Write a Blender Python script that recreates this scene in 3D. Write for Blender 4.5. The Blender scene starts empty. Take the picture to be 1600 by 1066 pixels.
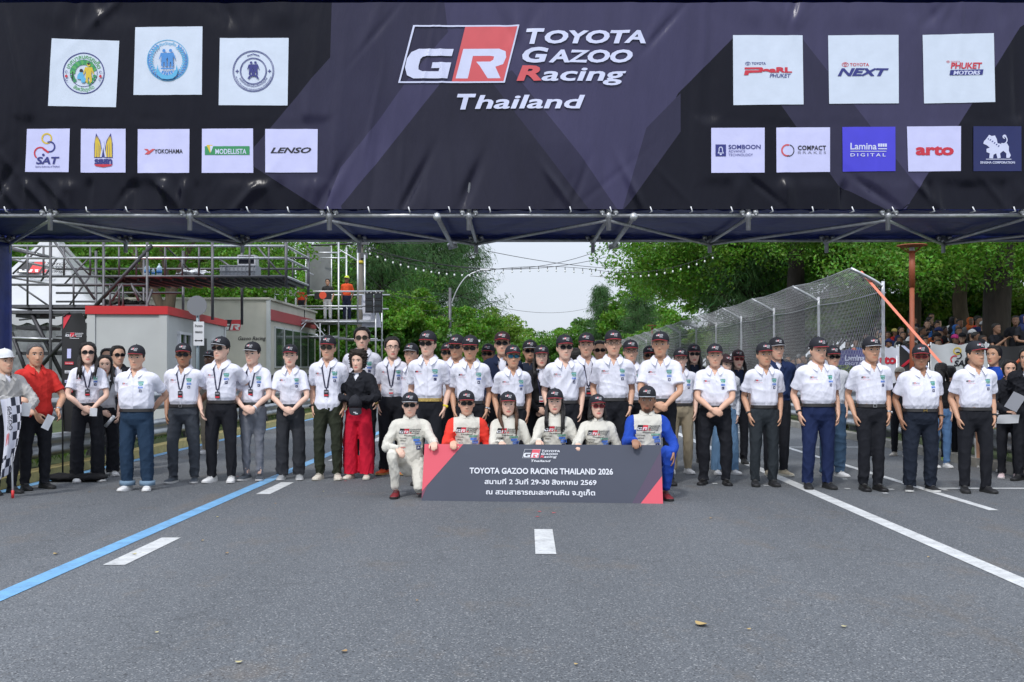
import bpy, bmesh, math, random
import numpy as np
from mathutils import Vector, Matrix
from mathutils.bvhtree import BVHTree
from mathutils.geometry import tessellate_polygon

S = bpy.context.scene
COL = S.collection
R = math.radians
random.seed(7)
rng = np.random.default_rng(7)

# ------------------------------------------------------------------ camera
F, HZ, CAMZ = 1555.0, 576.0, 1.42          # focal length and horizon in the photograph's pixels, eye height
cam = bpy.data.cameras.new("camera")
cam.sensor_width = 36.0
cam.lens = 36.0 * F / 1600.0
cam.shift_y = (HZ - 533.0) / 1600.0
cam.clip_end = 2000.0
camo = bpy.data.objects.new("camera", cam)
COL.objects.link(camo)
camo.location = (0, 0, CAMZ)
camo.rotation_euler = (R(90), 0, 0)
S.camera = camo

# ------------------------------------------------------------------ sky, sun, exposure
SUN_EL, SUN_AZ = R(50), R(203)              # azimuth clockwise from +Y: behind the camera, a little left
w = bpy.data.worlds.new("World")
S.world = w
w.use_nodes = True
nt = w.node_tree
bg = nt.nodes["Background"]
sky = nt.nodes.new("ShaderNodeTexSky")
sky.sky_type = "NISHITA"
sky.sun_disc = False
sky.sun_elevation = SUN_EL
sky.sun_rotation = SUN_AZ
tc = nt.nodes.new("ShaderNodeTexCoord")
mp = nt.nodes.new("ShaderNodeMapping")
mp.inputs["Scale"].default_value = (1.0, 1.0, 2.6)
nz = nt.nodes.new("ShaderNodeTexNoise")
nz.inputs["Scale"].default_value = 2.3
nz.inputs["Detail"].default_value = 6
nz.inputs["Roughness"].default_value = 0.55
rp = nt.nodes.new("ShaderNodeValToRGB")
rp.color_ramp.elements[0].position = 0.30
rp.color_ramp.elements[0].color = (0.80, 0.80, 0.80, 1)
rp.color_ramp.elements[1].position = 0.62
rp.color_ramp.elements[1].color = (0.97, 0.97, 0.97, 1)
mx = nt.nodes.new("ShaderNodeMixRGB")
mx.inputs["Color2"].default_value = (8.9, 9.6, 10.9, 1)
nt.links.new(tc.outputs["Generated"], mp.inputs["Vector"])
nt.links.new(mp.outputs["Vector"], nz.inputs["Vector"])
nt.links.new(nz.outputs["Fac"], rp.inputs["Fac"])
nt.links.new(rp.outputs["Color"], mx.inputs["Fac"])
nt.links.new(sky.outputs["Color"], mx.inputs["Color1"])
sx = nt.nodes.new("ShaderNodeSeparateXYZ")           # an overcast sky is brightest overhead
gr0 = nt.nodes.new("ShaderNodeMapRange")
gr0.inputs["From Max"].default_value = 1.0
gr0.inputs["To Min"].default_value = 1.02
gr0.inputs["To Max"].default_value = 2.3
mg = nt.nodes.new("ShaderNodeVectorMath")
mg.operation = "SCALE"
nt.links.new(tc.outputs["Generated"], sx.inputs[0])
nt.links.new(sx.outputs["Z"], gr0.inputs["Value"])
nt.links.new(mx.outputs["Color"], mg.inputs[0])
nt.links.new(gr0.outputs["Result"], mg.inputs["Scale"])
nt.links.new(mg.outputs["Vector"], bg.inputs["Color"])
bg.inputs["Strength"].default_value = 0.078
sl = bpy.data.lights.new("sun", "SUN")
sl.energy = 2.0
sl.angle = R(6)
sl.color = (1.0, 0.97, 0.93)
slo = bpy.data.objects.new("sun", sl)
COL.objects.link(slo)
sd = Vector((math.sin(SUN_AZ) * math.cos(SUN_EL), math.cos(SUN_AZ) * math.cos(SUN_EL), math.sin(SUN_EL)))
slo.rotation_euler = sd.to_track_quat("Z", "Y").to_euler()
S.view_settings.view_transform = "Standard"
S.view_settings.look = "None"
S.view_settings.exposure = 0.04
S.view_settings.gamma = 1.0
S.cycles.max_bounces = 6
S.cycles.diffuse_bounces = 3
S.cycles.glossy_bounces = 3
S.cycles.transparent_max_bounces = 8


def P(px, py, Y):
    return Vector(((px - 800.0) * Y / F, Y, CAMZ + (HZ - py) * Y / F))


# ------------------------------------------------------------------ materials
_M = {}


def mat(name, col, rough=0.65, metal=0.0, var=0.0, vscale=6.0, bump=0.0, bscale=30.0, stretch=(1, 1, 1), spec=None, attr=None, trans=0.0, island=0.0, emit=None, alpha=None, sheen=0):
    """One procedural principled material: colour, colour variation by noise, bump by noise."""
    if name in _M:
        return _M[name]
    m = bpy.data.materials.new(name)
    m.use_nodes = True
    n = m.node_tree
    b = n.nodes["Principled BSDF"]
    b.inputs["Base Color"].default_value = (*col, 1)
    b.inputs["Roughness"].default_value = rough
    b.inputs["Metallic"].default_value = metal
    if spec is not None:
        b.inputs["Specular IOR Level"].default_value = spec
    L = n.links.new
    t = n.nodes.new("ShaderNodeTexCoord")
    mpn = n.nodes.new("ShaderNodeMapping")
    mpn.inputs["Scale"].default_value = stretch
    L(t.outputs["Object"], mpn.inputs["Vector"])
    src = None
    if attr:
        a = n.nodes.new("ShaderNodeVertexColor")
        a.layer_name = attr
        src = a.outputs["Color"]
    if var or island:
        mixc = n.nodes.new("ShaderNodeHueSaturation")
        if src:
            L(src, mixc.inputs["Color"])
        else:
            mixc.inputs["Color"].default_value = (*col, 1)
        if island:
            g = n.nodes.new("ShaderNodeNewGeometry")
            fac = g.outputs["Random Per Island"]
            amt = island
            r2 = n.nodes.new("ShaderNodeMapRange")
            r2.inputs["To Min"].default_value = 0.5 - 0.035
            r2.inputs["To Max"].default_value = 0.5 + 0.02
            L(fac, r2.inputs["Value"])
            L(r2.outputs["Result"], mixc.inputs["Hue"])
            if var:
                nx = n.nodes.new("ShaderNodeTexNoise")
                nx.inputs["Scale"].default_value = vscale
                nx.inputs["Detail"].default_value = 2
                L(mpn.outputs["Vector"], nx.inputs["Vector"])
                ad = n.nodes.new("ShaderNodeMath")
                ad.operation = "MULTIPLY_ADD"
                ad.inputs[1].default_value = 0.4
                L(fac, ad.inputs[0])
                mm = n.nodes.new("ShaderNodeMath")
                mm.operation = "MULTIPLY_ADD"
                mm.inputs[1].default_value = 1.6
                mm.inputs[2].default_value = -0.5
                L(nx.outputs["Fac"], mm.inputs[0])
                L(mm.outputs[0], ad.inputs[2])
                fac = ad.outputs[0]
        else:
            nx = n.nodes.new("ShaderNodeTexNoise")
            nx.inputs["Scale"].default_value = vscale
            nx.inputs["Detail"].default_value = 5
            L(mpn.outputs["Vector"], nx.inputs["Vector"])
            fac = nx.outputs["Fac"]
            amt = var * 2
        r1 = n.nodes.new("ShaderNodeMapRange")
        r1.inputs["To Min"].default_value = 1 - amt
        r1.inputs["To Max"].default_value = 1 + amt
        L(fac, r1.inputs["Value"])
        L(r1.outputs["Result"], mixc.inputs["Value"])
        src = mixc.outputs["Color"]
    if src:
        L(src, b.inputs["Base Color"])
    if bump:
        nb = n.nodes.new("ShaderNodeTexNoise")
        nb.inputs["Scale"].default_value = bscale
        nb.inputs["Detail"].default_value = 4
        L(mpn.outputs["Vector"], nb.inputs["Vector"])
        bp = n.nodes.new("ShaderNodeBump")
        bp.inputs["Strength"].default_value = bump
        bp.inputs["Distance"].default_value = 0.02
        L(nb.outputs["Fac"], bp.inputs["Height"])
        L(bp.outputs["Normal"], b.inputs["Normal"])
    if trans:
        tr = n.nodes.new("ShaderNodeBsdfTranslucent")
        if src:
            L(src, tr.inputs["Color"])
        else:
            tr.inputs["Color"].default_value = (*col, 1)
        ms = n.nodes.new("ShaderNodeMixShader")
        ms.inputs["Fac"].default_value = trans
        L(b.outputs[0], ms.inputs[1])
        L(tr.outputs[0], ms.inputs[2])
        L(ms.outputs[0], n.nodes["Material Output"].inputs["Surface"])
    if emit:
        b.inputs["Emission Color"].default_value = (*emit[0], 1)
        b.inputs["Emission Strength"].default_value = emit[1]
    _M[name] = m
    return m


def cm(col, rough=0.6, **k):
    """Plain coloured material, cached by its values."""
    return mat("paint_%02x%02x%02x_%d_%s" % (int(col[0] * 255), int(col[1] * 255), int(col[2] * 255), int(rough * 100), "".join(sorted(k))), col, rough, **k)


def cloth(col, rough=0.85):
    return mat("cloth_%02x%02x%02x" % tuple(int(c * 255) for c in col), col, rough, var=0.10, vscale=9, bump=0.35, bscale=16, stretch=(1, 1, 0.45), spec=0.25)


WHITE = cm((0.78, 0.79, 0.82), 0.6)
BLACK = cm((0.015, 0.015, 0.018), 0.5)
RED = cm((0.62, 0.03, 0.035), 0.5)
NAVY = cm((0.02, 0.03, 0.16), 0.5)
GREYT = cm((0.18, 0.18, 0.2), 0.6)
GALV = mat("galvanised_steel", (0.56, 0.57, 0.59), 0.42, 0.75, var=0.18, vscale=14, bump=0.08, bscale=60)
GALVD = mat("weathered_scaffold_steel", (0.12, 0.12, 0.13), 0.5, 0.5, var=0.25, vscale=10)
DKST = mat("dark_steel", (0.05, 0.05, 0.055), 0.5, 0.5, var=0.2, vscale=9)

# ------------------------------------------------------------------ mesh helpers


class MB:
    """Collects vertices and faces of ONE mesh."""

    def __init__(s):
        s.v, s.f, s.m, s.sm, s.n = [], [], [], [], 0

    def add(s, verts, faces, mi=0, smooth=True):
        verts = np.asarray(verts, float).reshape(-1, 3)
        o = s.n
        s.v.append(verts)
        s.f += [tuple(i + o for i in f) for f in faces]
        s.m += [mi] * len(faces)
        s.sm += [smooth] * len(faces)
        s.n += len(verts)

    def V(s):
        return np.concatenate(s.v) if s.v else np.zeros((0, 3))

    def xf(s, fn):
        V = fn(s.V())
        s.v = [V]
        return s

    def box(s, c, d, mi=0, rot=None):
        x, y, z = d[0] / 2, d[1] / 2, d[2] / 2
        v = np.array([(a, b, e) for a in (-x, x) for b in (-y, y) for e in (-z, z)])
        if rot is not None:
            v = v @ np.array(rot).T
        s.add(v + np.array(c), [(0, 1, 3, 2), (4, 6, 7, 5), (0, 4, 5, 1), (2, 3, 7, 6), (0, 2, 6, 4), (1, 5, 7, 3)], mi, False)
        return s

    def loft(s, rings, mi=0, cap=True, smooth=True, closed=True):
        k = len(rings[0])
        v = np.concatenate([np.asarray(r, float) for r in rings])
        f = []
        for i in range(len(rings) - 1):
            a, b = i * k, (i + 1) * k
            for j in range(k if closed else k - 1):
                j2 = (j + 1) % k
                f.append((a + j, a + j2, b + j2, b + j))
        if cap:
            f.append(tuple(range(k - 1, -1, -1)))
            f.append(tuple(range((len(rings) - 1) * k, len(rings) * k)))
        s.add(v, f, mi, smooth)
        return s

    def tube(s, pts, r, n=8, mi=0, sub=0, ends=0, smooth=True, flat=1.0, up=None):
        """Tube along a path; r is one radius or one per point; sub adds smooth points; ends=1 rounds the ends; flat squashes it across up."""
        p = np.array([tuple(q) for q in pts], float)
        rr = np.array([r] * len(p) if np.isscalar(r) else r, float)
        if sub and len(p) > 2:
            p, rr = catmull(p, rr, sub)
        if ends:
            d0 = p[0] - p[1]
            d0 /= np.linalg.norm(d0)
            d1 = p[-1] - p[-2]
            d1 /= np.linalg.norm(d1)
            p = np.concatenate([[p[0] + d0 * rr[0] * 0.85, p[0] + d0 * rr[0] * 0.5], p, [p[-1] + d1 * rr[-1] * 0.5, p[-1] + d1 * rr[-1] * 0.85]])
            rr = np.concatenate([[rr[0] * 0.5, rr[0] * 0.86], rr, [rr[-1] * 0.86, rr[-1] * 0.5]])
        t = np.gradient(p, axis=0)
        t /= np.linalg.norm(t, axis=1)[:, None] + 1e-9
        ref = np.array(up if up is not None else ((0, 0, 1) if abs(t[0][2]) < 0.9 else (0, 1, 0)), float)
        u = ref - t[0] * ref.dot(t[0])
        u /= np.linalg.norm(u)
        ang = np.arange(n) * 2 * np.pi / n
        rings = []
        for i in range(len(p)):
            u = u - t[i] * u.dot(t[i])
            u /= np.linalg.norm(u) + 1e-9
            b = np.cross(t[i], u)
            rings.append(p[i] + rr[i] * (np.cos(ang)[:, None] * u * flat + np.sin(ang)[:, None] * b))
        s.loft(rings, mi, True, smooth)
        return s

    def ball(s, c, r, n=10, mi=0):
        r = np.array([r] * 3 if np.isscalar(r) else r, float)
        th = np.arange(n) * 2 * np.pi / n
        rings = []
        for ph in np.linspace(-np.pi / 2 * 0.93, np.pi / 2 * 0.93, max(5, n * 2 // 3)):
            rings.append(np.array(c) + np.stack([np.cos(th) * np.cos(ph) * r[0], np.sin(th) * np.cos(ph) * r[1], 0 * th + np.sin(ph) * r[2]], 1))
        s.loft(rings, mi)
        return s

    def build(s, name, mats, parent=None, loc=None):
        me = bpy.data.meshes.new(name)
        me.from_pydata(s.V().tolist(), [], s.f)
        if not isinstance(mats, (list, tuple)):
            mats = [mats]
        for m in mats:
            me.materials.append(m)
        me.polygons.foreach_set("material_index", np.array(s.m, np.int32))
        me.polygons.foreach_set("use_smooth", np.array(s.sm, bool))
        me.update()
        o = bpy.data.objects.new(name, me)
        COL.objects.link(o)
        if parent is not None:
            o.parent = parent
        if loc is not None:
            o.location = loc
        return o


def catmull(p, r, sub):
    q = np.concatenate([[2 * p[0] - p[1]], p, [2 * p[-1] - p[-2]]])
    P2, R2 = [], []
    for i in range(len(p) - 1):
        a, b, c, d = q[i], q[i + 1], q[i + 2], q[i + 3]
        for k in range(sub):
            t = k / sub
            P2.append(0.5 * (2 * b + (c - a) * t + (2 * a - 5 * b + 4 * c - d) * t * t + (3 * b - a - 3 * c + d) * t ** 3))
            R2.append(r[i] + (r[i + 1] - r[i]) * t)
    P2.append(p[-1])
    R2.append(r[-1])
    return np.array(P2), np.array(R2)


def thing(name, label, cat, loc=(0, 0, 0), rz=0.0, group=None):
    o = bpy.data.objects.new(name, None)
    COL.objects.link(o)
    o.empty_display_size = 0.2
    o.location = loc
    o.rotation_euler = (0, 0, rz)
    return tag(o, label, cat, group)


def tag(o, label, cat, group=None):
    o["label"] = label
    o["category"] = cat
    if group:
        o["group"] = group
    return o


def struct(o, kind="structure"):
    o["kind"] = kind
    return o


def bar(parent, name, a, b, r, m, n=8):
    """One straight tube as one part."""
    return MB().tube([a, b], r, n).build(name, m, parent)


def copy_tree(o, parent=None):
    c = o.copy()
    COL.objects.link(c)
    c.parent = parent
    for ch in list(o.children):
        copy_tree(ch, c)
    return c


# ------------------------------------------------------------------ lettering
_TX = {}


def text_poly(s, bold=0.0, shear=0.0, wide=1.0, space=1.0, res=3):
    """Outlines of a text as a flat triangle mesh (cap height about 0.73), left at x = 0, baseline at y = 0."""
    key = (s, bold, shear, wide, space, res)
    if key in _TX:
        return _TX[key]
    c = bpy.data.curves.new("lettering", "FONT")
    c.body = s
    c.size = 1
    c.shear = shear
    c.space_character = space
    o = bpy.data.objects.new("lettering", c)
    COL.objects.link(o)
    dg = bpy.context.evaluated_depsgraph_get()
    cu = o.evaluated_get(dg).to_curve(dg)
    loops = []
    for sp in cu.splines:
        pts = []
        bz = sp.bezier_points
        k = len(bz)
        for i in range(k):
            a, b = bz[i], bz[(i + 1) % k]
            p0, h0, h1, p1 = (np.array(q)[:2] for q in (a.co, a.handle_right, b.handle_left, b.co))
            straight = abs(np.cross(h0 - p0, p1 - p0)) + abs(np.cross(h1 - p0, p1 - p0)) < 1e-5
            for t in ([0] if straight else np.arange(res) / res):
                pts.append((1 - t) ** 3 * p0 + 3 * (1 - t) ** 2 * t * h0 + 3 * (1 - t) * t * t * h1 + t ** 3 * p1)
        q = [pts[0]]
        for x in pts[1:]:
            if np.linalg.norm(x - q[-1]) > 1e-4:
                q.append(x)
        if np.linalg.norm(q[0] - q[-1]) < 1e-4:
            q.pop()
        if len(q) > 2:
            loops.append(np.array(q))
    bpy.data.objects.remove(o)
    bpy.data.curves.remove(c)

    def area(l):
        x, y = l[:, 0], l[:, 1]
        return 0.5 * np.sum(x * np.roll(y, -1) - np.roll(x, -1) * y)

    def inside(pt, l):
        x, y = pt
        r = False
        for i in range(len(l)):
            x1, y1 = l[i]
            x2, y2 = l[i - 1]
            if (y1 > y) != (y2 > y) and x < (x2 - x1) * (y - y1) / (y2 - y1) + x1:
                r = not r
        return r
    ar = [area(l) for l in loops]
    # fonts differ in winding: a loop is a hole when the smallest loop around it winds the other way and is not itself a hole
    order = sorted(range(len(loops)), key=lambda i: -abs(ar[i]))
    hole, own = {}, {}
    for i in order:
        box = [j for j in order if j != i and abs(ar[j]) > abs(ar[i]) and inside(loops[i][0], loops[j])]
        par = min(box, key=lambda j: abs(ar[j])) if box else None
        hole[i] = par is not None and not hole[par] and ar[par] * ar[i] < 0
        own[i] = par if hole[i] else i
    if bold:
        out = []
        for li, l in enumerate(loops):
            sgn = np.sign(ar[own[li]])
            e = np.roll(l, -1, 0) - l
            e /= np.linalg.norm(e, axis=1)[:, None] + 1e-9
            nrm = np.stack([e[:, 1], -e[:, 0]], 1) * sgn
            a, b = nrm, np.roll(nrm, 1, 0)
            m = a + b
            m /= np.maximum(np.sum(m * a, 1), 0.8)[:, None]
            out.append(l + m * bold)
        loops = out
        ar = [area(l) for l in loops]
    V, T, n = [], [], 0
    for i, l in enumerate(loops):
        if hole[i]:
            continue
        hs = [h for j, h in enumerate(loops) if hole[j] and own[j] == i]
        polys = [l] + hs
        flat = np.concatenate(polys)
        tri = tessellate_polygon([[Vector((x, y, 0)) for x, y in q] for q in polys])
        V.append(np.concatenate([flat * [wide, 1], np.full((len(flat), 1), len(V) % 5)], 1))
        T += [tuple(k + n for k in t) for t in tri]
        n += len(flat)
    V = np.concatenate(V) if V else np.zeros((0, 3))
    V[:, 0] -= V[:, 0].min()
    _TX[key] = (V, T)
    return _TX[key]


class Print:
    """Flat printing in a u,v plane in metres: lettering, polygons, rings; third column is a tiny step so that no two faces share a plane."""

    def __init__(s):
        s.V, s.T, s.M, s.n, s.k = [], [], [], 0, 0

    def _add(s, v, t, m, lift=None):
        v = np.asarray(v, float)
        if v.shape[1] == 2:
            v = np.concatenate([v, np.zeros((len(v), 1))], 1)
        s.k += 1
        v = v.copy()
        v[:, 2] = v[:, 2] * 0.04 + (s.k if lift is None else lift)
        s.V.append(v)
        t = [q for f in t for q in ([f] if len(f) == 3 else [(f[0], f[i], f[i + 1]) for i in range(1, len(f) - 1)])]
        s.T += [tuple(i + s.n for i in f) for f in t]
        s.M += [m] * len(t)
        s.n += len(v)

    def text(s, txt, x, y, h=None, w=None, m=0, bold=0.02, shear=0.0, wide=1.0, space=1.0, center=False, res=3, bend=None):
        """h: cap height; w: total width it is stretched to; (x, y) left end of the baseline, or its middle when center."""
        V, T = text_poly(txt, bold, shear, wide, space, res)
        if not len(V):
            return
        V = V.copy()
        sc = h / 0.73
        V[:, :2] *= sc
        if w:
            V[:, 0] *= w / max(V[:, 0].max(), 1e-6)
        if center:
            V[:, 0] -= V[:, 0].max() / 2
        if bend:
            r, a0, sg = bend                       # along a circle: radius, middle angle, +1 reads outward / -1 reads inward
            a = a0 - sg * V[:, 0] / r
            rad = r + sg * V[:, 1]
            V[:, 0], V[:, 1] = rad * np.cos(a), rad * np.sin(a)
        V[:, 0] += x
        V[:, 1] += y
        s._add(V, T, m)

    def poly(s, pts, m=0):
        pts = np.array(pts, float)
        tri = tessellate_polygon([[Vector((x, y, 0)) for x, y in pts]])
        s._add(pts, [tuple(t) for t in tri], m)

    def rect(s, x0, y0, x1, y1, m=0, skew=0.0):
        s.poly([(x0, y0), (x1, y0), (x1 + skew, y1), (x0 + skew, y1)], m)

    def ring(s, x, y, r0, r1, m=0, n=40, a0=0, a1=360, sy=1.0):
        a = np.radians(np.linspace(a0, a1, n + 1))
        c = np.stack([np.cos(a), np.sin(a) * sy], 1)
        if r0 <= 0:
            s._add(np.concatenate([[[x, y]], c * r1 + [x, y]]), [(0, i + 1, i + 2) for i in range(n)], m)
        else:
            s._add(np.concatenate([c * r0, c * r1]) + [x, y], [(i, i + n + 1, i + n + 2, i + 1) for i in range(n)], m)

    def ell(s, x, y, rx, ry, m=0, rot=0, n=14):
        a = np.linspace(0, 2 * np.pi, n, endpoint=False)
        p = np.stack([np.cos(a) * rx, np.sin(a) * ry], 1)
        c, q = math.cos(R(rot)), math.sin(R(rot))
        s.poly(p @ np.array([[c, q], [-q, c]]) + [x, y], m)

    def build(s, name, mats, parent, fn, step=0.0006, base=0.004, cut=None):
        """fn maps (u, v, lift in metres) arrays to world or local points; cut splits triangles longer than that so that they follow the cloth."""
        mb = MB()
        if s.V:
            V = np.concatenate(s.V)
            T, M = np.array(s.T), np.array(s.M)
            if cut:
                V = V.tolist()
                out, om, todo = [], [], [(tuple(t), m) for t, m in zip(s.T, s.M)]
                mid = {}

                def half(i, j):
                    k = (min(i, j), max(i, j))
                    if k not in mid:
                        mid[k] = len(V)
                        V.append([(x + y) / 2 for x, y in zip(V[i], V[j])])
                    return mid[k]
                while todo:
                    (a, b, c), m = todo.pop()
                    e = [math.hypot(V[i][0] - V[j][0], V[i][1] - V[j][1]) for i, j in ((a, b), (b, c), (c, a))]
                    L_ = max(e)
                    if L_ <= cut:
                        out.append((a, b, c))
                        om.append(m)
                        continue
                    if e[1] == L_:
                        a, b, c = b, c, a
                    elif e[2] == L_:
                        a, b, c = c, a, b
                    h = half(a, b)
                    todo += [((a, h, c), m), ((h, b, c), m)]
                V, T, M = np.array(V), out, om
            mb.add(fn(V[:, 0], V[:, 1], base + V[:, 2] * step), [tuple(int(i) for i in t) for t in T], 0, False)
            mb.m = [int(i) for i in M]
        return mb.build(name, mats, parent)


def race_logo(p, x0, y0, w, WH, RD, DK=None, tail=True, fine=True, LT=None):
    """The two-letter badge with its three lines; (x0, y0) is the top left of the badge, w the width of badge plus lines."""
    k = w / 386.0
    LT = WH if LT is None else LT

    def q(a, b):
        return (x0 + (a - 622) * k, y0 - (b - 40) * k)
    o = [(645.8, 40), (811.6, 40), (788.7, 130), (622.2, 130)]
    i = [(648.3, 42.4), (808.4, 42.4), (786.7, 127.6), (625.4, 127.6)]
    for n in range(4):
        p.poly([q(*o[n]), q(*o[(n + 1) % 4]), q(*i[(n + 1) % 4]), q(*i[n])], WH)
    if DK is not None:
        p.poly([q(648.3, 42.4), q(727, 42.4), q(706, 127.6), q(625.4, 127.6)], DK)
    p.poly([q(727, 42.4), q(808.4, 42.4), q(786.7, 127.6), q(706, 127.6)], RD)
    # G and R drawn as bold slanted strokes
    p.poly([q(*a) for a in [(709, 77), (655, 77), (643, 82), (636, 92), (633, 106), (636, 118), (646, 123), (699, 123), (705, 98), (676, 98), (674, 107), (687, 107), (685.5, 112), (660, 112), (654, 109), (654, 104), (657, 93), (661, 89), (668, 88), (706, 88)]], LT)
    p.poly([q(*a) for a in [(724, 77), (780, 77), (790, 81), (791, 90), (786, 101), (774, 105), (782, 123), (762, 123), (750, 104), (744, 97), (766, 97), (771, 94), (772, 89), (766, 88), (739, 88), (731, 123), (712, 123)]], LT)
    if not fine:
        return
    for (t, xa, xb, yb, h, m) in [("T", 822, 851, 68.5, 23.5, WH), ("OYOTA", 851, 1009, 67.5, 19.5, WH), ("G", 816, 857, 97.5, 23, WH), ("AZOO", 857, 988, 97.5, 19, WH), ("R", 807, 846, 126, 23, RD), ("acing", 846, 978, 126.5, 22, WH)]:
        p.text(t, *q(xa, yb), h=h * k, w=(xb - xa) * k, m=m, bold=0.022 if t == 'acing' else 0.042, shear=0.2)
    if tail:
        p.text("T", *q(714, 170), h=23 * k, w=30 * k, m=WH, bold=0.042, shear=0.2)
        p.text("hailand", *q(742, 170), h=21.5 * k, w=172 * k, m=WH, bold=0.022, shear=0.2)

# ================================================================== ground, road, markings
K = 0.015                                    # the road drifts right as it recedes
XL, XR = -6.15, 6.46                         # kerb faces


def rx(x, y):
    return x + K * y


def strip(x0, x1, y0, y1, z, ny=40):
    mb = MB()
    ys = np.linspace(y0, y1, ny + 1)
    v = []
    for y in ys:
        v += [(rx(x0, y), y, z), (rx(x1, y), y, z)]
    mb.add(v, [(2 * i, 2 * i + 1, 2 * i + 3, 2 * i + 2) for i in range(ny)], 0, False)
    return mb


def asphalt():
    m = bpy.data.materials.new("worn_asphalt")
    m.use_nodes = True
    n = m.node_tree
    b = n.nodes["Principled BSDF"]
    L = n.links.new
    g = n.nodes.new("ShaderNodeTexCoord")

    def noise(sc, det, st=(1, 1, 1), rough=0.6):
        mpn = n.nodes.new("ShaderNodeMapping")
        mpn.inputs["Scale"].default_value = st
        L(g.outputs["Object"], mpn.inputs["Vector"])
        x = n.nodes.new("ShaderNodeTexNoise")
        x.inputs["Scale"].default_value = sc
        x.inputs["Detail"].default_value = det
        x.inputs["Roughness"].default_value = rough
        L(mpn.outputs["Vector"], x.inputs["Vector"])
        return x.outputs["Fac"]

    def ramp(src, p0, c0, p1, c1):
        r = n.nodes.new("ShaderNodeValToRGB")
        r.color_ramp.elements[0].position = p0
        r.color_ramp.elements[0].color = (*c0, 1)
        r.color_ramp.elements[1].position = p1
        r.color_ramp.elements[1].color = (*c1, 1)
        L(src, r.inputs["Fac"])
        return r.outputs["Color"]

    def mix(a, c, fac, mode="MIX"):
        x = n.nodes.new("ShaderNodeMixRGB")
        x.blend_type = mode
        if isinstance(fac, float):
            x.inputs["Fac"].default_value = fac
        else:
            L(fac, x.inputs["Fac"])
        L(a, x.inputs["Color1"])
        if isinstance(c, tuple):
            x.inputs["Color2"].default_value = (*c, 1)
        else:
            L(c, x.inputs["Color2"])
        return x.outputs["Color"]
    base = ramp(noise(0.35, 5, (1, 0.35, 1)), 0.3, (0.094, 0.102, 0.112), 0.7, (0.128, 0.137, 0.148))
    base = mix(base, ramp(noise(85, 3), 0.30, (0.58, 0.58, 0.58), 0.70, (1.42, 1.42, 1.42)), 1.0, "MULTIPLY")
    vo = n.nodes.new("ShaderNodeTexVoronoi")
    vo.inputs["Scale"].default_value = 120
    L(g.outputs["Object"], vo.inputs["Vector"])
    sp = n.nodes.new("ShaderNodeSeparateColor")
    L(vo.outputs["Color"], sp.inputs[0])
    chip = ramp(sp.outputs[0], 0.87, (0, 0, 0), 0.97, (1, 1, 1))
    base = mix(base, (0.26, 0.265, 0.27), chip)
    dark = ramp(sp.outputs[1], 0.86, (0, 0, 0), 0.95, (0.75, 0.75, 0.75))
    base = mix(base, (0.035, 0.036, 0.04), dark)
    # leaf dust and straw-coloured stains
    st = ramp(noise(1.3, 7, (1, 0.6, 1), 0.75), 0.54, (0, 0, 0), 0.74, (0.42, 0.42, 0.42))
    base = mix(base, (0.17, 0.125, 0.08), st)
    # long tyre-polished bands
    bd = ramp(noise(0.9, 3, (1, 0.03, 1)), 0.40, (0.93, 0.93, 0.93), 0.64, (1.05, 1.05, 1.05))
    base = mix(base, bd, 1.0, "MULTIPLY")
    ck = n.nodes.new("ShaderNodeTexVoronoi")
    ck.feature = "DISTANCE_TO_EDGE"
    ck.inputs["Scale"].default_value = 0.22
    wv = n.nodes.new("ShaderNodeVectorMath")
    wv.operation = "MULTIPLY_ADD"
    nn = n.nodes.new("ShaderNodeTexNoise")
    nn.inputs["Scale"].default_value = 2.2
    nn.inputs["Detail"].default_value = 6
    L(g.outputs["Object"], nn.inputs["Vector"])
    L(nn.outputs["Color"], wv.inputs[0])
    wv.inputs[1].default_value = (1.1, 1.1, 1.1)
    L(g.outputs["Object"], wv.inputs[2])
    L(wv.outputs[0], ck.inputs["Vector"])
    ckm = ramp(ck.outputs["Distance"], 0.0, (0.80, 0.80, 0.80), 0.003, (1, 1, 1))
    base = mix(base, ckm, 1.0, "MULTIPLY")
    L(base, b.inputs["Base Color"])
    b.inputs["Roughness"].default_value = 0.82
    b.inputs["Specular IOR Level"].default_value = 0.35
    bp = n.nodes.new("ShaderNodeBump")
    bp.inputs["Strength"].default_value = 0.55
    bp.inputs["Distance"].default_value = 0.006
    L(noise(130, 2), bp.inputs["Height"])
    L(bp.outputs["Normal"], b.inputs["Normal"])
    return m


def paint(name, col, worn=0.45):
    m = mat(name, col, 0.7, var=0.22, vscale=7, bump=0.2, bscale=80)
    n = m.node_tree
    b = n.nodes["Principled BSDF"]
    src = b.inputs["Base Color"].links[0].from_socket
    g = n.nodes.new("ShaderNodeTexCoord")
    x = n.nodes.new("ShaderNodeTexNoise")
    x.inputs["Scale"].default_value = 24
    x.inputs["Detail"].default_value = 8
    x.inputs["Roughness"].default_value = 0.75
    n.links.new(g.outputs["Object"], x.inputs["Vector"])
    r = n.nodes.new("ShaderNodeValToRGB")
    r.color_ramp.elements[0].position = 0.53
    r.color_ramp.elements[0].color = (0, 0, 0, 1)
    r.color_ramp.elements[1].position = 0.70
    r.color_ramp.elements[1].color = (worn, worn, worn, 1)
    n.links.new(x.outputs["Fac"], r.inputs["Fac"])
    q = n.nodes.new("ShaderNodeMixRGB")
    q.inputs["Color2"].default_value = (0.13, 0.13, 0.14, 1)
    n.links.new(r.outputs["Color"], q.inputs["Fac"])
    n.links.new(src, q.inputs["Color1"])
    n.links.new(q.outputs["Color"], b.inputs["Base Color"])
    return m


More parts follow.
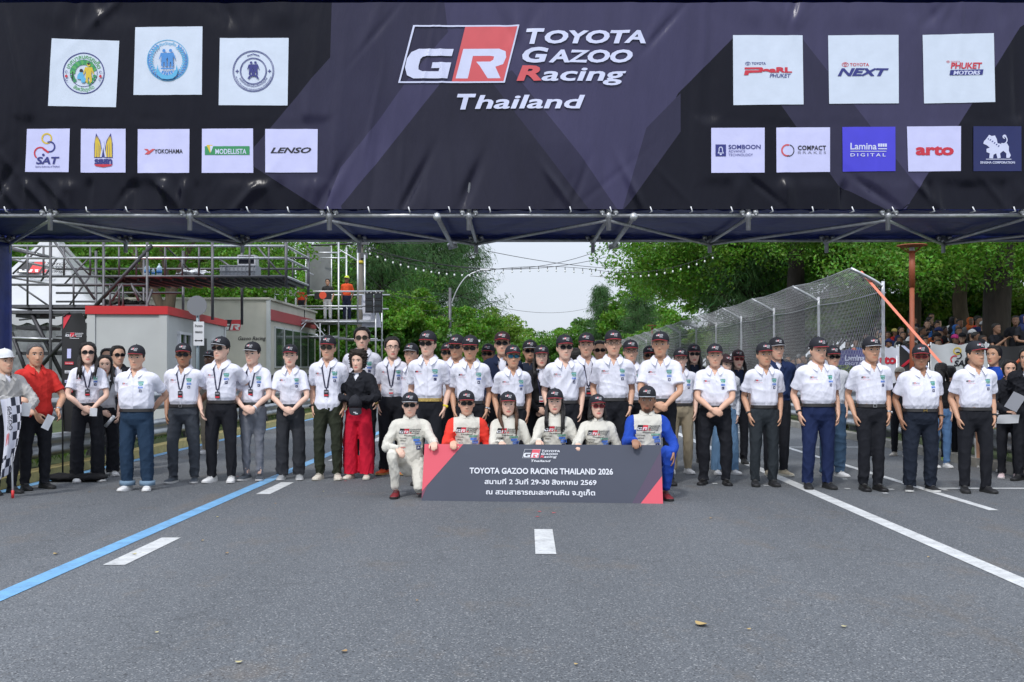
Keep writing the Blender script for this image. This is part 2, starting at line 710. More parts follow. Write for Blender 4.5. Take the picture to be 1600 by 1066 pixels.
ASPH = asphalt()
GRASSM = mat("trodden_grass", (0.06, 0.085, 0.025), 0.95, var=0.35, vscale=3, bump=0.6, bscale=25)
CONC = mat("stained_concrete", (0.26, 0.25, 0.22), 0.85, var=0.3, vscale=5, bump=0.3, bscale=40)
mb = MB()
mb.add([(-900, -60, -0.03), (900, -60, -0.03), (900, 1500, -0.03), (-900, 1500, -0.03)], [(0, 1, 2, 3)], 0, False)
struct(mb.build("ground", GRASSM))
struct(strip(XL, XR, -12, 320, 0.0, 60).build("road", ASPH))
PW, PB, PY = paint("white_road_paint", (0.54, 0.55, 0.55), .7), paint("blue_road_paint", (0.15, 0.35, 0.58), 0.75), paint("yellow_kerb_paint", (0.52, 0.42, 0.16))
mk = MB()


def mark(x0, x1, y0, y1, mi, z=0.004, ny=12):
    q = strip(x0, x1, y0, y1, z, ny)
    mk.add(q.V(), q.f, mi, False)


mark(-3.355, -3.205, -12, 62, 1)                # blue line along the lane
mark(XL + 0.02, XL + 0.17, 10.5, 70, 1)         # blue line along the kerb
for y0 in np.arange(-0.4, 100, 4.05):
    mark(-3.06, -2.90, 7.58 + y0, 8.74 + y0, 0, ny=1)
mark(0.065, 0.225, 7.60, 8.78, 0, ny=1)
for y0 in np.arange(12.0, 100, 4.2):
    mark(0.065, 0.225, y0, y0 + 1.2, 0, ny=1)
mark(3.21, 3.36, -12, 120, 0, ny=60)
mark(4.62, 4.72, 9.95, 19.0, 0)
mark(4.62, 4.72, 22.0, 60.0, 0)
mark(4.72, 6.42, 11.72, 11.82, 0, ny=1)
mark(4.72, 6.42, 17.9, 18.0, 0, ny=1)
mark(4.72, 6.42, 24.1, 24.2, 0, ny=1)
for px, py in [(1117, 756), (1197, 759), (1320, 749), (1324, 764), (1392, 765), (1383, 771), (1476, 766), (1345, 756)]:
    p = P(px, py, F * CAMZ / (py - HZ))
    mk.add([(p.x - 0.03, p.y - 0.04, 0.004), (p.x + 0.03, p.y - 0.04, 0.004), (p.x + 0.03, p.y + 0.04, 0.004), (p.x - 0.03, p.y + 0.04, 0.004)], [(0, 1, 2, 3)], 0, False)
struct(mk.build("road_markings", [PW, PB]))
for name, xa, xb, m1 in (("kerb_left", XL - 0.22, XL, PY), ("kerb_right", XR, XR + 0.22, CONC)):
    kb = MB()
    ys = np.linspace(-12, 320, 120)
    rings = [[(rx(xa, y), y, -0.02), (rx(xb, y), y, -0.02), (rx(xb, y), y, 0.11), (rx(xb, y) - 0.02 * (1 if xb < 0 else -1) * 0 - 0.0, y, 0.13), (rx(xa, y), y, 0.13)] for y in ys]
    kb.loft(rings, 0, True, False)
    struct(kb.build(name, m1 if xa < 0 else CONC))
vl = strip(-80, XL - 0.22, -12, 320, 0.115, 40)
struct(vl.build("verge_left", GRASSM))


def bank_z(x, y):
    """Height of the land right of the road: flat verge, then a bank the spectators stand on."""
    d = x - rx(9.3, y)
    t = min(max(d / 5.0, 0.0), 1.0)
    return 0.115 + 1.55 * t * t * (3 - 2 * t)


bk = MB()
xs = [XR + 0.22, 7.6, 8.4, 9.2] + list(np.linspace(9.6, 15, 14)) + [26, 40, 90]
ys = np.linspace(-12, 320, 84)
v = [(rx(x, y), y, bank_z(rx(x, y), y)) for y in ys for x in xs]
nx = len(xs)
bk.add(v, [(j * nx + i, j * nx + i + 1, (j + 1) * nx + i + 1, (j + 1) * nx + i) for j in range(len(ys) - 1) for i in range(nx - 1)], 0, True)
struct(bk.build("grass_bank", GRASSM))

# ================================================================== gantry over the road
YG0, YG1, ZG = 12.80, 15.30, 3.39
XN = [-5.94 + 1.796 * k for k in range(-2, 9)]          # truss nodes
NODES = [-9.53] + XN[1:]
TARP = mat("blue_tarpaulin", (0.008, 0.024, 0.20), 0.5, var=0.25, vscale=5, bump=0.5, bscale=7, stretch=(0.4, 1, 1))
gan = thing("scaffold_gantry", "start gantry of galvanised scaffold tube with dark blue tarpaulin spanning the road overhead", "gantry", (0, 0, 0))
for y in (YG0, YG1):
    for z in (ZG, 5.95):
        for k in range(len(NODES) - 1):
            bar(gan, "chord_tube", (NODES[k], y, z), (NODES[k + 1], y, z), 0.027, GALV)
    for k, x in enumerate(NODES):
        bar(gan, "post_tube", (x, y, ZG - 0.19), (x, y, 5.95), 0.032, GALV)
        cl = MB()
        cl.tube([(x, y, ZG - 0.045), (x, y, ZG + 0.045)], 0.046, 10)
        for a in (-0.085, 0.085):
            cl.tube([(x + a - 0.025, y - 0.02, ZG + 0.03), (x + a + 0.025, y - 0.02, ZG + 0.05)], 0.036, 8)
            cl.tube([(x + a, y - 0.075, ZG), (x + a, y + 0.06, ZG)], 0.012, 6)
        cl.build("coupler", GALV, gan)
for k, x in enumerate(NODES):
    bar(gan, "transom_tube", (x, YG0, ZG - 0.03), (x, YG1, ZG - 0.03), 0.026, GALV)
    if k % 2 == 0 and 0 < k:
        bar(gan, "brace_tube", (x, YG0, ZG - 0.06), (NODES[k - 1], YG1, ZG - 0.06), 0.024, GALV)
    if k % 2 == 0 and k < len(NODES) - 1:
        bar(gan, "brace_tube", (x, YG0, ZG - 0.065), (NODES[k + 1], YG1, ZG - 0.065), 0.024, GALV)
for a, b in (((683, 339), (707, 384)), ((990, 339), (958, 384))):
    pa, pb = P(*a, YG0 - 0.05), P(*b, YG1 + 0.1)
    t = MB().tube([pa, pb], 0.034, 8)
    t.tube([pa + Vector((0, -0.03, 0)), pa + Vector((0, 0.05, 0))], 0.05, 10)
    t.tube([pb + Vector((-0.07, 0, -0.02)), pb + Vector((0.07, 0, 0.02))], 0.05, 8)
    t.build("hanging_tube", GALV, gan)
# tarpaulins: soffit, back and roof of the box, and the draped legs
tp = MB()
xs = np.linspace(NODES[0] + 1.0, NODES[-1] - 0.2, 120)
ys = np.linspace(YG0 + 0.06, YG1 + 0.04, 14)
v = [(x, y, ZG + 0.075 + 0.025 * math.sin(x * 3.5) * math.sin((y - YG0) / 2.5 * 3.14) + 0.012 * math.sin(x * 17 + y * 6)) for y in ys for x in xs]
tp.add(v, [(j * 120 + i, j * 120 + i + 1, (j + 1) * 120 + i + 1, (j + 1) * 120 + i) for j in range(13) for i in range(119)])
tp.build("soffit_tarpaulin", TARP, gan)
tp = MB()
zs = np.linspace(ZG + 0.0, 6.2, 20)
v = [(x, YG1 + 0.075 + 0.02 * math.sin(x * 5 + z) + 0.012 * math.sin(x * 19 - z * 3), z) for z in zs for x in xs]
tp.add(v, [(j * 120 + i, j * 120 + i + 1, (j + 1) * 120 + i + 1, (j + 1) * 120 + i) for j in range(19) for i in range(119)])
v = [(x, y, 6.22 + 0.01 * math.sin(x * 6)) for y in (YG0 + 0.02, YG1 + 0.08) for x in xs]
tp.add(v, [(i, i + 1, 120 + i + 1, 120 + i) for i in range(119)])
tp.build("back_tarpaulin", TARP, gan)
for side, xi, xo in (("left", -7.72, -9.6), ("right", 7.98, 9.7)):
    lg = MB()
    pts = [(xi, YG0 - 0.02), (xi, YG1 + 0.06), (xo, YG1 + 0.06), (xo, YG0 - 0.02)]
    path = []
    for k in range(4):
        a, b = np.array(pts[k]), np.array(pts[(k + 1) % 4])
        n_ = 28
        nrm = np.array([b[1] - a[1], -(b[0] - a[0])]) / np.linalg.norm(b - a)
        for i in range(n_):
            path.append((a + (b - a) * i / n_, nrm, i / n_))
    rings = []
    for z in np.linspace(0.02, ZG - 0.02, 24):
        fr = 1 - z / ZG
        rings.append([(*(q + nn_ * (0.022 * math.sin(u * 31 + z * 0.8) + 0.016 * math.sin(u * 57 - z * 1.7)) * (0.35 + fr) * min(1, 6 * u * (1 - u) + 0.1)), z) for q, nn_, u in path])
    lg.loft(rings, 0, False)
    lg.build("leg_drape", TARP, gan)
    for x in (xi - 0.1 * (1 if xi < 0 else -1), xo + 0.1 * (1 if xi < 0 else -1)):
        for y in (YG0 + 0.2, YG1 - 0.05):
            bar(gan, "leg_tube", (x, y, 0), (x, y, ZG), 0.032, GALV)

# ------------------------------------------------------------------ the printed banner on its front
YB = 12.72
SB = YB / F


def bx(px):
    return (np.asarray(px, float) - 800.0) * SB


def bz(py):
    return CAMZ + (HZ - np.asarray(py, float)) * SB


_cr = []
_g = np.random.default_rng(21)
for i in range(260):
    x0 = _g.uniform(-8.4, 8.4)
    kind = _g.random()
    if kind < 0.55:                              # long vertical creases
        _cr.append((x0, _g.normal(0, 0.06), _g.uniform(3.5, 6.0), _g.uniform(0.3, 1.1), _g.uniform(0.04, 0.10), _g.normal(0, 0.022)))
    elif kind < 0.8:                             # fans from the top ties
        xt = round(x0 / 1.8) * 1.8 + _g.normal(0, 0.1)
        _cr.append((xt, _g.normal(0, 0.55), 5.75, _g.uniform(0.25, 0.5), _g.uniform(0.04, 0.08), _g.normal(0, 0.026)))
    else:                                        # pulls at the lower edge
        _cr.append((x0, _g.normal(0, 0.7), 3.75, _g.uniform(0.2, 0.45), _g.uniform(0.04, 0.08), _g.normal(0, 0.026)))

for i in range(90):                              # the slack dark ends are full of narrow upright creases
    x0 = _g.choice([_g.uniform(-8.0, -2.2), _g.uniform(-2.2, -.6), _g.uniform(3.2, 8.2)], p=[.6, .18, .22])
    _cr.append((x0, _g.normal(0.04, 0.10), _g.uniform(3.5, 5.6), _g.uniform(0.18, 0.7), _g.uniform(0.022, 0.05), abs(_g.normal(0, 0.020))))

TAUT = [(x, 56, 113, 55) for x in (131, 263, 397, 1200, 1349, 1498)] + [(x, w_, 236, 34) for x, w_ in ((75, 34), (162, 35), (256, 41), (356, 40), (456, 41), (1153, 42), (1255, 42), (1357, 42), (1460, 42), (1558, 38))]


def sheet(x, z):
    x, z = np.asarray(x, float), np.asarray(z, float)
    d = 0.035 * np.sin(x * 1.75 + 0.6) * np.sin((z - 3.4) / 2.7 * np.pi) + 0.012 * np.sin(x * 4.3 + z * 1.3)
    for x0, sl_, zc, wz, wx, am in _cr:
        zt = (5.75 if zc == 5.75 else zc)
        d = d + am * np.exp(-((x - x0 - sl_ * (z - zt)) / wx) ** 2) * np.exp(-((z - zc) / wz) ** 2)
    calm = np.exp(-((x + 0.1) / 2.0) ** 4) * np.clip((z - 4.3) / 0.6, 0, 1)      # the taut middle
    d = d * (1 - 0.72 * calm)
    u, v = x / SB + 800, HZ - (z - CAMZ) / SB
    for a, b, c, e in TAUT:                      # the stuck-on panels stiffen the cloth behind them
        m = np.clip((1.75 - np.maximum(np.abs(u - a) / b, np.abs(v - c) / e)) / 0.62, 0, 1)
        m = m * m * (3 - 2 * m)
        d = d * (1 - 0.8 * m)
    return YB - d


def on_banner(u, v, lift):
    X, Z = bx(u), CAMZ + (HZ + v) * SB
    return np.stack([X, sheet(X, Z) - lift, Z], 1)


ban = thing("banner", "huge black and grey banner with racing badge and sponsor panels across the gantry front", "banner", (0, 0, 0))
bm = bmesh.new()
X0, X1, Z0, Z1 = -8.75, 8.75, float(bz(327)), float(bz(4))
nxb, nzb = 640, 80
gv = [[bm.verts.new((X0 + (X1 - X0) * i / nxb, 0, Z0 + (Z1 - Z0) * j / nzb)) for i in range(nxb + 1)] for j in range(nzb + 1)]
for j in range(nzb):
    for i in range(nxb):
        bm.faces.new((gv[j][i], gv[j][i + 1], gv[j + 1][i + 1], gv[j + 1][i]))
# printed facets: the later polygon wins; 0 deep, 1 mid, 2 light
FAC = [([(-80, -30), (500, -30), (519, 0), (516, 90), (440, 190), (380, 250), (505, 330), (-80, 340)], 0),
       ([(519, -30), (690, -30), (700, 50), (640, 120), (532, 268), (505, 330), (380, 250), (516, 90)], 3),
       ([(700, 50), (716, 62), (533, 322), (528, 335), (505, 335), (532, 262)], 2),
       ([(690, 128), (768, 128), (926, 335), (536, 335), (533, 322)], 1),
       ([(768, 128), (800, 110), (912, 250), (970, 335), (926, 335)], 3),
       ([(1060, 145), (1145, 60), (1420, 320), (1400, 335), (972, 335), (975, 325)], 0),
       ([(1010, 200), (1064, 145), (1064, 205), (985, 315), (972, 330)], 3),
       ([(1145, 60), (1253, 60), (1440, 300), (1400, 335), (1310, 290)], 3),
       ([(1595, 42), (1700, -30), (1700, 340), (1410, 335)], 0)]
for poly, _t in FAC:
    for a, b in zip(poly, poly[1:] + poly[:1]):
        ax, az, bx_, bz_ = float(bx(a[0])), float(bz(a[1])), float(bx(b[0])), float(bz(b[1]))
        d_ = Vector((bx_ - ax, 0, bz_ - az))
        lo, hi = min(ax, bx_) - 0.1, max(ax, bx_) + 0.1
        zl, zh = min(az, bz_) - 0.1, max(az, bz_) + 0.1
        fs = [f for f in bm.faces if lo < f.calc_center_median().x < hi and zl < f.calc_center_median().z < zh]
        if fs:
            bmesh.ops.bisect_plane(bm, geom=list({v for f in fs for v in f.verts}) + list({e for f in fs for e in f.edges}) + fs, dist=1e-5, plane_co=(ax, 0, az), plane_no=(d_.z, 0, -d_.x))


def in_poly(x, y, l):
    r = False
    for i in range(len(l)):
        x1, y1 = l[i]
        x2, y2 = l[i - 1]
        if (y1 > y) != (y2 > y) and x < (x2 - x1) * (y - y1) / (y2 - y1) + x1:
            r = not r
    return r


for f in bm.faces:
    c = f.calc_center_median()
    px, py = c.x / SB + 800, HZ - (c.z - CAMZ) / SB
    f.material_index = 2
    for poly, t_ in FAC:
        if in_poly(px, py, poly):
            f.material_index = t_
    f.smooth = True
VB = np.array([v.co for v in bm.verts])
yb = sheet(VB[:, 0], VB[:, 2])
for v_, y_ in zip(bm.verts, yb):
    v_.co.y = y_
me = bpy.data.meshes.new("printed_sheet")
bm.to_mesh(me)
bm.free()
BT = []
for i, c_ in enumerate([(0.0035, 0.0035, 0.010), (0.014, 0.013, 0.029), (0.044, 0.040, 0.094), (0.024, 0.022, 0.052)]):
    BT.append(mat("banner_vinyl_%d" % i, c_, 0.26, bump=0.45, bscale=7, stretch=(1.5, 1, 0.35), var=0.08, vscale=3, spec=0.22 if i == 0 else 0.3))
for m_ in BT:
    me.materials.append(m_)
o = bpy.data.objects.new("printed_sheet", me)
COL.objects.link(o)
o.parent = ban
VW = mat("banner_white_ink", (0.60, 0.63, 0.84), 0.45, var=0.05)
VR = mat("banner_red_ink", (0.60, 0.085, 0.10), 0.45, var=0.05)
p = Print()
race_logo(p, 622, -40, 386, 0, 1)
p.build("lettering", [VW, VR], ban, on_banner, 0.0004, 0.015, cut=4)
pw1 = mat("panel_white_vinyl", (0.60, 0.67, 0.80), 0.45, var=0.04, bump=0.12, bscale=9)
pw2 = mat("panel_lilac_vinyl", (0.57, 0.58, 0.87), 0.45, var=0.04, bump=0.12, bscale=9)
pbl = mat("panel_blue_vinyl", (0.06, 0.05, 0.62), 0.4, var=0.05)
pnv = mat("panel_navy_vinyl", (0.008, 0.014, 0.10), 0.4, var=0.05)
INK = [VW, VR, mat("ink_navy", (0.025, 0.03, 0.20), 0.5), mat("ink_black", (0.012, 0.012, 0.02), 0.5), mat("ink_green", (0.03, 0.26, 0.10), 0.5),
       mat("ink_yellow", (0.66, 0.48, 0.04), 0.5), mat("ink_sky", (0.06, 0.25, 0.62), 0.5), mat("ink_grey", (0.22, 0.22, 0.30), 0.5), mat("ink_red", (0.55, 0.025, 0.05), 0.5), mat("ink_leaf", (0.08, 0.36, 0.10), 0.5), mat("ink_cyan", (0.10, 0.42, 0.70), 0.5)]
W_, R1_, NV_, BK_, GR_, YE_, SK_, GY_, RE_, LF_, CY_ = range(11)


def panel(corners, m):
    """corners in photo pixels: top left, top right, bottom right, bottom left."""
    a, b, c, d = (np.array(q, float) for q in corners)
    mb = MB()
    n = 24
    uv = []
    for j in range(n + 1):
        for i in range(n + 1):
            s_, t_ = i / n, j / n
            uv.append((a * (1 - s_) + b * s_) * (1 - t_) + (d * (1 - s_) + c * s_) * t_)
    uv = np.array(uv)
    mb.add(on_banner(uv[:, 0], -uv[:, 1], 0.010), [(j * (n + 1) + i, (j + 1) * (n + 1) + i, (j + 1) * (n + 1) + i + 1, j * (n + 1) + i + 1) for j in range(n) for i in range(n)])
    return mb.build("sponsor_panel", m, ban)


def figure(p, x, y, h, m, skirt=False):
    """A tiny standing figure."""
    p.ell(x, y + h * 0.92, h * 0.085, h * 0.09, m)
    p.poly([(x - h * .17, y + h * .80), (x + h * .17, y + h * .80), (x + h * .13, y + h * .48), (x + h * .16, y + h * .12), (x + h * .05, y), (x + h * .03, y + h * .3), (x - h * .03, y + h * .3), (x - h * .05, y), (x - h * .16, y + h * .12), (x - h * .13, y + h * .48)], m)
    p.poly([(x - h * .17, y + h * .8), (x - h * .12, y + h * .72), (x - h * .22, y + h * .45), (x - h * .27, y + h * .47)], m)
    p.poly([(x + h * .17, y + h * .8), (x + h * .12, y + h * .72), (x + h * .22, y + h * .45), (x + h * .27, y + h * .47)], m)


def seal(k):
    p = Print()
    if k == 0:
        x, y = 131.4, -115
        p.ring(x, y, 30.8, 32.4, NV_)
        p.ring(x, y, 20.4, 21.2, NV_)
        p.text("เทศบาลนครภูเก็ต", x, y, h=6.6, w=57, m=LF_, bold=0.012, center=True, bend=(22.6, R(90), 1))
        p.text("จังหวัดภูเก็ต", x, y, h=5.6, w=36, m=LF_, bold=0.012, center=True, bend=(28.2, R(-90), -1))
        for a in range(20, 181, 13):
            p.ell(x + 17 * math.cos(R(a)), y + 17 * math.sin(R(a)), 4.2, 2.8, GR_ if a % 2 else LF_, a)
        for a in (195, 208, 330, 345, 222, 315, 300):
            p.ell(x + 18 * math.cos(R(a)), y + 18 * math.sin(R(a)), 3.2, 2, GR_, a)
        p.rect(x - 17.5, y - 10, x - 16, y + 2, BK_)
        figure(p, x + 8, y - 16.5, 32, YE_)
        p.ell(x + 8, y + 14.5, 2, 2, BK_)
        p.ell(x - 3.4, y + 3.6, 2.8, 3, BK_)
        p.poly([(x - 9, y - 3), (x - 6, y + 1), (x - 1, y + 1), (x + 1, y - 6), (x + 4, y - 9), (x + 2, y - 15), (x - 3, y - 15), (x - 4, y - 10), (x - 10, y - 9)], CY_)
        for s_ in (-1, 1):
            p.ell(x + s_ * 26.3, y - 5, 2.2, 2.2, RE_)
            p.ring(x + s_ * 26.3, y + 1.5, 1.2, 2, NV_, 14, 0, 270)
            p.ring(x + s_ * 25.6, y - 10.6, 1.2, 2, NV_, 14, 60, 330)
    elif k == 1:
        x, y = 262.5, -95
        p.ring(x, y, 31.4, 32.4, CY_)
        p.ring(x, y, 29.6, 31.0, SK_, 40, 160, 380)
        p.text("จังหวัดภูเก็ต", x, y, h=4.4, w=25, m=CY_, bold=0.01, center=True, bend=(24.5, R(90), 1))
        for a in list(range(-58, 56, 9)) + list(range(125, 240, 9)):
            for d_, q in ((27.5, 35), (25.2, -35)):
                p.ell(x + d_ * math.cos(R(a)), y + d_ * math.sin(R(a)), 3.3, 1.15, SK_ if q > 0 else CY_, a + q)
        figure(p, x - 5.2, y - 12, 29, SK_)
        figure(p, x + 5.2, y - 12, 29, SK_)
        p.rect(x - 10, y - 14.2, x + 10, y - 12.2, SK_)
        for s_ in (-1, 1):
            p.poly([(x + s_ * 15, y - 7), (x + s_ * 14, y - 15), (x + s_ * 8, y - 22), (x, y - 24), (x, y - 30), (x + s_ * 9, y - 29), (x + s_ * 15, y - 24), (x + s_ * 17, y - 16)], CY_)
        for q in range(-2, 3):
            p.ell(x + q * 3.6, y - 19 - 1.2 * (2 - abs(q)), 1.5, 2.8, SK_, q * 12)
    else:
        x, y = 396.4, -112
        for r0 in (31.8, 30.2, 20.4, 19.0):
            p.ring(x, y, r0, r0 + 0.8, NV_)
        p.text("องค์การบริหารส่วนจังหวัดภูเก็ต", x, y, h=3.2, w=55, m=NV_, bold=0.012, center=True, bend=(24.8, R(-90), -1))
        p.text("Phuket Provincial Administrative Organization", x, y, h=2.1, w=74, m=NV_, bold=0.01, center=True, bend=(29.2, R(-90), -1), res=2)
        for a in (0, 180):
            for q in range(4):
                p.ell(x + 25.3 * math.cos(R(a)) + 1.5 * math.cos(R(q * 90)), y + 1.5 * math.sin(R(q * 90)), 1.4, 0.7, NV_, q * 90)
        for q in range(-3, 4):
            p.ell(x + q * 2.8, y + 25 + 0.9 * (2 - abs(q)), 1.5, 0.8, NV_, -q * 16)
        figure(p, x - 3.4, y - 8, 23, NV_)
        figure(p, x + 3.4, y - 8, 23, NV_)
        p.ring(x, y - 15, 7.0, 9.6, NV_, 20, 20, 160)
    return p


def ovals(p, x, y, r, m):
    p.ring(x, y, r * 0.86, r, m, 24, sy=0.66)
    p.ring(x, y + r * 0.24, r * 0.5, r * 0.6, m, 20, sy=0.62)
    p.ring(x, y - r * 0.02, r * 0.19, r * 0.3, m, 18, sy=2.0)


def sponsor(k):
    p = Print()
    if k == 3:      # three linked rings and a swoosh
        p.ring(74, -217, 6.2, 8.6, YE_)
        p.ring(79, -230, 6.4, 8.8, NV_, 30, -110, 120)
        p.ring(64, -240, 8.0, 10.2, RE_, 26, 60, 230)
        p.poly([(64, -230), (70, -232), (78, -238), (75.5, -240), (68, -234.5)], RE_)
        p.ell(68.5, -242.5, 2.1, 2.1, NV_)
        p.text("SAT", 57, -256.5, h=11, w=37, m=NV_, bold=0.035, shear=0.2)
        p.text("Sports Authority of Thailand", 56, -262, h=2.6, w=38, m=NV_, bold=0.01, res=2)
    elif k == 4:    # winged emblem
        for s_ in (-1, 1):
            X = 162
            p.poly([(X + s_ * 2, -247), (X + s_ * 14.5, -247), (X + s_ * 14.5, -226), (X + s_ * 11.5, -208.5), (X + s_ * 5, -220), (X + s_ * 2, -236)], NV_)
            for q in range(3):
                p.poly([(X + s_ * (3 + q * 3.8), -246), (X + s_ * (6 + q * 3.8), -246), (X + s_ * (6.3 + q * 3.4), -229 + q * 4), (X + s_ * (9.3 + q * 1), -212 - 0.6 * q), (X + s_ * (4.6 + q * 2.6), -226 + q * 3)], YE_)
        p.poly([(157, -246), (167, -246), (165, -236), (162.5, -220), (161.5, -220), (159, -236)], W_)
        p.poly([(159.5, -246), (164.5, -246), (162, -230)], NV_)
        p.text("รยสท", 162, -256.5, h=9, w=28, m=NV_, bold=0.06, center=True)
        p.poly([(147.5, -257.2), (176.5, -257.2), (174, -260), (162, -261.8), (150, -260)], RE_)
    elif k == 5:
        p.poly([(225, -233), (231, -233), (233.5, -236), (238, -233), (243, -233), (233, -241.5), (226, -241.5), (231, -237)], R1_)
        p.text("YOKOHAMA", 241.5, -240, h=7.0, w=44.5, m=BK_, bold=0.02)
    elif k == 6:
        p.rect(320.5, -242.5, 390.5, -229, GR_)
        p.poly([(323, -227), (332.5, -227), (329, -240)], YE_)
        p.poly([(328.5, -228.5), (334, -228.5), (330, -239)], W_)
        p.text("MODELLISTA", 337, -241, h=8, w=48.5, m=W_, bold=0.02)
    elif k == 7:
        p.text("LENSO", 423, -239.5, h=8.6, w=64, m=BK_, bold=0.03, shear=0.35)
    elif k == 8:
        ovals(p, 1168, -100, 4.2, NV_)
        p.text("TOYOTA", 1174, -101.8, h=4, w=22, m=NV_, bold=0.02)
        p.poly([(1163, -106), (1190, -106), (1192, -108), (1190, -114), (1170, -114.5), (1168.5, -118), (1162, -118), (1164, -110.5), (1185, -110.5), (1186, -109), (1163, -109)], RE_)
        p.text("eaRL", 1191, -113.8, h=8, w=46, m=RE_, bold=0.05)
        p.text("PHUKET", 1202, -122, h=6.3, w=33, m=NV_, bold=0.01, shear=0.2)
    elif k == 9:
        ovals(p, 1320, -101.8, 5.4, RE_)
        p.text("TOYOTA", 1327, -104.3, h=5, w=30, m=RE_, bold=0.01)
        p.text("NEXT", 1308, -119, h=11.5, w=80, m=NV_, bold=0.05, shear=0.3)
    elif k == 10:
        ovals(p, 1481, -97, 2.8, R1_)
        p.text("TOYOTA", 1485, -98.4, h=2.8, w=14, m=R1_, bold=0.0)
        p.text("PHUKET", 1485, -107.5, h=9.4, w=49, m=RE_, bold=0.035, shear=0.12)
        p.poly([(1483, -118), (1534.5, -117.3), (1536, -109), (1484.5, -110)], NV_)
        p.text("MOTORS", 1489, -117, h=6, w=42, m=W_, bold=0.04, shear=0.2)
    elif k == 11:
        p.rect(1117.8, -244.5, 1134.2, -226, NV_)
        p.poly([(1121, -240), (1131, -240), (1129.4, -237), (1129.2, -232), (1127.5, -229.5), (1124.5, -229.5), (1122.8, -232), (1122.6, -237)], W_)
        p.poly([(1122.8, -238.8), (1129.2, -238.8), (1128, -236), (1127.9, -232.4), (1126.8, -230.9), (1125.2, -230.9), (1124.1, -232.4), (1124, -236)], NV_)
        p.ell(1126, -241.6, 1.7, 1.2, W_)
        p.text("SOMBOON", 1138, -233, h=6.6, w=50, m=NV_, bold=0.02)
        p.text("ADVANCE", 1138, -238.6, h=4.2, w=26, m=NV_, bold=-0.004)
        p.text("TECHNOLOGY", 1138, -244.3, h=4.2, w=38, m=NV_, bold=-0.004)
    elif k == 12:
        p.ring(1229.5, -235.8, 7.4, 9.8, R1_, 30, 70, 290)
        p.ring(1231, -235.8, 8.2, 9.6, BK_, 30, -105, 75)
        p.text("COMPACT", 1246, -235, h=7, w=44, m=BK_, bold=0.035, space=1.1)
        p.text("BRAKES", 1246, -241, h=4.4, w=44, m=GY_, bold=-0.005, space=1.4)
    elif k == 13:
        p.text("Lamina", 1328, -234, h=10.5, w=41, m=W_, bold=0.02)
        for q in range(4):
            p.rect(1371 + q * 3.6, -230, 1374 + q * 3.6, -225, W_)
        p.rect(1371, -234, 1385, -232.2, W_)
        p.rect(1328, -237.6, 1384, -236.6, W_)
        p.text("DIGITAL", 1328, -245, h=5, w=55, m=W_, bold=0.02, space=1.5)
    elif k == 14:
        p.text("arto", 1430, -242, h=17, w=60, m=RE_, bold=0.045)
    elif k == 15:   # white lion, standing, tail raised
        p.poly([(1540, -218), (1545, -211), (1549, -213), (1554, -212), (1557, -218), (1558, -224), (1566, -226), (1573, -224), (1576, -229), (1576, -236), (1579, -243), (1577, -247), (1572, -247), (1572, -240), (1567, -236), (1562, -240), (1563, -247), (1558, -248), (1556, -240), (1552, -242), (1551, -248), (1545, -247.5), (1546, -240), (1541, -238), (1541, -233), (1546, -231), (1541, -227), (1536, -225), (1537, -221)], W_)
        p.ring(1567, -219, 5.2, 7, W_, 20, -120, 90)
        p.ring(1569, -214, 1.4, 3.2, W_, 16, 0, 280)
        p.rect(1540, -249.6, 1580, -248.6, W_)
        for q in range(5):
            p.ell(1547 + q * 3.2, -219 - q * 2.4, 1.5, 0.9, NV_, 40)
        p.ell(1543.5, -217.5, 0.9, 0.9, NV_)
        p.text("SINGHA CORPORATION", 1531, -256, h=3.6, w=54, m=W_, bold=0.03, res=2)
    return p


PAN = [([(81.7, 60.8), (186.8, 64.2), (181.4, 167.8), (76, 166.2)], pw1), ([(211.7, 42.9), (316.8, 41.9), (315.8, 148.6), (208.7, 148.6)], pw1), ([(343.8, 59.8), (451.5, 60.1), (449.8, 165.5), (342, 164.8)], pw1),
       ([(43, 202), (110, 201.6), (108, 269.5), (40, 269)], pw2), ([(127, 201.6), (196.5, 201.6), (196.5, 270), (126.6, 270)], pw2), ([(215.5, 202), (296.5, 202), (296, 270.5), (215, 270.5)], pw2), ([(315.8, 201.6), (395.8, 201.4), (396.2, 270.5), (315.5, 270.5)], pw2), ([(414.7, 202), (496.8, 202.4), (496.2, 270), (415, 270)], pw2),
       ([(1145, 55.4), (1253.5, 56), (1255, 163.8), (1145.8, 164.5)], pw1), ([(1293.4, 56), (1403.5, 55), (1403.8, 162), (1295, 162.8)], pw1), ([(1441.3, 55), (1552.4, 52.3), (1554.8, 159.7), (1443.6, 162)], pw1),
       ([(1111.3, 200), (1194.4, 200), (1194.4, 270), (1111.3, 270.3)], pw2), ([(1212.6, 200), (1296.4, 199.5), (1296.4, 269), (1213, 270)], pw2), ([(1315.6, 199), (1398.4, 198.6), (1398.7, 267.8), (1316.6, 268.5)], pbl), ([(1416.6, 198.2), (1501.4, 197.2), (1501, 267.4), (1418.6, 268.5)], pw2), ([(1520.6, 197.6), (1595.6, 197.6), (1595.6, 267.8), (1520.6, 267.8)], pnv)]
for k, (cs, m_) in enumerate(PAN):
    o = panel(cs, m_)
    q = seal(k) if k < 3 else sponsor(k)
    q.build("emblem" if k < 3 else "lettering", INK, o, on_banner, 0.0003, 0.014, cut=6)
# grommet ties along the lower edge
for px in np.arange(8, 1600, 63.0):
    x = float(bx(px))
    t = MB().tube([(x, float(sheet(x, Z0 + 0.03)) - 0.01, Z0 + 0.03), (x + 0.02, YB - 0.02, Z0 - 0.03), (x + 0.01, YG0 + 0.02, ZG + 0.04)], 0.008, 6)
    t.build("tie_cord", WHITE, ban)

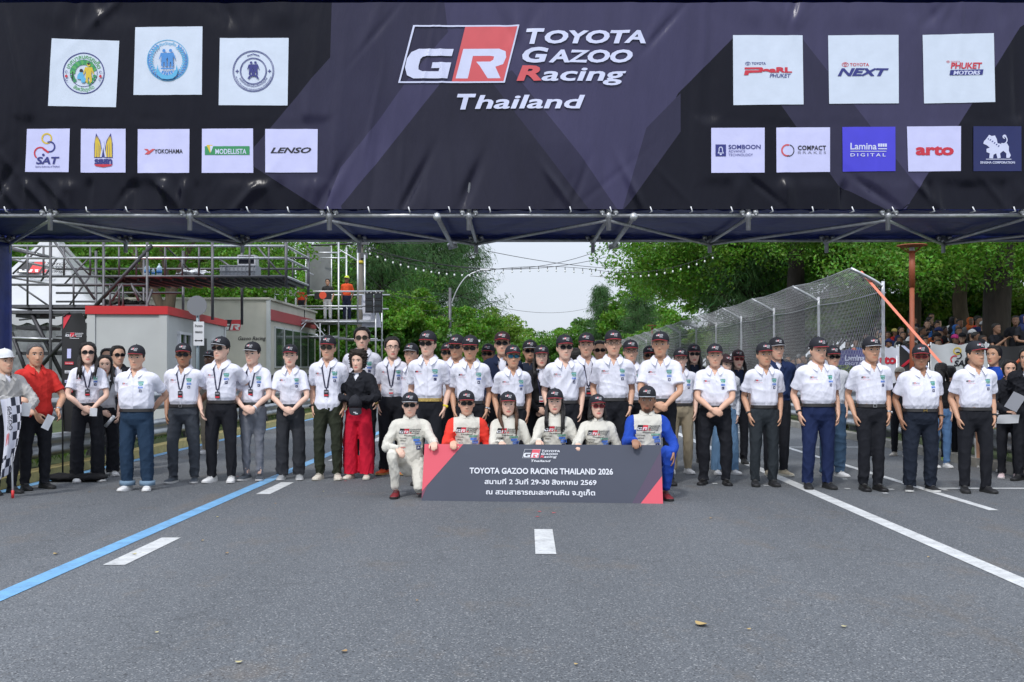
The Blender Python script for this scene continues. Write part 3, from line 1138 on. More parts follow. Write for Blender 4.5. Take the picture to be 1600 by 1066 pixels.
# ================================================================== people
_tmp_me = None


def remesh(mb, vox, smooth=3, fac=0.5):
    """One continuous surface around everything in mb: vertices, faces, vertex normals."""
    me = bpy.data.meshes.new("body")
    me.from_pydata(mb.V().tolist(), [], mb.f)
    o = bpy.data.objects.new("body", me)
    COL.objects.link(o)
    m = o.modifiers.new("r", "REMESH")
    m.mode = "VOXEL"
    m.voxel_size = vox
    if smooth:
        q = o.modifiers.new("s", "SMOOTH")
        q.factor = fac
        q.iterations = smooth
    dg = bpy.context.evaluated_depsgraph_get()
    m2 = bpy.data.meshes.new_from_object(o.evaluated_get(dg))
    nv = len(m2.vertices)
    V = np.empty(nv * 3, np.float32)
    m2.vertices.foreach_get("co", V)
    N = np.empty(nv * 3, np.float32)
    m2.vertices.foreach_get("normal", N)
    L = np.empty(len(m2.loops), np.int32)
    m2.loops.foreach_get("vertex_index", L)
    ls = np.empty(len(m2.polygons), np.int32)
    m2.polygons.foreach_get("loop_start", ls)
    lt = np.empty(len(m2.polygons), np.int32)
    m2.polygons.foreach_get("loop_total", lt)
    fc = [tuple(L[a:a + b].tolist()) for a, b in zip(ls, lt)]
    bpy.data.objects.remove(o)
    bpy.data.meshes.remove(me)
    bpy.data.meshes.remove(m2)
    return V.reshape(-1, 3).astype(float), fc, N.reshape(-1, 3).astype(float)


def folds(V, seed, amp, fz=1.0):
    """Cloth folds: warped sines."""
    g = np.random.default_rng(seed)
    h = np.zeros(len(V))
    for k in range(7):
        d = g.normal(size=3) * [1, 1, 0.55 * fz]
        d /= np.linalg.norm(d)
        f = g.uniform(14, 46)
        ph = g.uniform(0, 6.28)
        q = V @ d * f + ph + 1.3 * np.sin(V @ g.normal(size=3) * 9 + ph)
        h += (1 - np.abs(np.sin(q))) ** 2.2 * 18 / f - 0.3
    return h * amp


def rotz(a):
    c, s = math.cos(a), math.sin(a)
    return np.array([[c, -s, 0], [s, c, 0], [0, 0, 1.0]])


def rotx(a):
    c, s = math.cos(a), math.sin(a)
    return np.array([[1.0, 0, 0], [0, c, -s], [0, s, c]])


def unit(v):
    v = np.array(v, float)
    return v / (np.linalg.norm(v) + 1e-9)


HT = np.array([  # z, half width, front, back
    (-.124, .014, .080, -.050), (-.116, .027, .089, -.030), (-.100, .042, .093, .000), (-.078, .053, .094, .040), (-.050, .061, .093, .072), (-.020, .067, .092, .090),
    (.010, .071, .092, .099), (.040, .073, .092, .102), (.070, .070, .085, .097), (.095, .058, .066, .080), (.112, .038, .041, .052), (.121, .014, .015, .020)])


def head_r(z):
    return [np.interp(z, HT[:, 0], HT[:, k]) * (1.09 if k == 1 else 1) for k in (1, 2, 3)]


def head_pts(z, th, off=0.0):
    w_, f_, b_ = head_r(z)
    x = np.sin(th) * (w_ + off)
    c = np.cos(th)
    y = (b_ - f_) / 2 - c * ((f_ + b_) / 2 + off)
    return np.stack([x, y, z + 0 * x], -1)


def head_mesh(mb, X, fem):
    th = np.arange(56) * 2 * np.pi / 56
    rings = []
    zs = np.concatenate([[-.124, -.118], np.linspace(-.110, .112, 44), [.118, .121]])
    for z in zs:
        p = head_pts(z, th)
        x, y = p[:, 0], p[:, 1]
        fr = np.clip(-y / 0.05, 0, 1)
        tz = (0.022 - z) / 0.060
        nose = 0.026 * np.exp(-(x / (0.0085 + 0.006 * np.clip(tz, 0, 1))) ** 2) * (np.clip(tz, 0, 1) ** 1.2 if z > -.040 else max(0.0, 1 - (-.040 - z) / 0.010))
        d = -nose
        d = d + 0.010 * np.exp(-((np.abs(x) - .032) / .016) ** 2 - ((z - .010) / .012) ** 2)
        d = d - 0.004 * np.exp(-((np.abs(x) - .030) / .022) ** 2 - ((z - .032) / .009) ** 2)
        d = d - 0.006 * np.exp(-(x / .024) ** 2 - ((z + .062) / .0065) ** 2) - 0.007 * np.exp(-(x / .02) ** 2 - ((z + .077) / .0065) ** 2)
        d = d - 0.005 * np.exp(-((np.abs(x) - .042) / .016) ** 2 - ((z + .025) / .022) ** 2)
        d = d - 0.006 * np.exp(-(x / .020) ** 2 - ((z + .106) / .012) ** 2)
        p[:, 1] += d * fr
        rings.append(X(p))
    mb.loft(rings)
    for s in (-1, 1):
        e = MB().ball((0, 0, 0), (.010, .021, .032), 10)
        v = e.V() @ rotz(s * 0.35).T + np.array([s * .079, .012, -.004])
        mb.add(X(v), e.f)


def hand(mb, wr, d, n, side, curl=0.5, spread=0.0, sc=1.0):
    """Palm, four fingers of unequal length bent towards n, and a thumb from the side of the palm."""
    d, n = unit(d), np.array(n, float)
    n = unit(n - d * n.dot(d))
    b = np.cross(d, n)                              # across the palm
    tside = side
    pl = 0.088 * sc
    rings = []
    for t, hw, ht in ((-.25, .020, .018), (0, .025, .019), (.3, .036, .017), (.7, .042, .015), (1, .040, .012), (1.1, .032, .008)):
        a = np.arange(12) * 2 * np.pi / 12
        rings.append(wr + d * pl * t + (np.cos(a)[:, None] * b * hw + np.sin(a)[:, None] * n * ht) * sc)
    mb.loft(rings)
    for k, (off, ln, r) in enumerate(((-.031, .072, .0092), (-.0105, .083, .0096), (.0105, .078, .0094), (.031, .062, .0084))):
        o = off * (1 if tside > 0 else -1) * sc
        p0 = wr + d * pl * 0.86 + b * o
        dd, pts = d + b * (o / sc) * spread * 14, [p0]
        cur = unit(dd)
        for seg, c in ((.45, .35), (.30, .9), (.25, .8)):
            ang = curl * c
            cur = unit(cur * math.cos(ang) + n * math.sin(ang))
            pts.append(pts[-1] + cur * ln * seg * sc)
        mb.tube(pts, [r * sc, r * sc, r * .92 * sc, r * .78 * sc], 8, ends=1)
    s_ = -1 if tside > 0 else 1
    p0 = wr + d * pl * 0.18 + b * s_ * .022 * sc
    p1 = wr + d * pl * 0.55 + b * s_ * .050 * sc + n * .012 * sc
    p2 = p1 + unit(d * 0.9 + b * s_ * .22 + n * .45) * .030 * sc
    p3 = p2 + unit(d + n * .55 - b * s_ * .1) * .026 * sc
    mb.tube([p0, p1, p2, p3], [.014 * sc, .0125 * sc, .0105 * sc, .0085 * sc], 8, ends=1)


def ik(S0, W, pole, l1=.295, l2=.265):
    v = W - S0
    D = np.linalg.norm(v)
    D2 = min(D, (l1 + l2) * 0.995)
    u = v / D
    W = S0 + u * D2
    a = (l1 ** 2 - l2 ** 2 + D2 ** 2) / (2 * D2)
    h = math.sqrt(max(l1 ** 2 - a * a, 1e-6))
    pv = unit(np.array(pole, float) - u * np.dot(pole, u))
    return S0 + u * a + pv * h, W


LENS = mat("sunglass_lens", (0.008, 0.008, 0.010), 0.12, spec=0.7)
LENSB = mat("blue_mirror_lens", (0.05, 0.22, 0.34), 0.08, 0.7)
LENSR = mat("red_sunglass_lens", (0.10, 0.012, 0.012), 0.15, spec=0.7)
LENSG = mat("olive_lens", (0.05, 0.045, 0.03), 0.1, spec=0.8)
FRAMEM = cm((0.02, 0.02, 0.022), 0.35)
FRAMER = cm((0.5, 0.02, 0.03), 0.3)
CAPM = mat("cap_cloth", (0.012, 0.013, 0.020), 0.8, var=0.1, vscale=20, bump=0.2, bscale=90)
CAPW = mat("white_cap_cloth", (0.70, 0.71, 0.73), 0.8, bump=0.2, bscale=90)
CAPB = mat("beige_cap_cloth", (0.45, 0.41, 0.34), 0.8, bump=0.2, bscale=90)
CAPR = mat("dark_red_cap_cloth", (0.03, 0.010, 0.014), 0.8, bump=0.2, bscale=90)
HAIRK = mat("black_hair", (0.010, 0.008, 0.008), 0.45, var=0.3, vscale=30, bump=0.6, bscale=60, stretch=(3, 3, 0.4))
HAIRB = mat("brown_hair", (0.075, 0.032, 0.014), 0.45, var=0.3, vscale=30, bump=0.6, bscale=60, stretch=(3, 3, 0.4))
HAIRC = mat("curly_dark_brown_hair", (0.022, 0.013, 0.009), 0.6, var=0.4, vscale=40, bump=0.9, bscale=55)
HAIRG = mat("grey_hair", (0.085, 0.085, 0.09), 0.6, var=0.35, vscale=40, bump=0.6, bscale=70, stretch=(2, 2, 0.5))
SKINM = mat("skin", (0.5, 0.3, 0.2), 0.5, attr="Col", var=0.05, vscale=25, spec=0.35)
SHIRTW = mat("white_shirt_cloth", (0.74, 0.745, 0.84), 0.85, var=0.03, vscale=8, bump=0.30, bscale=13, stretch=(1, 1, 0.5), spec=0.2)
SUITM = mat("cream_race_suit_cloth", (0.63, 0.61, 0.545), 0.85, var=0.03, vscale=8, bump=0.4, bscale=15, spec=0.2)
PIN = [cm((0.70, 0.71, 0.75), 0.6), cm((0.62, 0.03, 0.05), 0.6), cm((0.012, 0.012, 0.014), 0.6), cm((0.03, 0.30, 0.17), 0.6), cm((0.08, 0.20, 0.62), 0.6), cm((0.015, 0.02, 0.10), 0.6), cm((0.12, 0.46, 0.44), 0.6), cm((0.25, 0.25, 0.3), 0.6), cm((0.75, 0.35, 0.05), 0.6)]
GOLD = mat("gold_metal", (0.42, 0.29, 0.09), 0.3, 0.8, var=.45, vscale=60)
STEELW = mat("watch_steel", (0.4, 0.4, 0.42), 0.3, 0.8)
SKIN_TONES = {"fair": (0.74, 0.48, 0.37), "light": (0.66, 0.395, 0.280), "tan": (0.56, 0.315, 0.205), "brown": (0.35, 0.180, 0.110), "dark": (0.18, 0.09, 0.055)}


class Proj:
    def __init__(s, V, F_):
        s.t = BVHTree.FromPolygons([tuple(v) for v in V], F_)

    def y(s, x, z, d=-0.12):
        h = s.t.ray_cast(Vector((x, -1.2, z)), Vector((0, 1, 0)))
        return h[0].y if h[0] is not None else d

    def fn(s, sc=1.0):
        def f(u, v, l):
            return np.array([(a, s.y(a, b) - c, b) for a, b, c in zip(u, v, l)])
        return f


def shirt_badge(q, cx, z, k=1.0):
    race_logo(q, cx - .138 * k, z, .085 * k, 7, 1, 2, tail=False, LT=0)
    q.text("TOYOTA GAZOO RACING", cx - .14 * k, z - .038 * k, h=.007 * k, w=.092 * k, m=1, bold=0.0, res=1)


def shirt_patches(q, cx, z, k=1.0):
    q.rect(cx + .068 * k, z + .010 * k, cx + .125 * k, z + .016 * k, 3)
    q.rect(cx + .062 * k, z + .013 * k, cx + .066 * k, z + .019 * k, 1)
    q.rect(cx + .066 * k, z - .004 * k, cx + .128 * k, z + .005 * k, 6)
    q.rect(cx + .074 * k, z - .024 * k, cx + .124 * k, z - .009 * k, 3)
    q.rect(cx + .080 * k, z - .022 * k, cx + .110 * k, z - .017 * k, 0)
    q.rect(cx + .082 * k, z - .034 * k, cx + .120 * k, z - .029 * k, 6)
    q.rect(cx + .074 * k, z - .066 * k, cx + .124 * k, z - .046 * k, 4)
    q.text("Lamina", cx + .079 * k, z - .061 * k, h=.010 * k, w=.038 * k, m=0, bold=0.0, res=1)
    q.rect(cx + .084 * k, z - .112 * k, cx + .114 * k, z - .080 * k, 5)
    q.poly([(cx + .091 * k, z - .104 * k), (cx + .107 * k, z - .104 * k), (cx + .104 * k, z - .092 * k), (cx + .094 * k, z - .090 * k)], 0)


def suit_print(q, z):
    race_logo(q, -.128, z - .005, .262, 2, 1, 2, LT=0)
    q.rect(.03, z - .118, .125, z - .100, 3)
    q.text("MODELLISTA", .036, z - .114, h=.011, w=.083, m=0, bold=0.01, res=1)
    q.text("YOKOHAMA", -.125, z - .125, h=.014, w=.09, m=2, bold=0.01, res=1)
    q.text("LENSO", -.115, z - .155, h=.013, w=.07, m=2, bold=0.03, shear=.3, res=1)
    q.text("COMPACT", -.11, z - .19, h=.012, w=.07, m=7, bold=0.02, res=1)
    q.text("arto", -.118, z - .236, h=.020, w=.07, m=1, bold=0.03, res=2)
    q.rect(.045, z - .155, .12, z - .128, 4)
    q.rect(.065, z - .196, .135, z - .162, 4)
    q.text("Lamina", .070, z - .186, h=.014, w=.058, m=0, bold=0.01, res=1)
    q.rect(.08, z - .255, .128, z - .208, 5)
    q.poly([(.092, z - .244), (.116, z - .244), (.112, z - .222), (.098, z - .220)], 0)


def person(label, px, top, feet=None, Y=None, fat=1.0, fem=False, skin="light", cap="team", eyes=None, hair="short", upper="shirt", ucol=None, tuck=True,
           tcol=(0.012, 0.013, 0.018), leg="straight", shoes="black", larm="side", rarm="side", yaw=0.0, hyaw=0.0, hpitch=0.0, lanyard=None, belt=None, buckle=None,
           watch=None, group=None, kneel=False, sleeves=None, stance=1.0, vox=0.0075, hcol=None, beard=False, cuffs=False, extra=None, lean=0.0, smile=False, cpx=None, bare=False, kx=0.0):
    """Builds one person standing (or kneeling) where the photograph shows them. top = photo row of the top of the head or cap, feet = photo row of the soles."""
    if Y is None:
        Y = F * CAMZ / (feet - HZ)
    H = CAMZ + (HZ - top) * Y / F
    seedn = int(px * 7 + top * 13) % 9973
    g = np.random.default_rng(seedn)
    dz = -0.52 if kneel else 0.0
    _j = np.random.default_rng(int(px * 3 + top) % 7919)
    yaw += _j.normal(0, .07)
    hyaw += _j.normal(0, .10)
    hpitch += _j.normal(0, .04)
    stance *= _j.uniform(.92, 1.12)
    Hc = 1.72 + (0.022 if cap else (0.018 if hair == "curly" else 0.006)) + dz
    s = H / Hc
    root = thing("person", label, "person", (P(px, 0, Y).x, Y, 0), yaw, group)
    sk = np.array(SKIN_TONES[skin])
    lr = rotx(lean)

    def T(p):
        p = np.atleast_2d(np.asarray(p, float))
        q = (p - [0, 0, .92]) @ lr.T + [0, 0, .92 + dz]
        return q
    HS = 1.07 if fem else 1.09
    hp = T([(0, -.012, 1.72 - .121 * HS)])[0]
    HR = rotz(hyaw) @ rotx(hpitch) @ (lr if abs(lean) < 0.3 else np.eye(3))

    def HX(p):
        return (np.asarray(p) * HS) @ HR.T + hp

    sw = (.150 if fem else .168) * (0.65 + 0.35 * fat) * (1.0)
    bf = 0.93 if fem else 1.0
    # ------------------------------------------------ torso sections: z, half width, half depth, forward shift
    belly = max(0.0, fat - 1.0)
    core = [(.79, .075, .055, 0), (.85, .125, .092, 0), (.92, .150, .106, 0), (1.02, .143, .100, -.02 * belly), (1.12, .140, .098, -.08 * belly), (1.22, .152, .104, -.06 * belly - (.004 if fem else 0)), (1.32, .163, .103, -.02 * belly - (.006 if fem else 0)), (1.375, .148, .090, 0), (1.415, .100, .074, .004), (1.445, .064, .060, .006)]
    if fem:
        core = [(z, w_ * (0.84 if .98 < z < 1.25 else (0.98 if z < .95 else 0.88)), d_ * (0.9 if z < 1.2 else 0.94), y_ - (.012 if 1.2 < z < 1.34 else 0)) for z, w_, d_, y_ in core]

    def trings(tab, off, f=fat, n=24, jig=0.0):
        out = []
        a = np.arange(n) * 2 * np.pi / n
        for z, w_, d_, y_ in tab:
            k = f if z < 1.30 else 1 + (f - 1) * 0.5
            cw, cd = w_ * k + off, d_ * k + off
            e = 2 / 2.4
            x = np.sign(np.sin(a)) * np.abs(np.sin(a)) ** e * cw
            y = -np.sign(np.cos(a)) * np.abs(np.cos(a)) ** e * cd + y_
            out.append(T(np.stack([x, y, z + 0 * x], 1)))
        return out
    # ------------------------------------------------ arms
    arms = {}
    for sd_, spec in ((-1, rarm), (1, larm)):
        S0 = T([(sd_ * sw, .0, 1.355)])[0]
        fk = .02 + .16 * belly
        pole = (sd_ * 1.0, .55, 0.0)
        nrm = (-sd_, 0.0, 0)
        curl = .5
        if spec == "side":
            pole = (sd_ * .35, 1.0, 0.0)
            W = np.array([sd_ * (sw + .018 + .10 * belly), -.02 + g.normal(0, .015), .862 + dz])
            hd = (sd_ * -.10, -.12, -1)
        elif spec == "thigh":
            W = np.array([sd_ * (sw + .03), -.12, .88 + dz])
            hd = (-sd_ * .25, -.10, -1)
        elif spec in ("clasp", "cross", "high"):
            zc = {"clasp": .905, "cross": .92, "high": 1.06}[spec]
            W = np.array([sd_ * (.058 if spec != "cross" else .04), -.175 - fk - (.028 if sd_ < 0 else 0), zc + (.02 if sd_ < 0 else 0)])
            hd = (-sd_ * .9, -.10, -.42)
            nrm = (0, 1, -.2)
            curl = .55
            pole = (sd_ * 1.0, .25, -.3)
        elif spec == "back":
            W = np.array([sd_ * .10, .19 + .1 * belly, .95])
            hd = (-sd_, .1, -.4)
            nrm = (0, -1, 0)
            pole = (sd_, .6, 0)
        else:                                        # explicit wrist, finger direction, palm normal, curl
            W = np.array(spec[0], float)
            hd, nrm = spec[1], spec[2]
            curl = spec[3] if len(spec) > 3 else .7
            if len(spec) > 4:
                pole = spec[4]
        E_, W = ik(S0, W, pole)
        arms[sd_] = (S0, E_, W, np.array(hd, float), np.array(nrm, float), curl)
    # ------------------------------------------------ legs
    st = (.112 if leg in ("wide", "culotte") else .092) * stance * (0.6 + 0.4 * fat)
    if kneel:
        legs = {-1: [(-.09, .02, .40), (-.185 + kx, -.31, .50), (-.15 + kx, -.24, .095)], 1: [(.09, .02, .40), (.13, -.30, .12), (.12, .08, .10)]}
        if kneel == "left":
            legs = {k: [(-x, y, z) for x, y, z in legs[-k]] for k in (-1, 1)}
    else:
        legs = {k: [(k * .085 * (0.7 + 0.3 * fat), 0, .90), (k * (st + .002), -.012 + g.normal(0, .008), .49), (k * st * 1.03, .012, .09)] for k in (-1, 1)}
    # ------------------------------------------------ body: one continuous skin
    mb = MB()
    nk = [(z, w_, d_, y_) for z, w_, d_, y_ in core]
    mb.loft(trings(nk, -.004))
    mb.tube([T([(0, .014, 1.40)])[0], T([(0, .010, 1.475)])[0], hp + HR @ np.array([0, .022, -.06])], [.066 * bf, .060 * bf, .058 * bf], 14, sub=4)
    head_mesh(mb, HX, fem)
    for k, (S0, E_, W, hd, nr, cu) in arms.items():
        ap = [T([(k * .05, 0, 1.39)])[0], S0, (S0 + E_) / 2, E_, E_ * .6 + W * .4, W]
        f2 = bf * (0.75 + 0.25 * fat)
        mb.tube(ap, [.045 * f2, .050 * f2, .043 * f2, .036 * f2, .038 * f2, .025 * f2], 12, sub=4, ends=1)
        hand(mb, W, hd, nr, k, cu, sc=0.92 if fem else 1.0)
    for k, (h_, kn, an) in legs.items():
        mb.tube([h_, kn, an], [.06, .036, .028] if kneel else [.075, .052, .036], 10, sub=5, ends=1)
        if not kneel:
            pass
    V, Fc, N = remesh(mb, vox, 2, 0.45)
    C = np.tile(np.append(sk, 1.0), (len(V), 1))
    loc = (V - hp) @ HR / HS
    x_, y_, z_ = loc[:, 0], loc[:, 1], loc[:, 2]
    face = (y_ < -.055) & (np.abs(z_) < .13)
    wl = np.clip(1.5 - ((x_ / .026) ** 2 + ((z_ + .070) / .0115) ** 2), 0, 1) * face
    lip = np.array([.48, .09, .085]) if fem else sk * np.array([.78, .52, .50])
    C[:, :3] += (lip - C[:, :3]) * (wl * 0.85)[:, None]
    ck = np.exp(-((np.abs(x_) - .042) / .018) ** 2 - ((z_ + .03) / .02) ** 2) * face
    C[:, :3] *= 1 - np.outer(ck, (-.04, .08, .08))
    if beard:
        bw = np.clip(1.6 - ((x_ / .034) ** 2 + ((z_ + .088) / .030) ** 2), 0, 1) * (y_ < -.04) * (1 - wl)
        C[:, :3] *= (1 - 0.82 * bw)[:, None]
    elif not fem:
        bw = np.clip(1.3 - ((x_ / .05) ** 2 + ((z_ + .085) / .035) ** 2), 0, 1) * (y_ < -.0) * (1 - wl)
        C[:, :3] *= (1 - 0.13 * bw)[:, None]
    mb = MB()
    mb.add(V * s, Fc)
    body = mb.build("body", SKINM, root)
    at = body.data.color_attributes.new("Col", "FLOAT_COLOR", "POINT")
    at.data.foreach_set("color", C.astype(np.float32).ravel())
    bproj = Proj(V, Fc)

    def hx(p):
        return HX(p) * s
    # ------------------------------------------------ eyes and brows
    hb = Proj(loc, Fc)
    if eyes not in ("shades", "red", "blue", "aviator"):
        for k in (-1, 1):
            eyem = MB()
            a = np.arange(10) * 2 * np.pi / 10
            for rx_, rz_, mi, lf in ((.0150, .0066, 0, .0012), (.0078, .0068, 1, .0022)):
                pts = np.array([(k * .032 + math.cos(t) * rx_, 0, .0105 + math.sin(t) * rz_) for t in a])
                pts = np.array([(q[0], hb.y(q[0], q[2]) - lf, q[2]) for q in pts])
                eyem.add(hx(pts), [tuple(range(10))], mi, False)
            eyem.build("eye", [cm((0.55, 0.52, 0.5), 0.3), cm((0.02, 0.012, 0.01), 0.2)], root)
    for k in (-1, 1):
        pts = [(k * .014, 0, .030), (k * .026, 0, .0345), (k * .040, 0, .0335), (k * .050, 0, .028)]
        pts = [hx(np.array((q[0], hb.y(q[0], q[2]) - .001, q[2]))) for q in pts]
        eb = MB().tube(pts, [.0028 * s, .0046 * s, .0038 * s, .0018 * s], 6, sub=2)
        eb.build("eyebrow", HAIRG if hair == "grey" else HAIRK, root)
    # ------------------------------------------------ hair
    hm = hcol or {"grey": HAIRG, "curly": HAIRC}.get(hair, HAIRK)
    ta = np.radians([0, 40, 60, 75, 90, 110, 140, 180])
    prof = {"short": [.088, .080, .045, .000, -.020, -.045, -.070, -.078], "long": [.094, .078, .040, -.06, -.10, -.11, -.11, -.11], "curly": [.080, .062, .030, -.05, -.09, -.10, -.10, -.10]}
    kind = {"grey": "short", "bun": "short", "bob": "long", "tail": "long"}.get(hair, hair)
    off = {"short": .007, "long": .014, "curly": .030}[kind] if cap else {"short": .015, "long": .018, "curly": .034}[kind]
    zl = prof[kind]
    if hair == "grey":
        off = .009
    if hair:
        nth = 48
        th = np.arange(nth) * 2 * np.pi / nth
        tt = np.abs((th + np.pi) % (2 * np.pi) - np.pi)
        lim = np.interp(tt, ta, zl)
        rings = []
        for z in np.concatenate([np.linspace(-.112, .108, 30), [.114, .119, .121]]):
            zz = min(z, .121)
            m = np.clip((zz - lim) / .016, 0, 1)
            m = m * m * (3 - 2 * m)
            jit = 1 + (0.55 if kind == "curly" else 0.16) * np.sin(th * (14 if kind == 'curly' else 9) + z * 110 + seedn) * np.sin(th * 11 - z * 130)
            o_ = -.006 + (off * jit + .006) * m
            q = head_pts(zz, th, 0) + np.stack([np.sin(th), -np.cos(th), 0 * th], 1) * o_[:, None]
            q[:, 2] += m * off * np.clip((z - .03) / .08, 0, 1) * (1.0 if not cap else .3) * jit
            rings.append(HX(q) * s)
        hbm = MB()
        hbm.loft(rings)
        if hair in ("long", "bob"):
            ln = -.34 if hair == "long" else -.15
            fw = -.10 if hair == "long" else -.02
            hbm.tube([hx(np.array(q)) for q in ((0, .085, .03), (0, .105, -.10), (0, .115, ln))], [.075 * s, .085 * s, .055 * s], 14, sub=4, ends=1, flat=0.42, up=(0, 1, 0))
            for k in (-1, 1):
                for r_ in range(5):
                    d1, d2, d3 = g.normal(0, .007), g.normal(0, .012), g.uniform(.72, 1.02)
                    yo = -.022 + .014 * r_
                    hbm.tube([hx(np.array(q)) for q in ((k * .070, yo + .02, .035), (k * (.084 + d1), yo + .01, -.05), (k * (.090 + d1), fw * .5 + yo, -.13), (k * (.084 + d2), fw + yo + d1, ln * .75 * d3), (k * (.078 + d2 * 1.6), fw + yo + d2, ln * d3))], [.012 * s, .017 * s, .018 * s, .014 * s, .004 * s], 8, sub=4, ends=1)
        if hair in ("bun", "tail"):
            hbm.ball(hx(np.array((0, .115, .05 if hair == "bun" else -.01))), (.05 * s, .045 * s, .05 * s), 12)
        hbm.build("hair", hm, root)
    # ------------------------------------------------ cap
    if cap:
        cmx = {"team": CAPM, "white": CAPW, "beige": CAPB, "red": CAPR}[cap]
        n = 40
        th = np.arange(n) * 2 * np.pi / n

        def dome(t, a, lift=0.0):
            r = max(1 - max(t, 0.0) ** 2.5, 0.0) ** (1 / 2.1)
            x = np.sin(a) * (.0905 * r + lift)
            y = .008 - np.cos(a) * (.1085 * r + lift)
            z = .047 + .104 * t + lift * 0.5 + .010 * np.cos(a) * (1 - t)
            return np.stack([x, y, z + 0 * x], -1)
        cb = MB()
        cb.loft([hx(dome(t, th, -.004)) for t in (-.02, 0)] + [hx(dome(t, th)) for t in (0, .1, .25, .4, .55, .7, .82, .92, .98, .998)])
        cb.ball(hx(np.array((0, .008, .152))), .008 * s, 8)
        co = cb.build("cap", cmx, root)
        br = MB()
        aa = np.radians(np.linspace(-66, 66, 23))
        inn = dome(0.02, aa, .001)
        ext = .070 * np.clip(np.cos(aa * 1.28), 0, 1) ** 0.5
        rows = []
        for t in np.linspace(0, 1, 6):
            q = inn.copy()
            q[:, 1] -= ext * t
            q[:, 0] *= 1 - .05 * t
            q[:, 2] -= .004 * t + .24 * t * np.abs(q[:, 0]) ** 1.6
            rows.append(q)
        top_ = np.concatenate(rows)
        bot = top_ + [0, 0, -.0045]
        nn = 23
        f = []
        for j in range(5):
            for i in range(nn - 1):
                a = j * nn + i
                f.append((a, a + 1, a + nn + 1, a + nn))
        br.add(hx(top_), f)
        br.add(hx(bot), [q[::-1] for q in f])
        edge = [hx(q) for q in (rows[-1] + [0, -.0005, -.0022])]
        br.tube(edge, .0030 * s, 6, 1)
        br.build("brim", [cmx, PIN[1] if cap in ("team", "red") and seedn % 3 else (PIN[0] if cap == "team" else cmx)], co)
        if cap in ("team", "red"):
            q = Print()
            race_logo(q, -.034, .0165, .070, 0, 1, None, tail=False, fine=False)
            q.text("TOYOTA", .003, .008, h=.0065, w=.031, m=0, bold=.03, shear=.2, res=1)
            q.text("GAZOO", .001, -.001, h=.0065, w=.029, m=0, bold=.03, shear=.2, res=1)
            q.text("Racing", -.001, -.010, h=.0065, w=.027, m=0, bold=.03, shear=.2, res=1)

            def capfn(u, v, l):
                t = np.clip((v * 1.5 + .043) / .112, 0.02, .9)
                return np.concatenate([hx(dome(tv, np.array([uv * 1.25 / .095]), lv)) for uv, tv, lv in zip(u, t, l)])
            q.build("cap_badge", PIN, co, capfn, .00004, .0014)
    # ------------------------------------------------ glasses
    if eyes:
        gb = MB()
        big = 1.0 if eyes in ("shades", "blue", "red") else .86

        def gy(x, z):
            return -.104 + 3.2 * x * x - .25 * (z - .01)
        for k in (-1, 1):
            a = np.arange(16) * 2 * np.pi / 16
            ex = 2 / 3.0
            if eyes == "aviator":
                lx, lz = .026, .022
            else:
                lx, lz = .029 * big, .0185 * big
            px_ = k * .034 + np.sign(np.cos(a)) * np.abs(np.cos(a)) ** ex * lx
            pz_ = .010 + np.sign(np.sin(a)) * np.abs(np.sin(a)) ** ex * lz
            if eyes == "glasses":
                gb.tube([hx(np.array((u, gy(u, v), v))) for u, v in zip(np.append(px_, px_[:1]), np.append(pz_, pz_[:1]))], .0018 * s, 6, 0)
            else:
                fr = np.array([(u, gy(u, v), v) for u, v in zip(px_, pz_)])
                gb.loft([hx(fr + [0, .003, 0]), hx(fr)], 1, True, False)
                gb.tube([hx(q + np.array([0, -.0005, 0])) for q in np.concatenate([fr, fr[:1]])], .0020 * s, 6, 0)
            gb.tube([hx(np.array(q)) for q in ((k * .061, gy(.061, .016), .016), (k * .078, -.055, .016), (k * .084, .012, .010))], .0028 * s, 6, 0)
        gb.tube([hx(np.array((u, gy(u, .014), .014))) for u in (-.008, 0, .008)], .003 * s, 6, 0)
        gb.build("sunglasses" if eyes != "glasses" else "glasses", [FRAMER if eyes == "red" else FRAMEM, {"blue": LENSB, "red": LENSR, "aviator": LENSG}.get(eyes, LENS)], root)
    # ------------------------------------------------ upper garment
    long_ = upper in ("suit", "jacket", "blazer") if sleeves is None else sleeves
    um = {"shirt": SHIRTW, "suit": SUITM}.get(upper) if ucol is None else cloth(ucol)
    su = MB()
    offu = {"jacket": .034, "suit": .020, "blazer": .022}.get(upper, .013)
    if upper == "sleeveless":
        offu = .009
    hem = .93 if tuck else .83
    if upper in ("jacket",):
        hem = .80
    if upper == "blazer":
        hem = .78
    if kneel:
        hem = .86
    tab = [(hem, *[np.interp(hem, [c[0] for c in core], [c[k] for c in core]) for k in (1, 2, 3)])] + [c for c in core if c[0] > hem + .03]
    if tuck and not kneel and upper != "suit":
        at = lambda z, k: np.interp(z, [c[0] for c in core], [c[k] for c in core])
        tab = [(.94, at(.94, 1) - .012, at(.94, 2) - .012, at(.94, 3)), (.985, at(.985, 1) - .008, at(.985, 2) - .008, at(.985, 3))] + [(z, w_ * (1.07 if z < 1.16 else 1), d_ * (1.10 if z < 1.16 else 1), y_) for z, w_, d_, y_ in tab if z > 1.0]
    elif upper != "suit":
        tab = [(z, w_ + (.016 if z < 1.0 else .006), d_ + (.016 if z < 1.0 else .006), y_) for z, w_, d_, y_ in tab]
    su.loft(trings(tab, offu, n=28))
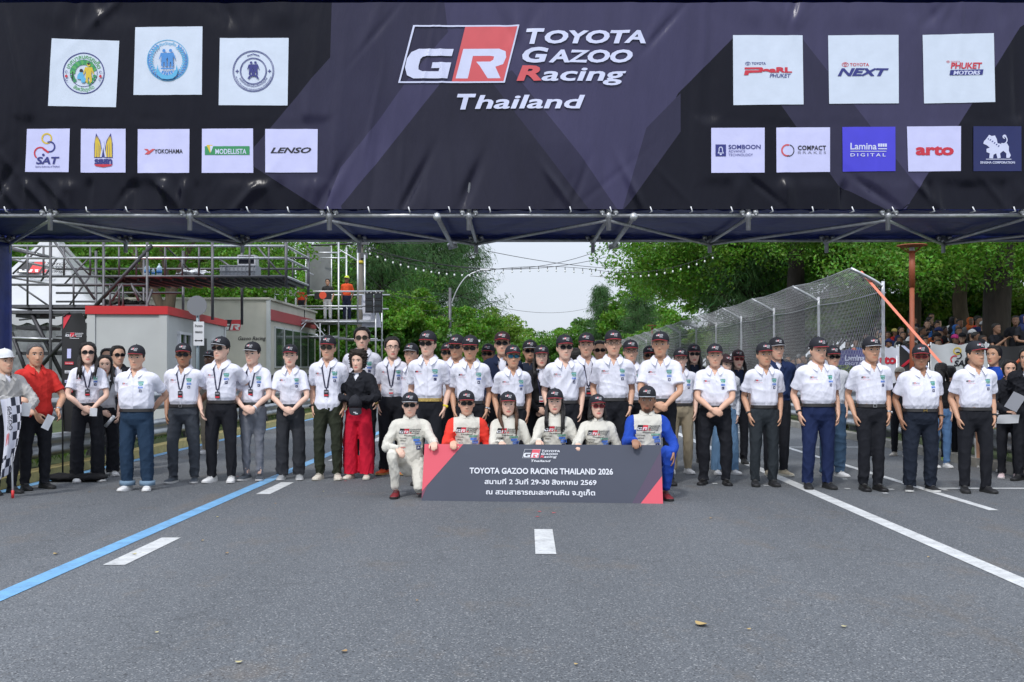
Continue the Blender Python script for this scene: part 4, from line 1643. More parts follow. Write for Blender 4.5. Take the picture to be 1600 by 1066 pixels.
    if upper != "sleeveless":
        for k, (S0, E_, W, hd, nr, cu) in arms.items():
            sh = T([(k * .060, .002, 1.385)])[0]
            f2 = bf * (0.72 + 0.28 * fat)
            ex = offu - .013
            if long_:
                su.tube([sh, S0 + [0, 0, -.004], (S0 + E_) / 2, E_, (E_ + W) / 2, W], [(.046 + ex) * f2, (.066 + ex) * f2, (.062 + ex) * f2, (.058 + ex) * f2, (.052 + ex) * f2, (.037 + ex * .7) * f2], 14, sub=4, ends=1)
            else:
                end = S0 + (E_ - S0) * .76
                su.tube([sh, S0 + [0, 0, -.004], S0 + (E_ - S0) * .35, end], [(.055 + ex) * f2, (.061 + ex) * f2, (.066 + ex) * f2, (.071 + ex) * f2], 16, sub=5)
    V2, F2, N2 = remesh(su, max(.0105, vox * 1.25), 4)
    amp = {"suit": .007, "jacket": .012, "blazer": .005}.get(upper, .0055)
    V2 = V2 + N2 * (folds(V2, seedn, amp) * np.clip((1.42 + dz - V2[:, 2]) / .12, .12, 1))[:, None]
    # open neck: the cloth in front of the throat is cut away
    cl_ = upper in ("shirt", "polo", "jacket", "blazer") or (upper == "tee")
    if cl_:
        dep = {"shirt": .085, "polo": .07, "tee": .02, "jacket": .10, "blazer": .20}[upper]
        cen = np.array([V2[list(q)].mean(0) for q in F2])
        cz = cen[:, 2] - dz
        kill = (np.abs(cen[:, 0]) < np.clip((cz - (1.435 - dep)) * .52, 0, .052)) & (cen[:, 1] < .0)
        F2 = [q for q, k in zip(F2, kill) if not k]
    so = MB()
    so.add(V2, F2)
    pj = Proj(V2, F2)
    if upper in ("shirt", "polo"):               # button strip
        zz = np.linspace(hem + dz + .02, 1.345 + dz, 16)
        L_ = [(x, pj.y(x, z) - .0035, z) for z in zz for x in (-.014, .014)]
        so.add(L_, [(2 * i, 2 * i + 1, 2 * i + 3, 2 * i + 2) for i in range(15)])
        for z in np.linspace(hem + dz + .06, 1.33 + dz, 6):
            so.box((0, pj.y(0, z) - .0045, z), (.008, .003, .008))
    shirt = so.xf(lambda v: v * s).build("race_suit" if upper == "suit" else {"jacket": "jacket", "blazer": "blazer", "tee": "tee_shirt", "polo": "polo_shirt", "sleeveless": "top"}.get(upper, "shirt"), [um], root)
    if sleeves in ("red", "blue"):
        c2 = cloth({"red": (0.72, 0.045, 0.03), "blue": (0.014, 0.060, 0.38)}[sleeves])
        shirt.data.materials.append(c2)
        cen = np.array([V2[list(q)].mean(0) for q in F2])
        idx = np.zeros(len(shirt.data.polygons), np.int32)
        d_ = np.full(len(cen), 9.0)
        for k, (S0, E_, W, hd, nr, cu) in arms.items():
            for A, B in ((S0, E_), (E_, W)):
                ab = B - A
                t = np.clip(((cen - A) @ ab) / ab.dot(ab), 0, 1)
                d_ = np.minimum(d_, np.linalg.norm(cen - A - t[:, None] * ab, axis=1))
        lim = sw - .015
        idx[:len(cen)] = ((np.abs(cen[:, 0]) > lim) | ((d_ < .075) & (cen[:, 2] < 1.27 + dz))).astype(int)
        shirt.data.polygons.foreach_set("material_index", idx)
    # collar
    if upper in ("shirt", "polo", "jacket", "suit", "blazer"):
        cb = MB()
        ths = np.radians(np.linspace(24 if upper != "suit" else 4, 360 - (24 if upper != "suit" else 4), 33))
        r0 = []
        for j, (dr, hz) in enumerate(((.006, 1.425), (.008, 1.476), (.015, 1.480), (.050, 1.440))):
            row = []
            for t in ths:
                fr = max(0.0, math.cos(t)) ** 1.5
                if upper == "suit":
                    rr, sag, fwd = (.074 + dr * .25) * bf, .018 * fr, .014 * fr
                else:
                    rr = (.066 + dr) * (.97 if fem else 1)
                    sag = (.052, .060, .060, .098)[j] * fr
                    fwd = (.028, .030, .034, .056)[j] * fr
                row.append((math.sin(t) * rr * (1 + .25 * fr * (j == 3)), .010 - math.cos(t) * rr - fwd, hz - sag))
            r0.append(T(row))
        cb.loft([q * s for q in r0], 0, False, True, closed=False)
        cb.build("collar", cloth(ucol) if ucol else (SHIRTW if upper == "shirt" else um), shirt)
        if upper in ("jacket", "blazer"):
            ub = MB()
            zz = np.linspace(1.16 if upper == "blazer" else 1.30, 1.44, 8)
            wz = np.interp(zz, [zz[0], zz[-1]], [.006, .062])
            L_ = []
            for z, w_ in zip(zz, wz):
                for x in (-w_, 0, w_):
                    p_ = T([(x, 0, z)])[0]
                    L_.append((p_[0], min(bproj.y(p_[0], p_[2]), pj.y(p_[0], p_[2], 0) if 0 else 9) - .004, p_[2]))
            ub.add(np.array(L_) * s, [(3 * i + k, 3 * i + k + 1, 3 * i + k + 4, 3 * i + k + 3) for i in range(7) for k in (0, 1)])
            ub.build("inner_shirt", SHIRTW, shirt)
    # printing on the chest
    if upper in ("shirt", "suit"):
        fb = pj.fn()
        if upper == "shirt":
            for nm, fn_ in (("chest_badge", shirt_badge), ("sponsor_patches", shirt_patches)):
                q = Print()
                fn_(q, 0.0, 1.295 + dz, .92 if fem else 1.0)
                q.build(nm, PIN, shirt, lambda u, v, l: fb(u, v, l) * s, .0001, .0035, cut=.03)
        else:
            q = Print()
            suit_print(q, 1.325 + dz)
            q.build("chest_print", PIN, shirt, lambda u, v, l: fb(u, v, l) * s, .0001, .0045, cut=.012)
    # ------------------------------------------------ lanyard
    if lanyard:
        zb = 1.12 if lanyard == "card" else 1.06
        lb = MB()
        for k in (-1, 1):
            L_ = []
            for t in np.linspace(0, 1, 12):
                x = k * (.066 * (1 - t) + .012 * t)
                z = 1.43 * (1 - t) + (zb + .05) * t
                for e in (-.0085, .0085):
                    L_.append((x + e, pj.y(x + e, z, -.07) - .006, z))
            lb.add(np.array(L_) * s, [(2 * i, 2 * i + 1, 2 * i + 3, 2 * i + 2) for i in range(11)], 0, False)
        y0 = pj.y(0, zb) - .010
        lb.box(np.array((0, y0, zb + .045)) * s, np.array((.012, .006, .03)) * s)
        lo = lb.build("lanyard", cm((0.02, 0.02, 0.06), 0.6), root)
        bb = MB()
        bb.box(np.array((0, y0, zb - .012)) * s, np.array((.056, .004, .082)) * s, 0)
        bb.box(np.array((0, y0 - .003, zb - .036)) * s, np.array((.050, .002, .018)) * s, 1)
        bb.box(np.array((0, y0 - .003, zb + .006)) * s, np.array((.040, .002, .020)) * s, 2)
        bb.build("badge", [PIN[2] if lanyard != "white" else PIN[0], PIN[1], PIN[7]], lo)
    # ------------------------------------------------ trousers
    if leg != "skirt" or True:
        tb = MB()
        tm = cloth(tcol)
        if upper == "suit":
            tm = SUITM if sleeves != "blue" else cloth((0.014, 0.060, 0.38))
        zw = .985
        pel = [(.735, .045, .050, 0), (.785, .105, .085, 0), (.86, .142, .109, 0), (.94, .149, .109, 0), (zw, .143, .102, -.01 * belly)]
        if fem:
            pel = [(z, w_ * (1.0 if z < .9 else .90), d_ * .96, y_) for z, w_, d_, y_ in pel]
        if leg == "skirt":
            pel = [(.60, .165, .13, 0), (.72, .158, .122, 0)] + pel[2:]
        tb.loft(trings(pel, .012 if upper != "suit" else .016, n=24))
        hem_r = {"straight": .066, "slim": .056, "wide": .090, "jeans": .074, "culotte": .108, "skirt": .05, "suit": .060}[leg]
        kr = {"straight": .075, "slim": .066, "wide": .086, "jeans": .082, "culotte": .103, "skirt": .06, "suit": .078}[leg]
        f3 = 0.65 + 0.35 * fat
        if leg != "skirt":
            for k, (h_, kn, an) in legs.items():
                h_, kn, an = np.array(h_), np.array(kn), np.array(an)
                e = an + (np.array((0, .004, -.035 if leg not in ("culotte",) else -.03)) if not kneel else (kn - an) * .10)
                tr = .100 * (0.95 if fem else 1.0)
                tb.tube([h_ + [0, 0, .03], h_ * .75 + kn * .25, h_ * .4 + kn * .6, kn, kn * .55 + e * .45, kn * .15 + e * .85, e],
                        [tr * f3, tr * f3, (tr * .55 + kr * .45) * f3, kr * f3, (kr * .5 + hem_r * .5) * f3, hem_r * f3, hem_r * f3], 16, sub=4, ends=1 if kneel else 0)
        V3, F3, N3 = remesh(tb, max(.0115, vox * 1.4), 3)
        hk = 1.0 + 1.6 * np.clip((.25 - V3[:, 2]) / .2, 0, 1) if not kneel else 1.5
        V3 = V3 + N3 * (folds(V3, seedn + 5, .0055, .8) * hk)[:, None]
        if not kneel:
            V3[:, 2] = np.maximum(V3[:, 2], .016)
        tb = MB()
        tb.add(V3 * s, F3)
        if leg not in ("skirt",) and not kneel:   # front creases and fly
            pass
        tro = tb.build({"skirt": "skirt"}.get(leg, "trousers"), tm, root)
        if cuffs:
            for k, (h_, kn, an) in legs.items():
                MB().tube([np.array((an[0], an[1] + .004, .060)) * s, np.array((an[0], an[1] + .004, .115)) * s], .083 * s * f3, 18).build("rolled_cuff", cloth((0.16, 0.24, 0.33)), tro)
        if belt is None and upper == 'shirt' and tuck and not fem:
            belt = 'b'
        if belt or buckle:
            bl = MB()
            rr = trings([(.948, *[np.interp(.945, [c[0] for c in pel], [c[k] for c in pel]) for k in (1, 2, 3)]), (.985, *[pel[-1][k] for k in (1, 2, 3)])], .0165, n=32)
            bl.loft([q * s for q in rr], 0, False)
            bo = bl.build("belt", GOLD if belt == "chain" else cm((0.014, 0.012, 0.012), 0.4), root)
            yf = float(rr[0][:, 1].min())
            if buckle:
                q = MB()
                bm_ = GOLD if buckle == "gold" else STEELW
                for x, w_, h_ in ((-.018, .007, .034), (.018, .007, .034)):
                    q.box(np.array((x, yf - .004, .965)) * s, np.array((w_, .006, h_)) * s)
                q.box(np.array((0, yf - .004, .965 if buckle == "gold" else .979)) * s, np.array((.036, .005, .007)) * s)
                if buckle != "gold":
                    q.box(np.array((0, yf - .004, .951)) * s, np.array((.036, .005, .007)) * s)
                q.build("buckle", bm_, bo)
    # ------------------------------------------------ shoes
    scol = {"black": ((.012, .012, .013), (.02, .02, .02)), "white": ((.66, .66, .66), (.70, .70, .70)), "grey": ((.30, .31, .32), (.62, .62, .62)), "leather": ((.010, .009, .009), (.012, .012, .012)),
            "blackwhite": ((.015, .015, .017), (.62, .62, .60)), "cream": ((.60, .55, .47), (.62, .58, .50)), "slate": ((.045, .055, .07), (.5, .5, .5)), "red": ((.17, .008, .014), (.02, .02, .02)),
            "orange": ((.75, .09, .02), (.55, .33, .12)), "boots": ((.70, .69, .66), (.6, .6, .58)), "pink": ((.66, .52, .53), (.66, .62, .62)), "gold": ((.42, .36, .26), (.62, .60, .52)), "lime": ((.35, .50, .06), (.5, .6, .15))}[shoes]
    for k, (h_, kn, an) in legs.items():
        ya = k * R(9 if not kneel else 6) + g.normal(0, .08)
        pit = 0.0
        if kneel and an[2] > .097:
            pit = R(62)
        M_ = rotz(ya) @ rotx(pit)
        sec = [(.078, .022, .050), (.068, .034, .082), (.035, .039, .092), (-.01, .040, .088), (-.06, .044, .068), (-.11, .048, .054), (-.155, .046, .048), (-.185, .034, .040), (-.202, .016, .028)]
        u, so_ = [], []
        for yy, w_, h2 in sec:
            a = np.linspace(0, np.pi, 11)
            top_ = np.stack([np.cos(a) * w_, 0 * a + yy, .022 + np.sin(a) ** .75 * (h2 - .022)], 1)
            u.append(np.concatenate([top_, [(-w_ * .98, yy, .010), (w_ * .98, yy, .010)]]))
            w2 = w_ + .003
            lift = .010 * max(0, (-yy - .14) / .06)
            so_.append(np.array([(-w2, yy * 1.015, lift), (w2, yy * 1.015, lift), (w2, yy * 1.015, .024 + lift * .5), (-w2, yy * 1.015, .024 + lift * .5)]))
        base = np.array((an[0], an[1], an[2] - (.09 if not pit else .07)))

        def SX(v):
            if pit:
                return ((v - [0, 0, .07]) @ M_.T + [an[0], an[1], an[2]]) * s
            return (v @ M_.T + [an[0], an[1], 0]) * s
        ub = MB()
        ub.loft([SX(q) for q in u])
        if shoes == "boots":
            ub.tube([SX(np.array([[0, .03, .05]]))[0], SX(np.array([[0, .025, .25]]))[0], SX(np.array([[0, .02, .44]]))[0]], [.046 * s, .056 * s, .064 * s], 14, sub=3)
        lo_ = []
        for yy, zz in ((-.075, .071), (-.05, .079), (-.025, .088)):
            ub.tube([SX(np.array([[x, yy, zz - abs(x) * .35]]))[0] for x in (-.026, 0, .026)], .004 * s, 5, 1)
        sh_ = ub.build("boot" if shoes == "boots" else "shoe", [cm(scol[0], .35 if shoes in ("leather", "boots") else .6), cm(tuple(min(1, c * .55 + .05) for c in scol[0]), .6)], root)
        sb = MB()
        sb.loft([SX(q) for q in so_], 0, True, False)
        sb.build("sole", cm(scol[1], .6), sh_)
    # ------------------------------------------------ watch
    if watch:
        k, mwatch = watch
        S0, E_, W, hd, nr, cu = arms[k]
        dirn = unit(W - E_)
        c0 = W - dirn * .03
        wb = MB()
        wb.tube([(c0 - dirn * .010) * s, (c0 + dirn * .010) * s], .0335 * s, 14)
        side_ = unit(np.cross(dirn, (0, 0, 1)) if abs(dirn[2]) < .8 else np.array((k * 1.0, -.6, 0)))
        wb.ball((c0 + side_ * .033) * s, .017 * s, 10)
        wb.build("watch", mwatch, root)
    root["_s"] = s
    root["_y"] = Y
    return root

# ================================================================== trees
def leaves(mb, C, size, aspect=0.5, up=0.5, seed=0, mi=0):
    """One small folded leaf per row of C."""
    g = np.random.default_rng(seed)
    n = len(C)
    d = g.normal(size=(n, 3))
    d[:, 2] -= up * 0.7
    d /= np.linalg.norm(d, axis=1)[:, None]
    a = g.normal(size=(n, 3))
    a[:, 2] += 0.2
    b = np.cross(d, a)
    b /= np.linalg.norm(b, axis=1)[:, None]
    s = size * g.uniform(0.6, 1.35, n)[:, None]
    V = np.stack([C - d * s * .5, C + b * s * aspect * .5, C + d * s * .5, C - b * s * aspect * .5], 1).reshape(-1, 3)
    mb.add(V, [(4 * i, 4 * i + 1, 4 * i + 2, 4 * i + 3) for i in range(n)], mi, False)


LEAF1 = mat("bright_rain_tree_leaf", (0.096, 0.255, 0.014), 0.55, island=0.5, var=0.2, vscale=0.9, trans=0.35)
LEAF2 = mat("deep_green_leaf", (0.058, 0.175, 0.016), 0.55, island=0.5, var=0.2, vscale=0.9, trans=0.3)
LEAF3 = mat("yellow_green_leaf", (0.14, 0.27, 0.020), 0.55, island=0.35, var=0.2, vscale=0.9, trans=0.35)
NEEDLE = mat("casuarina_needles", (0.058, 0.150, 0.042), 0.7, island=0.35, var=0.2, vscale=0.7, trans=0.25)
PETAL = mat("bougainvillea_petals", (0.42, 0.10, 0.20), 0.6, island=0.3, trans=0.3)
BARK = mat("brown_bark", (0.10, 0.075, 0.05), 0.95, var=0.4, vscale=8, bump=0.9, bscale=18, stretch=(1, 1, 0.25))
BARKD = mat("dark_bark", (0.024, 0.019, 0.015), 0.95, var=0.4, vscale=8, bump=0.9, bscale=18, stretch=(1, 1, 0.25))
BARKG = mat("grey_bark", (0.20, 0.19, 0.17), 0.95, var=0.4, vscale=8, bump=0.9, bscale=18, stretch=(1, 1, 0.25))


def broadleaf(seed, h, spread, th, ncl, per, leaf, r0=0.22, low=0.0):
    g = np.random.default_rng(seed)
    tk, cr = MB(), MB()
    top = np.array([g.normal(0, .3), g.normal(0, .3), th])
    tk.tube([(0, 0, -.3), (0, 0, .4), top * .55 + [g.normal(0, .12), g.normal(0, .12), 0], top], [r0 * 1.35, r0 * 1.05, r0 * .85, r0 * .7], 10, sub=4)
    tips = []
    nl = 7
    for i in range(nl):
        a = i * 6.283 / nl + g.normal(0, .25)
        rr = spread * g.uniform(.55, .85)
        e = np.array([math.cos(a) * rr, math.sin(a) * rr, th + (h - th) * g.uniform(.25, .8)])
        m = top * .5 + e * .5 + [0, 0, g.uniform(.1, .6)]
        tk.tube([top, m, e], [r0 * .5, r0 * .32, r0 * .12], 7, sub=4)
        for j in range(4):
            q = m + (e - m) * g.uniform(0, .9)
            f = q + np.array([g.normal(0, spread * .28), g.normal(0, spread * .28), g.uniform(-.1, .35) * (h - th)])
            tk.tube([q, (q + f) / 2 + [0, 0, .15], f], [r0 * .2, r0 * .12, r0 * .04], 5, sub=2)
            tips += [f, (q + f) / 2]
        tips.append(e)
    P_ = []
    k = 0
    while len(P_) < ncl:
        t = tips[k % len(tips)] + g.normal(0, spread * .16, 3) * [1, 1, .6]
        k += 1
        z = t[2]
        if z < th * .62 - low or z > h or np.hypot(t[0], t[1]) > spread * 1.08:
            continue
        P_.append(t)
    C = []
    for t in P_:
        rad = g.uniform(.35, .8) * spread / 4.2
        q = g.normal(size=(int(per * g.uniform(.6, 1.4)), 3))
        q /= np.linalg.norm(q, axis=1)[:, None] ** 0.62
        C.append(t + q * rad * [1, 1, .52])
    leaves(cr, np.concatenate(C), leaf, .52, .5, seed)
    return tk, cr


def casuarina(seed, h, spread, n=210, r0=0.26, per=34, start=.22):
    g = np.random.default_rng(seed)
    tk, cr = MB(), MB()
    bend = g.normal(0, .25, 2)
    ax = lambda z: np.array([bend[0] * (z / h) ** 2 * 2, bend[1] * (z / h) ** 2 * 2, z])
    tk.tube([(0, 0, -.3)] + [ax(z) for z in np.linspace(.3, h * .97, 7)], [r0 * 1.4] + list(np.linspace(r0 * 1.1, .03, 7)), 10, sub=2)
    Q, D = [], []
    for i in range(n):
        z = h * (start + (1 - start) * (i / n) ** 0.85)
        a = g.uniform(0, 6.283)
        L_ = spread * (1 - .75 * (z / h) ** 1.6) * g.uniform(.45, 1.1)
        p0 = ax(z)
        e = p0 + [math.cos(a) * L_, math.sin(a) * L_, L_ * g.uniform(.05, .55)]
        if i % 2 == 0:
            tk.tube([p0, (p0 + e) / 2 + [0, 0, .12], e], [.05, .03, .012], 4)
        for t in np.linspace(.25, 1.05, 6):
            c = p0 + (e - p0) * t
            m = per // 3 + 6
            q = c + g.normal(0, .17, (m, 3)) * spread / 2.4
            Q.append(q)
            d = g.normal(0, .42, (m, 3)) + [math.cos(a) * .45, math.sin(a) * .45, -0.45]
            D.append(d / np.linalg.norm(d, axis=1)[:, None] * g.uniform(.16, .46, (m, 1)))
    Q, D = np.concatenate(Q), np.concatenate(D)
    b = np.cross(D, g.normal(size=Q.shape))
    b = b / np.linalg.norm(b, axis=1)[:, None] * g.uniform(.006, .014, (len(Q), 1))
    mid = Q + D * .55
    tip = Q + D + [0, 0, -.12]
    V = np.stack([Q - b * .5, Q + b * .5, mid + b, tip, mid - b], 1).reshape(-1, 3)
    cr.add(V, [tuple(5 * i + k for k in range(5)) for i in range(len(Q))], 0, False)
    return tk, cr


PROTO = {
    "rain": broadleaf(11, 7.6, 5.2, 3.1, 160, 270, .155),
    "spread": broadleaf(23, 8.4, 6.0, 3.6, 180, 270, .165, .3),
    "bushy": broadleaf(37, 5.4, 3.1, 1.7, 110, 200, .19, .14, .7),
    "low": broadleaf(53, 6.6, 4.8, 2.9, 165, 430, .102, .25, 1.2),
    "high": broadleaf(61, 9.0, 5.6, 4.6, 170, 300, .15, .26),
    "casu": casuarina(5, 11.5, 2.9, 230),
    "cash": casuarina(15, 11.5, 3.2, 170, .36, 34, .56),
    "casb": casuarina(9, 9.0, 2.3, 190, .2),
}
PROTO["shrub"] = broadleaf(71, 3.0, 2.3, .7, 80, 170, .16, .07, .5)
_tm = {}


def tree(kind, x, y, label, sc=1.0, rz=0.0, crown=LEAF1, bark=BARK, group="trees along the road", z=None, sq=1.0):
    if z is None:
        z = bank_z(x, y) if x > 6 else 0.1
    t = thing("pine_tree" if kind.startswith("cas") else "tree", label, "tree", (x, y, z - .02), rz, group)
    for nm, mb_, mt in (("trunk", PROTO[kind][0], bark), ("crown", PROTO[kind][1], crown)):
        k = (kind, nm, mt.name)
        if k not in _tm:
            o = mb_.build(nm, mt, t)
            _tm[k] = o.data
        else:
            o = bpy.data.objects.new(nm, _tm[k])
            COL.objects.link(o)
            o.parent = t
        o.scale = (sc, sc, sc * sq)
    return t


def tr(kind, px, Y, label, **k):
    return tree(kind, (px - 800) * Y / F, Y, label, **k)


GL, GB, GF = "trees behind the scaffold", "trees over the spectators", "trees closing the far end of the road"
tr("rain", 30, 38, "bright green broad tree rising behind the white tent", rz=.4, group=GL)
tr("spread", 195, 36, "spreading green tree with leaning brown trunks behind the scaffold deck", rz=2.1, group=GL)
tr("rain", 300, 47, "green broad tree behind the cream trailer and grey crate", rz=3.9, sc=1.0, group=GL)
tr("spread", 440, 52, "broad tree behind the right end of the scaffold deck", rz=5.2, group=GL)
tr("rain", 120, 52, "second row tree glimpsed between the leaning brown trunks", rz=1.2, crown=LEAF2, sc=1.15, group=GL)
tr("spread", 290, 56, "darker tree deep behind the cream trailer roof", rz=.2, crown=LEAF2, sc=1.1, group=GL)
tr("rain", 520, 58, "darker tree behind the tall grey panel of the marshal tower", rz=4.4, crown=LEAF2, sc=1.15, group=GL)
tr("rain", -120, 46, "dark tree at the edge behind the blue leg drape", rz=2.4, crown=LEAF2, sc=1.1, group=GL)
tr("casu", 596, 50, "tall feathery pine with the dark trunk left of the string lights", rz=.3, crown=NEEDLE, bark=BARKD, sc=1.05)
tr("casu", 668, 60, "tall feathery pine behind the bushes and power pole", rz=2.2, crown=NEEDLE, bark=BARKD, sc=1.15)
tr("casu", 722, 72, "feathery pine whose edge meets the open sky", rz=4.0, crown=NEEDLE, bark=BARKD, sc=1.2)
tr("casb", 640, 78, "smaller feathery pine filling in behind the tall ones", rz=1.0, crown=NEEDLE, bark=BARKD, sc=1.4)
tr("bushy", 742, 92, "olive brown tinged tree at the left edge of the sky gap", rz=1.9, crown=LEAF3, sc=1.35, group=GF)
tr("bushy", 628, 47, "bright bushy tree beside the black lamp panels", rz=.7, crown=LEAF1, sc=.95, group="bushy trees on the left roadside")
tr("bushy", 700, 55, "bushy tree behind the street lamp pole", rz=2.7, crown=LEAF1, sc=.9, group="bushy trees on the left roadside")
tr("bushy", 660, 66, "bushy tree deeper between the pines and the pale screen", rz=4.4, crown=LEAF2, sc=1.05, group="bushy trees on the left roadside")
tr("bushy", 585, 62, "dark bushy tree behind the marshal tower deck", rz=3.4, crown=LEAF2, sc=1.1, group="bushy trees on the left roadside")
for i, (px, Y, sc, c_, lb) in enumerate([(765, 118, 1.35, LEAF1, "light green far tree left of the road's end"), (812, 128, 1.25, LEAF3, "yellow green far tree in the middle of the sky gap"), (850, 122, 1.15, LEAF1, "low far tree right under the open sky"), (886, 130, 1.2, LEAF2, "darker far tree right of the middle"),
                                         (925, 112, 1.3, LEAF1, "far tree beside the pink flowering bush"), (965, 105, 1.4, LEAF2, "far dark tree behind the grey trunk"), (735, 108, 1.3, LEAF2, "far dark tree behind the pale screen"), (1010, 98, 1.5, LEAF1, "far tree behind the end of the net fence")]):
    tr("bushy", px, Y, lb, rz=i * 1.3, crown=c_, sc=sc, group=GF)
tr("casb", 945, 100, "thin feathery pine against the sky right of the gap", rz=.5, crown=NEEDLE, bark=BARKG, sc=1.05)
tr("casb", 995, 86, "feathery pine with the pale grey trunk beside the net fence", rz=2.5, crown=NEEDLE, bark=BARKG, sc=1.05)
tr("casb", 908, 124, "small feathery pine lowest at the sky's right edge", rz=4.5, crown=NEEDLE, bark=BARKG, sc=.72)
fb = tr("bushy", 962, 104, "roadside bush sprinkled with pink flowers below the feathery pines", rz=1.1, crown=LEAF2, sc=1.25, group="bushy trees on the right roadside")
g = np.random.default_rng(3)
fl = MB()
q = g.normal(size=(420, 3))
q /= np.linalg.norm(q, axis=1)[:, None]
leaves(fl, q * [2.5, 2.5, 1.7] * g.uniform(.75, 1.05, (420, 1)) + [0, 0, 3.2], .17, .8, 0, 8)
fl.build("flowers", PETAL, fb)
tr("high", 1150, 43, "bright rain tree with sunlit leaves left of the net fence top", rz=.9, crown=LEAF1, sc=1.0, group=GB)
tr("high", 1110, 62, "rain tree in the second row over the far fence", rz=3.0, crown=LEAF1, sc=1.0, group=GB)
tr("casu", 1170, 41, "dark feathery pine hanging over the net fence", rz=1.4, crown=NEEDLE, bark=BARKD, sc=1.0, group=GB)
tr("cash", 1240, 37, "feathery pine with the thick dark trunk above the net fence", rz=3.1, crown=NEEDLE, bark=BARKD, sc=1.15, group=GB)
tr("low", 1345, 41, "leafy tree right behind the nearest fence bay", rz=.6, crown=LEAF1, sc=1.1, group=GB)
tr("low", 1425, 35, "leafy tree behind the rust coloured lamp post", rz=2.0, crown=LEAF1, sc=1.05, group=GB)
tr("low", 1515, 33, "leafy tree over the spectators right of the lamp post", rz=3.6, crown=LEAF1, sc=1.1, group=GB)
tr("low", 1640, 30, "leafy tree at the right edge over the crowd", rz=5.0, crown=LEAF1, sc=1.1, group=GB)
tr("high", 1290, 54, "taller tree in the row behind the net fence", rz=1.7, crown=LEAF2, sc=1.1, group=GB)
tr("rain", 1420, 50, "dark tree behind the leafy one at the lamp post", rz=4.8, crown=LEAF2, sc=1.15, group=GB)
tr("spread", 1560, 47, "deep green tree behind the big dark trunk", rz=.1, crown=LEAF2, sc=1.1, group=GB)
tr("rain", 1180, 62, "tree filling in far behind the hanging pine", rz=2.9, crown=LEAF2, sc=1.2, group=GB)
tr("rain", 1720, 42, "tree past the right edge over the crowd", rz=2.2, crown=LEAF2, sc=1.1, group=GB)
SH = [(742, 84, "shrub at the left foot of the sky gap"), (770, 96, "shrub left of the far road end"), (702, 62, "dark shrub beside the pale screen"), (655, 52, "shrub under the bushy roadside trees"), (610, 46, "shrub below the black lamp panels"), (575, 50, "shrub below the marshal tower"), (800, 108, "far shrub in the road's vanishing end"), (838, 110, "far shrub right of the vanishing end"), (872, 104, "far shrub before the feathery pines"),
      (905, 122, "shrub under the smallest feathery pine"), (935, 112, "shrub left of the pink flowering bush"), (975, 100, "shrub at the far end of the net fence"), (1000, 92, "shrub behind the far fence posts"), (1042, 78, "shrub behind the middle of the net fence"), (1088, 66, "shrub below the bright rain tree"), (1135, 58, "shrub below the hanging pine"), (1190, 52, "shrub beside the thick dark trunk behind the net"), (1248, 45, "shrub right of the thick dark trunk behind the net"), (1305, 41, "shrub behind the nearest fence bays"),
      (1350, 37, "shrub on the bank left of the lamp post"), (1410, 39, "shrub on the bank behind the spectators"), (1480, 41, "shrub high on the bank behind the crowd"), (1550, 38, "shrub high on the bank near the dark trunk"), (1620, 36, "shrub at the right edge of the bank"), (1500, 46, "taller shrub far behind the lamp post crowd"), (1218, 62, "shrub far behind the thick dark trunk"), (1272, 56, "shrub glimpsed through the second fence bay"), (1330, 50, "shrub far behind the first fence bay"), (1605, 54, "taller shrub far behind the right edge"), (1535, 43, "shrub left of the massive dark trunk"), (1590, 44, "shrub right of the massive dark trunk"), (540, 60, "shrub deep behind the marshal tower"), (500, 66, "shrub deep behind the trailer's end"), (60, 62, "shrub far behind the tents"), (200, 60, "shrub far behind the scaffold deck")]
for i, (px, Y, lb) in enumerate(SH):
    tr("shrub", px, Y, lb, rz=i * 2.1, crown=(LEAF2, LEAF1, LEAF2, LEAF3)[i % 4], sc=1.0 + .35 * ((i * 37) % 10) / 10 + (.5 if Y > 70 else 0), group="shrubs along the roadside")
bt = thing("tree", "big tree with the massive nearly black trunk at the right edge", "tree", (P(1563, 0, 25.5).x, 25.5, .2), 0, GB)
MB().tube([(0, 0, -.3), (.02, 0, .5), (-.05, .1, 2.2), (.05, .1, 4.2), (.4, .2, 6.5)], [.5, .38, .34, .34, .25], 14, sub=5).build("trunk", BARKD, bt)
q = MB()
g = np.random.default_rng(77)
C_ = []
for i in range(170):
    a, r_ = g.uniform(0, 6.283), g.uniform(.5, 4.6)
    c_ = np.array([math.cos(a) * r_, math.sin(a) * r_ * .8, g.uniform(3.6, 7.2)])
    u_ = g.normal(size=(230, 3))
    C_.append(c_ + u_ / np.linalg.norm(u_, axis=1)[:, None] ** .62 * g.uniform(.4, .9) * [1, 1, .5])
leaves(q, np.concatenate(C_), .105, .5, .5, 4)
q.build("crown", LEAF1, bt)
lt = thing("tree", "tree with several leaning light brown trunks rising behind the scaffold deck", "tree", (P(250, 0, 30).x, 30, .1), 0, GL)
q = MB()
b0 = Vector((P(250, 0, 30).x, 30, .1))
for pts, r_ in ((((262, 560), (258, 500), (236, 445), (205, 385), (180, 340)), .15), (((266, 560), (266, 500), (275, 440), (300, 380), (330, 330)), .12), (((258, 560), (262, 495), (262, 440), (250, 380), (245, 320)), .10)):
    q.tube([P(a, b, 30) - b0 for a, b in pts], [r_ * 1.3, r_, r_ * .85, r_ * .7, r_ * .5], 9, sub=4)
V_, F_, N_ = remesh(q, .035, 1)
q = MB()
q.add(V_, F_)
q.build("trunk", BARK, lt)
q = MB()
C_ = []
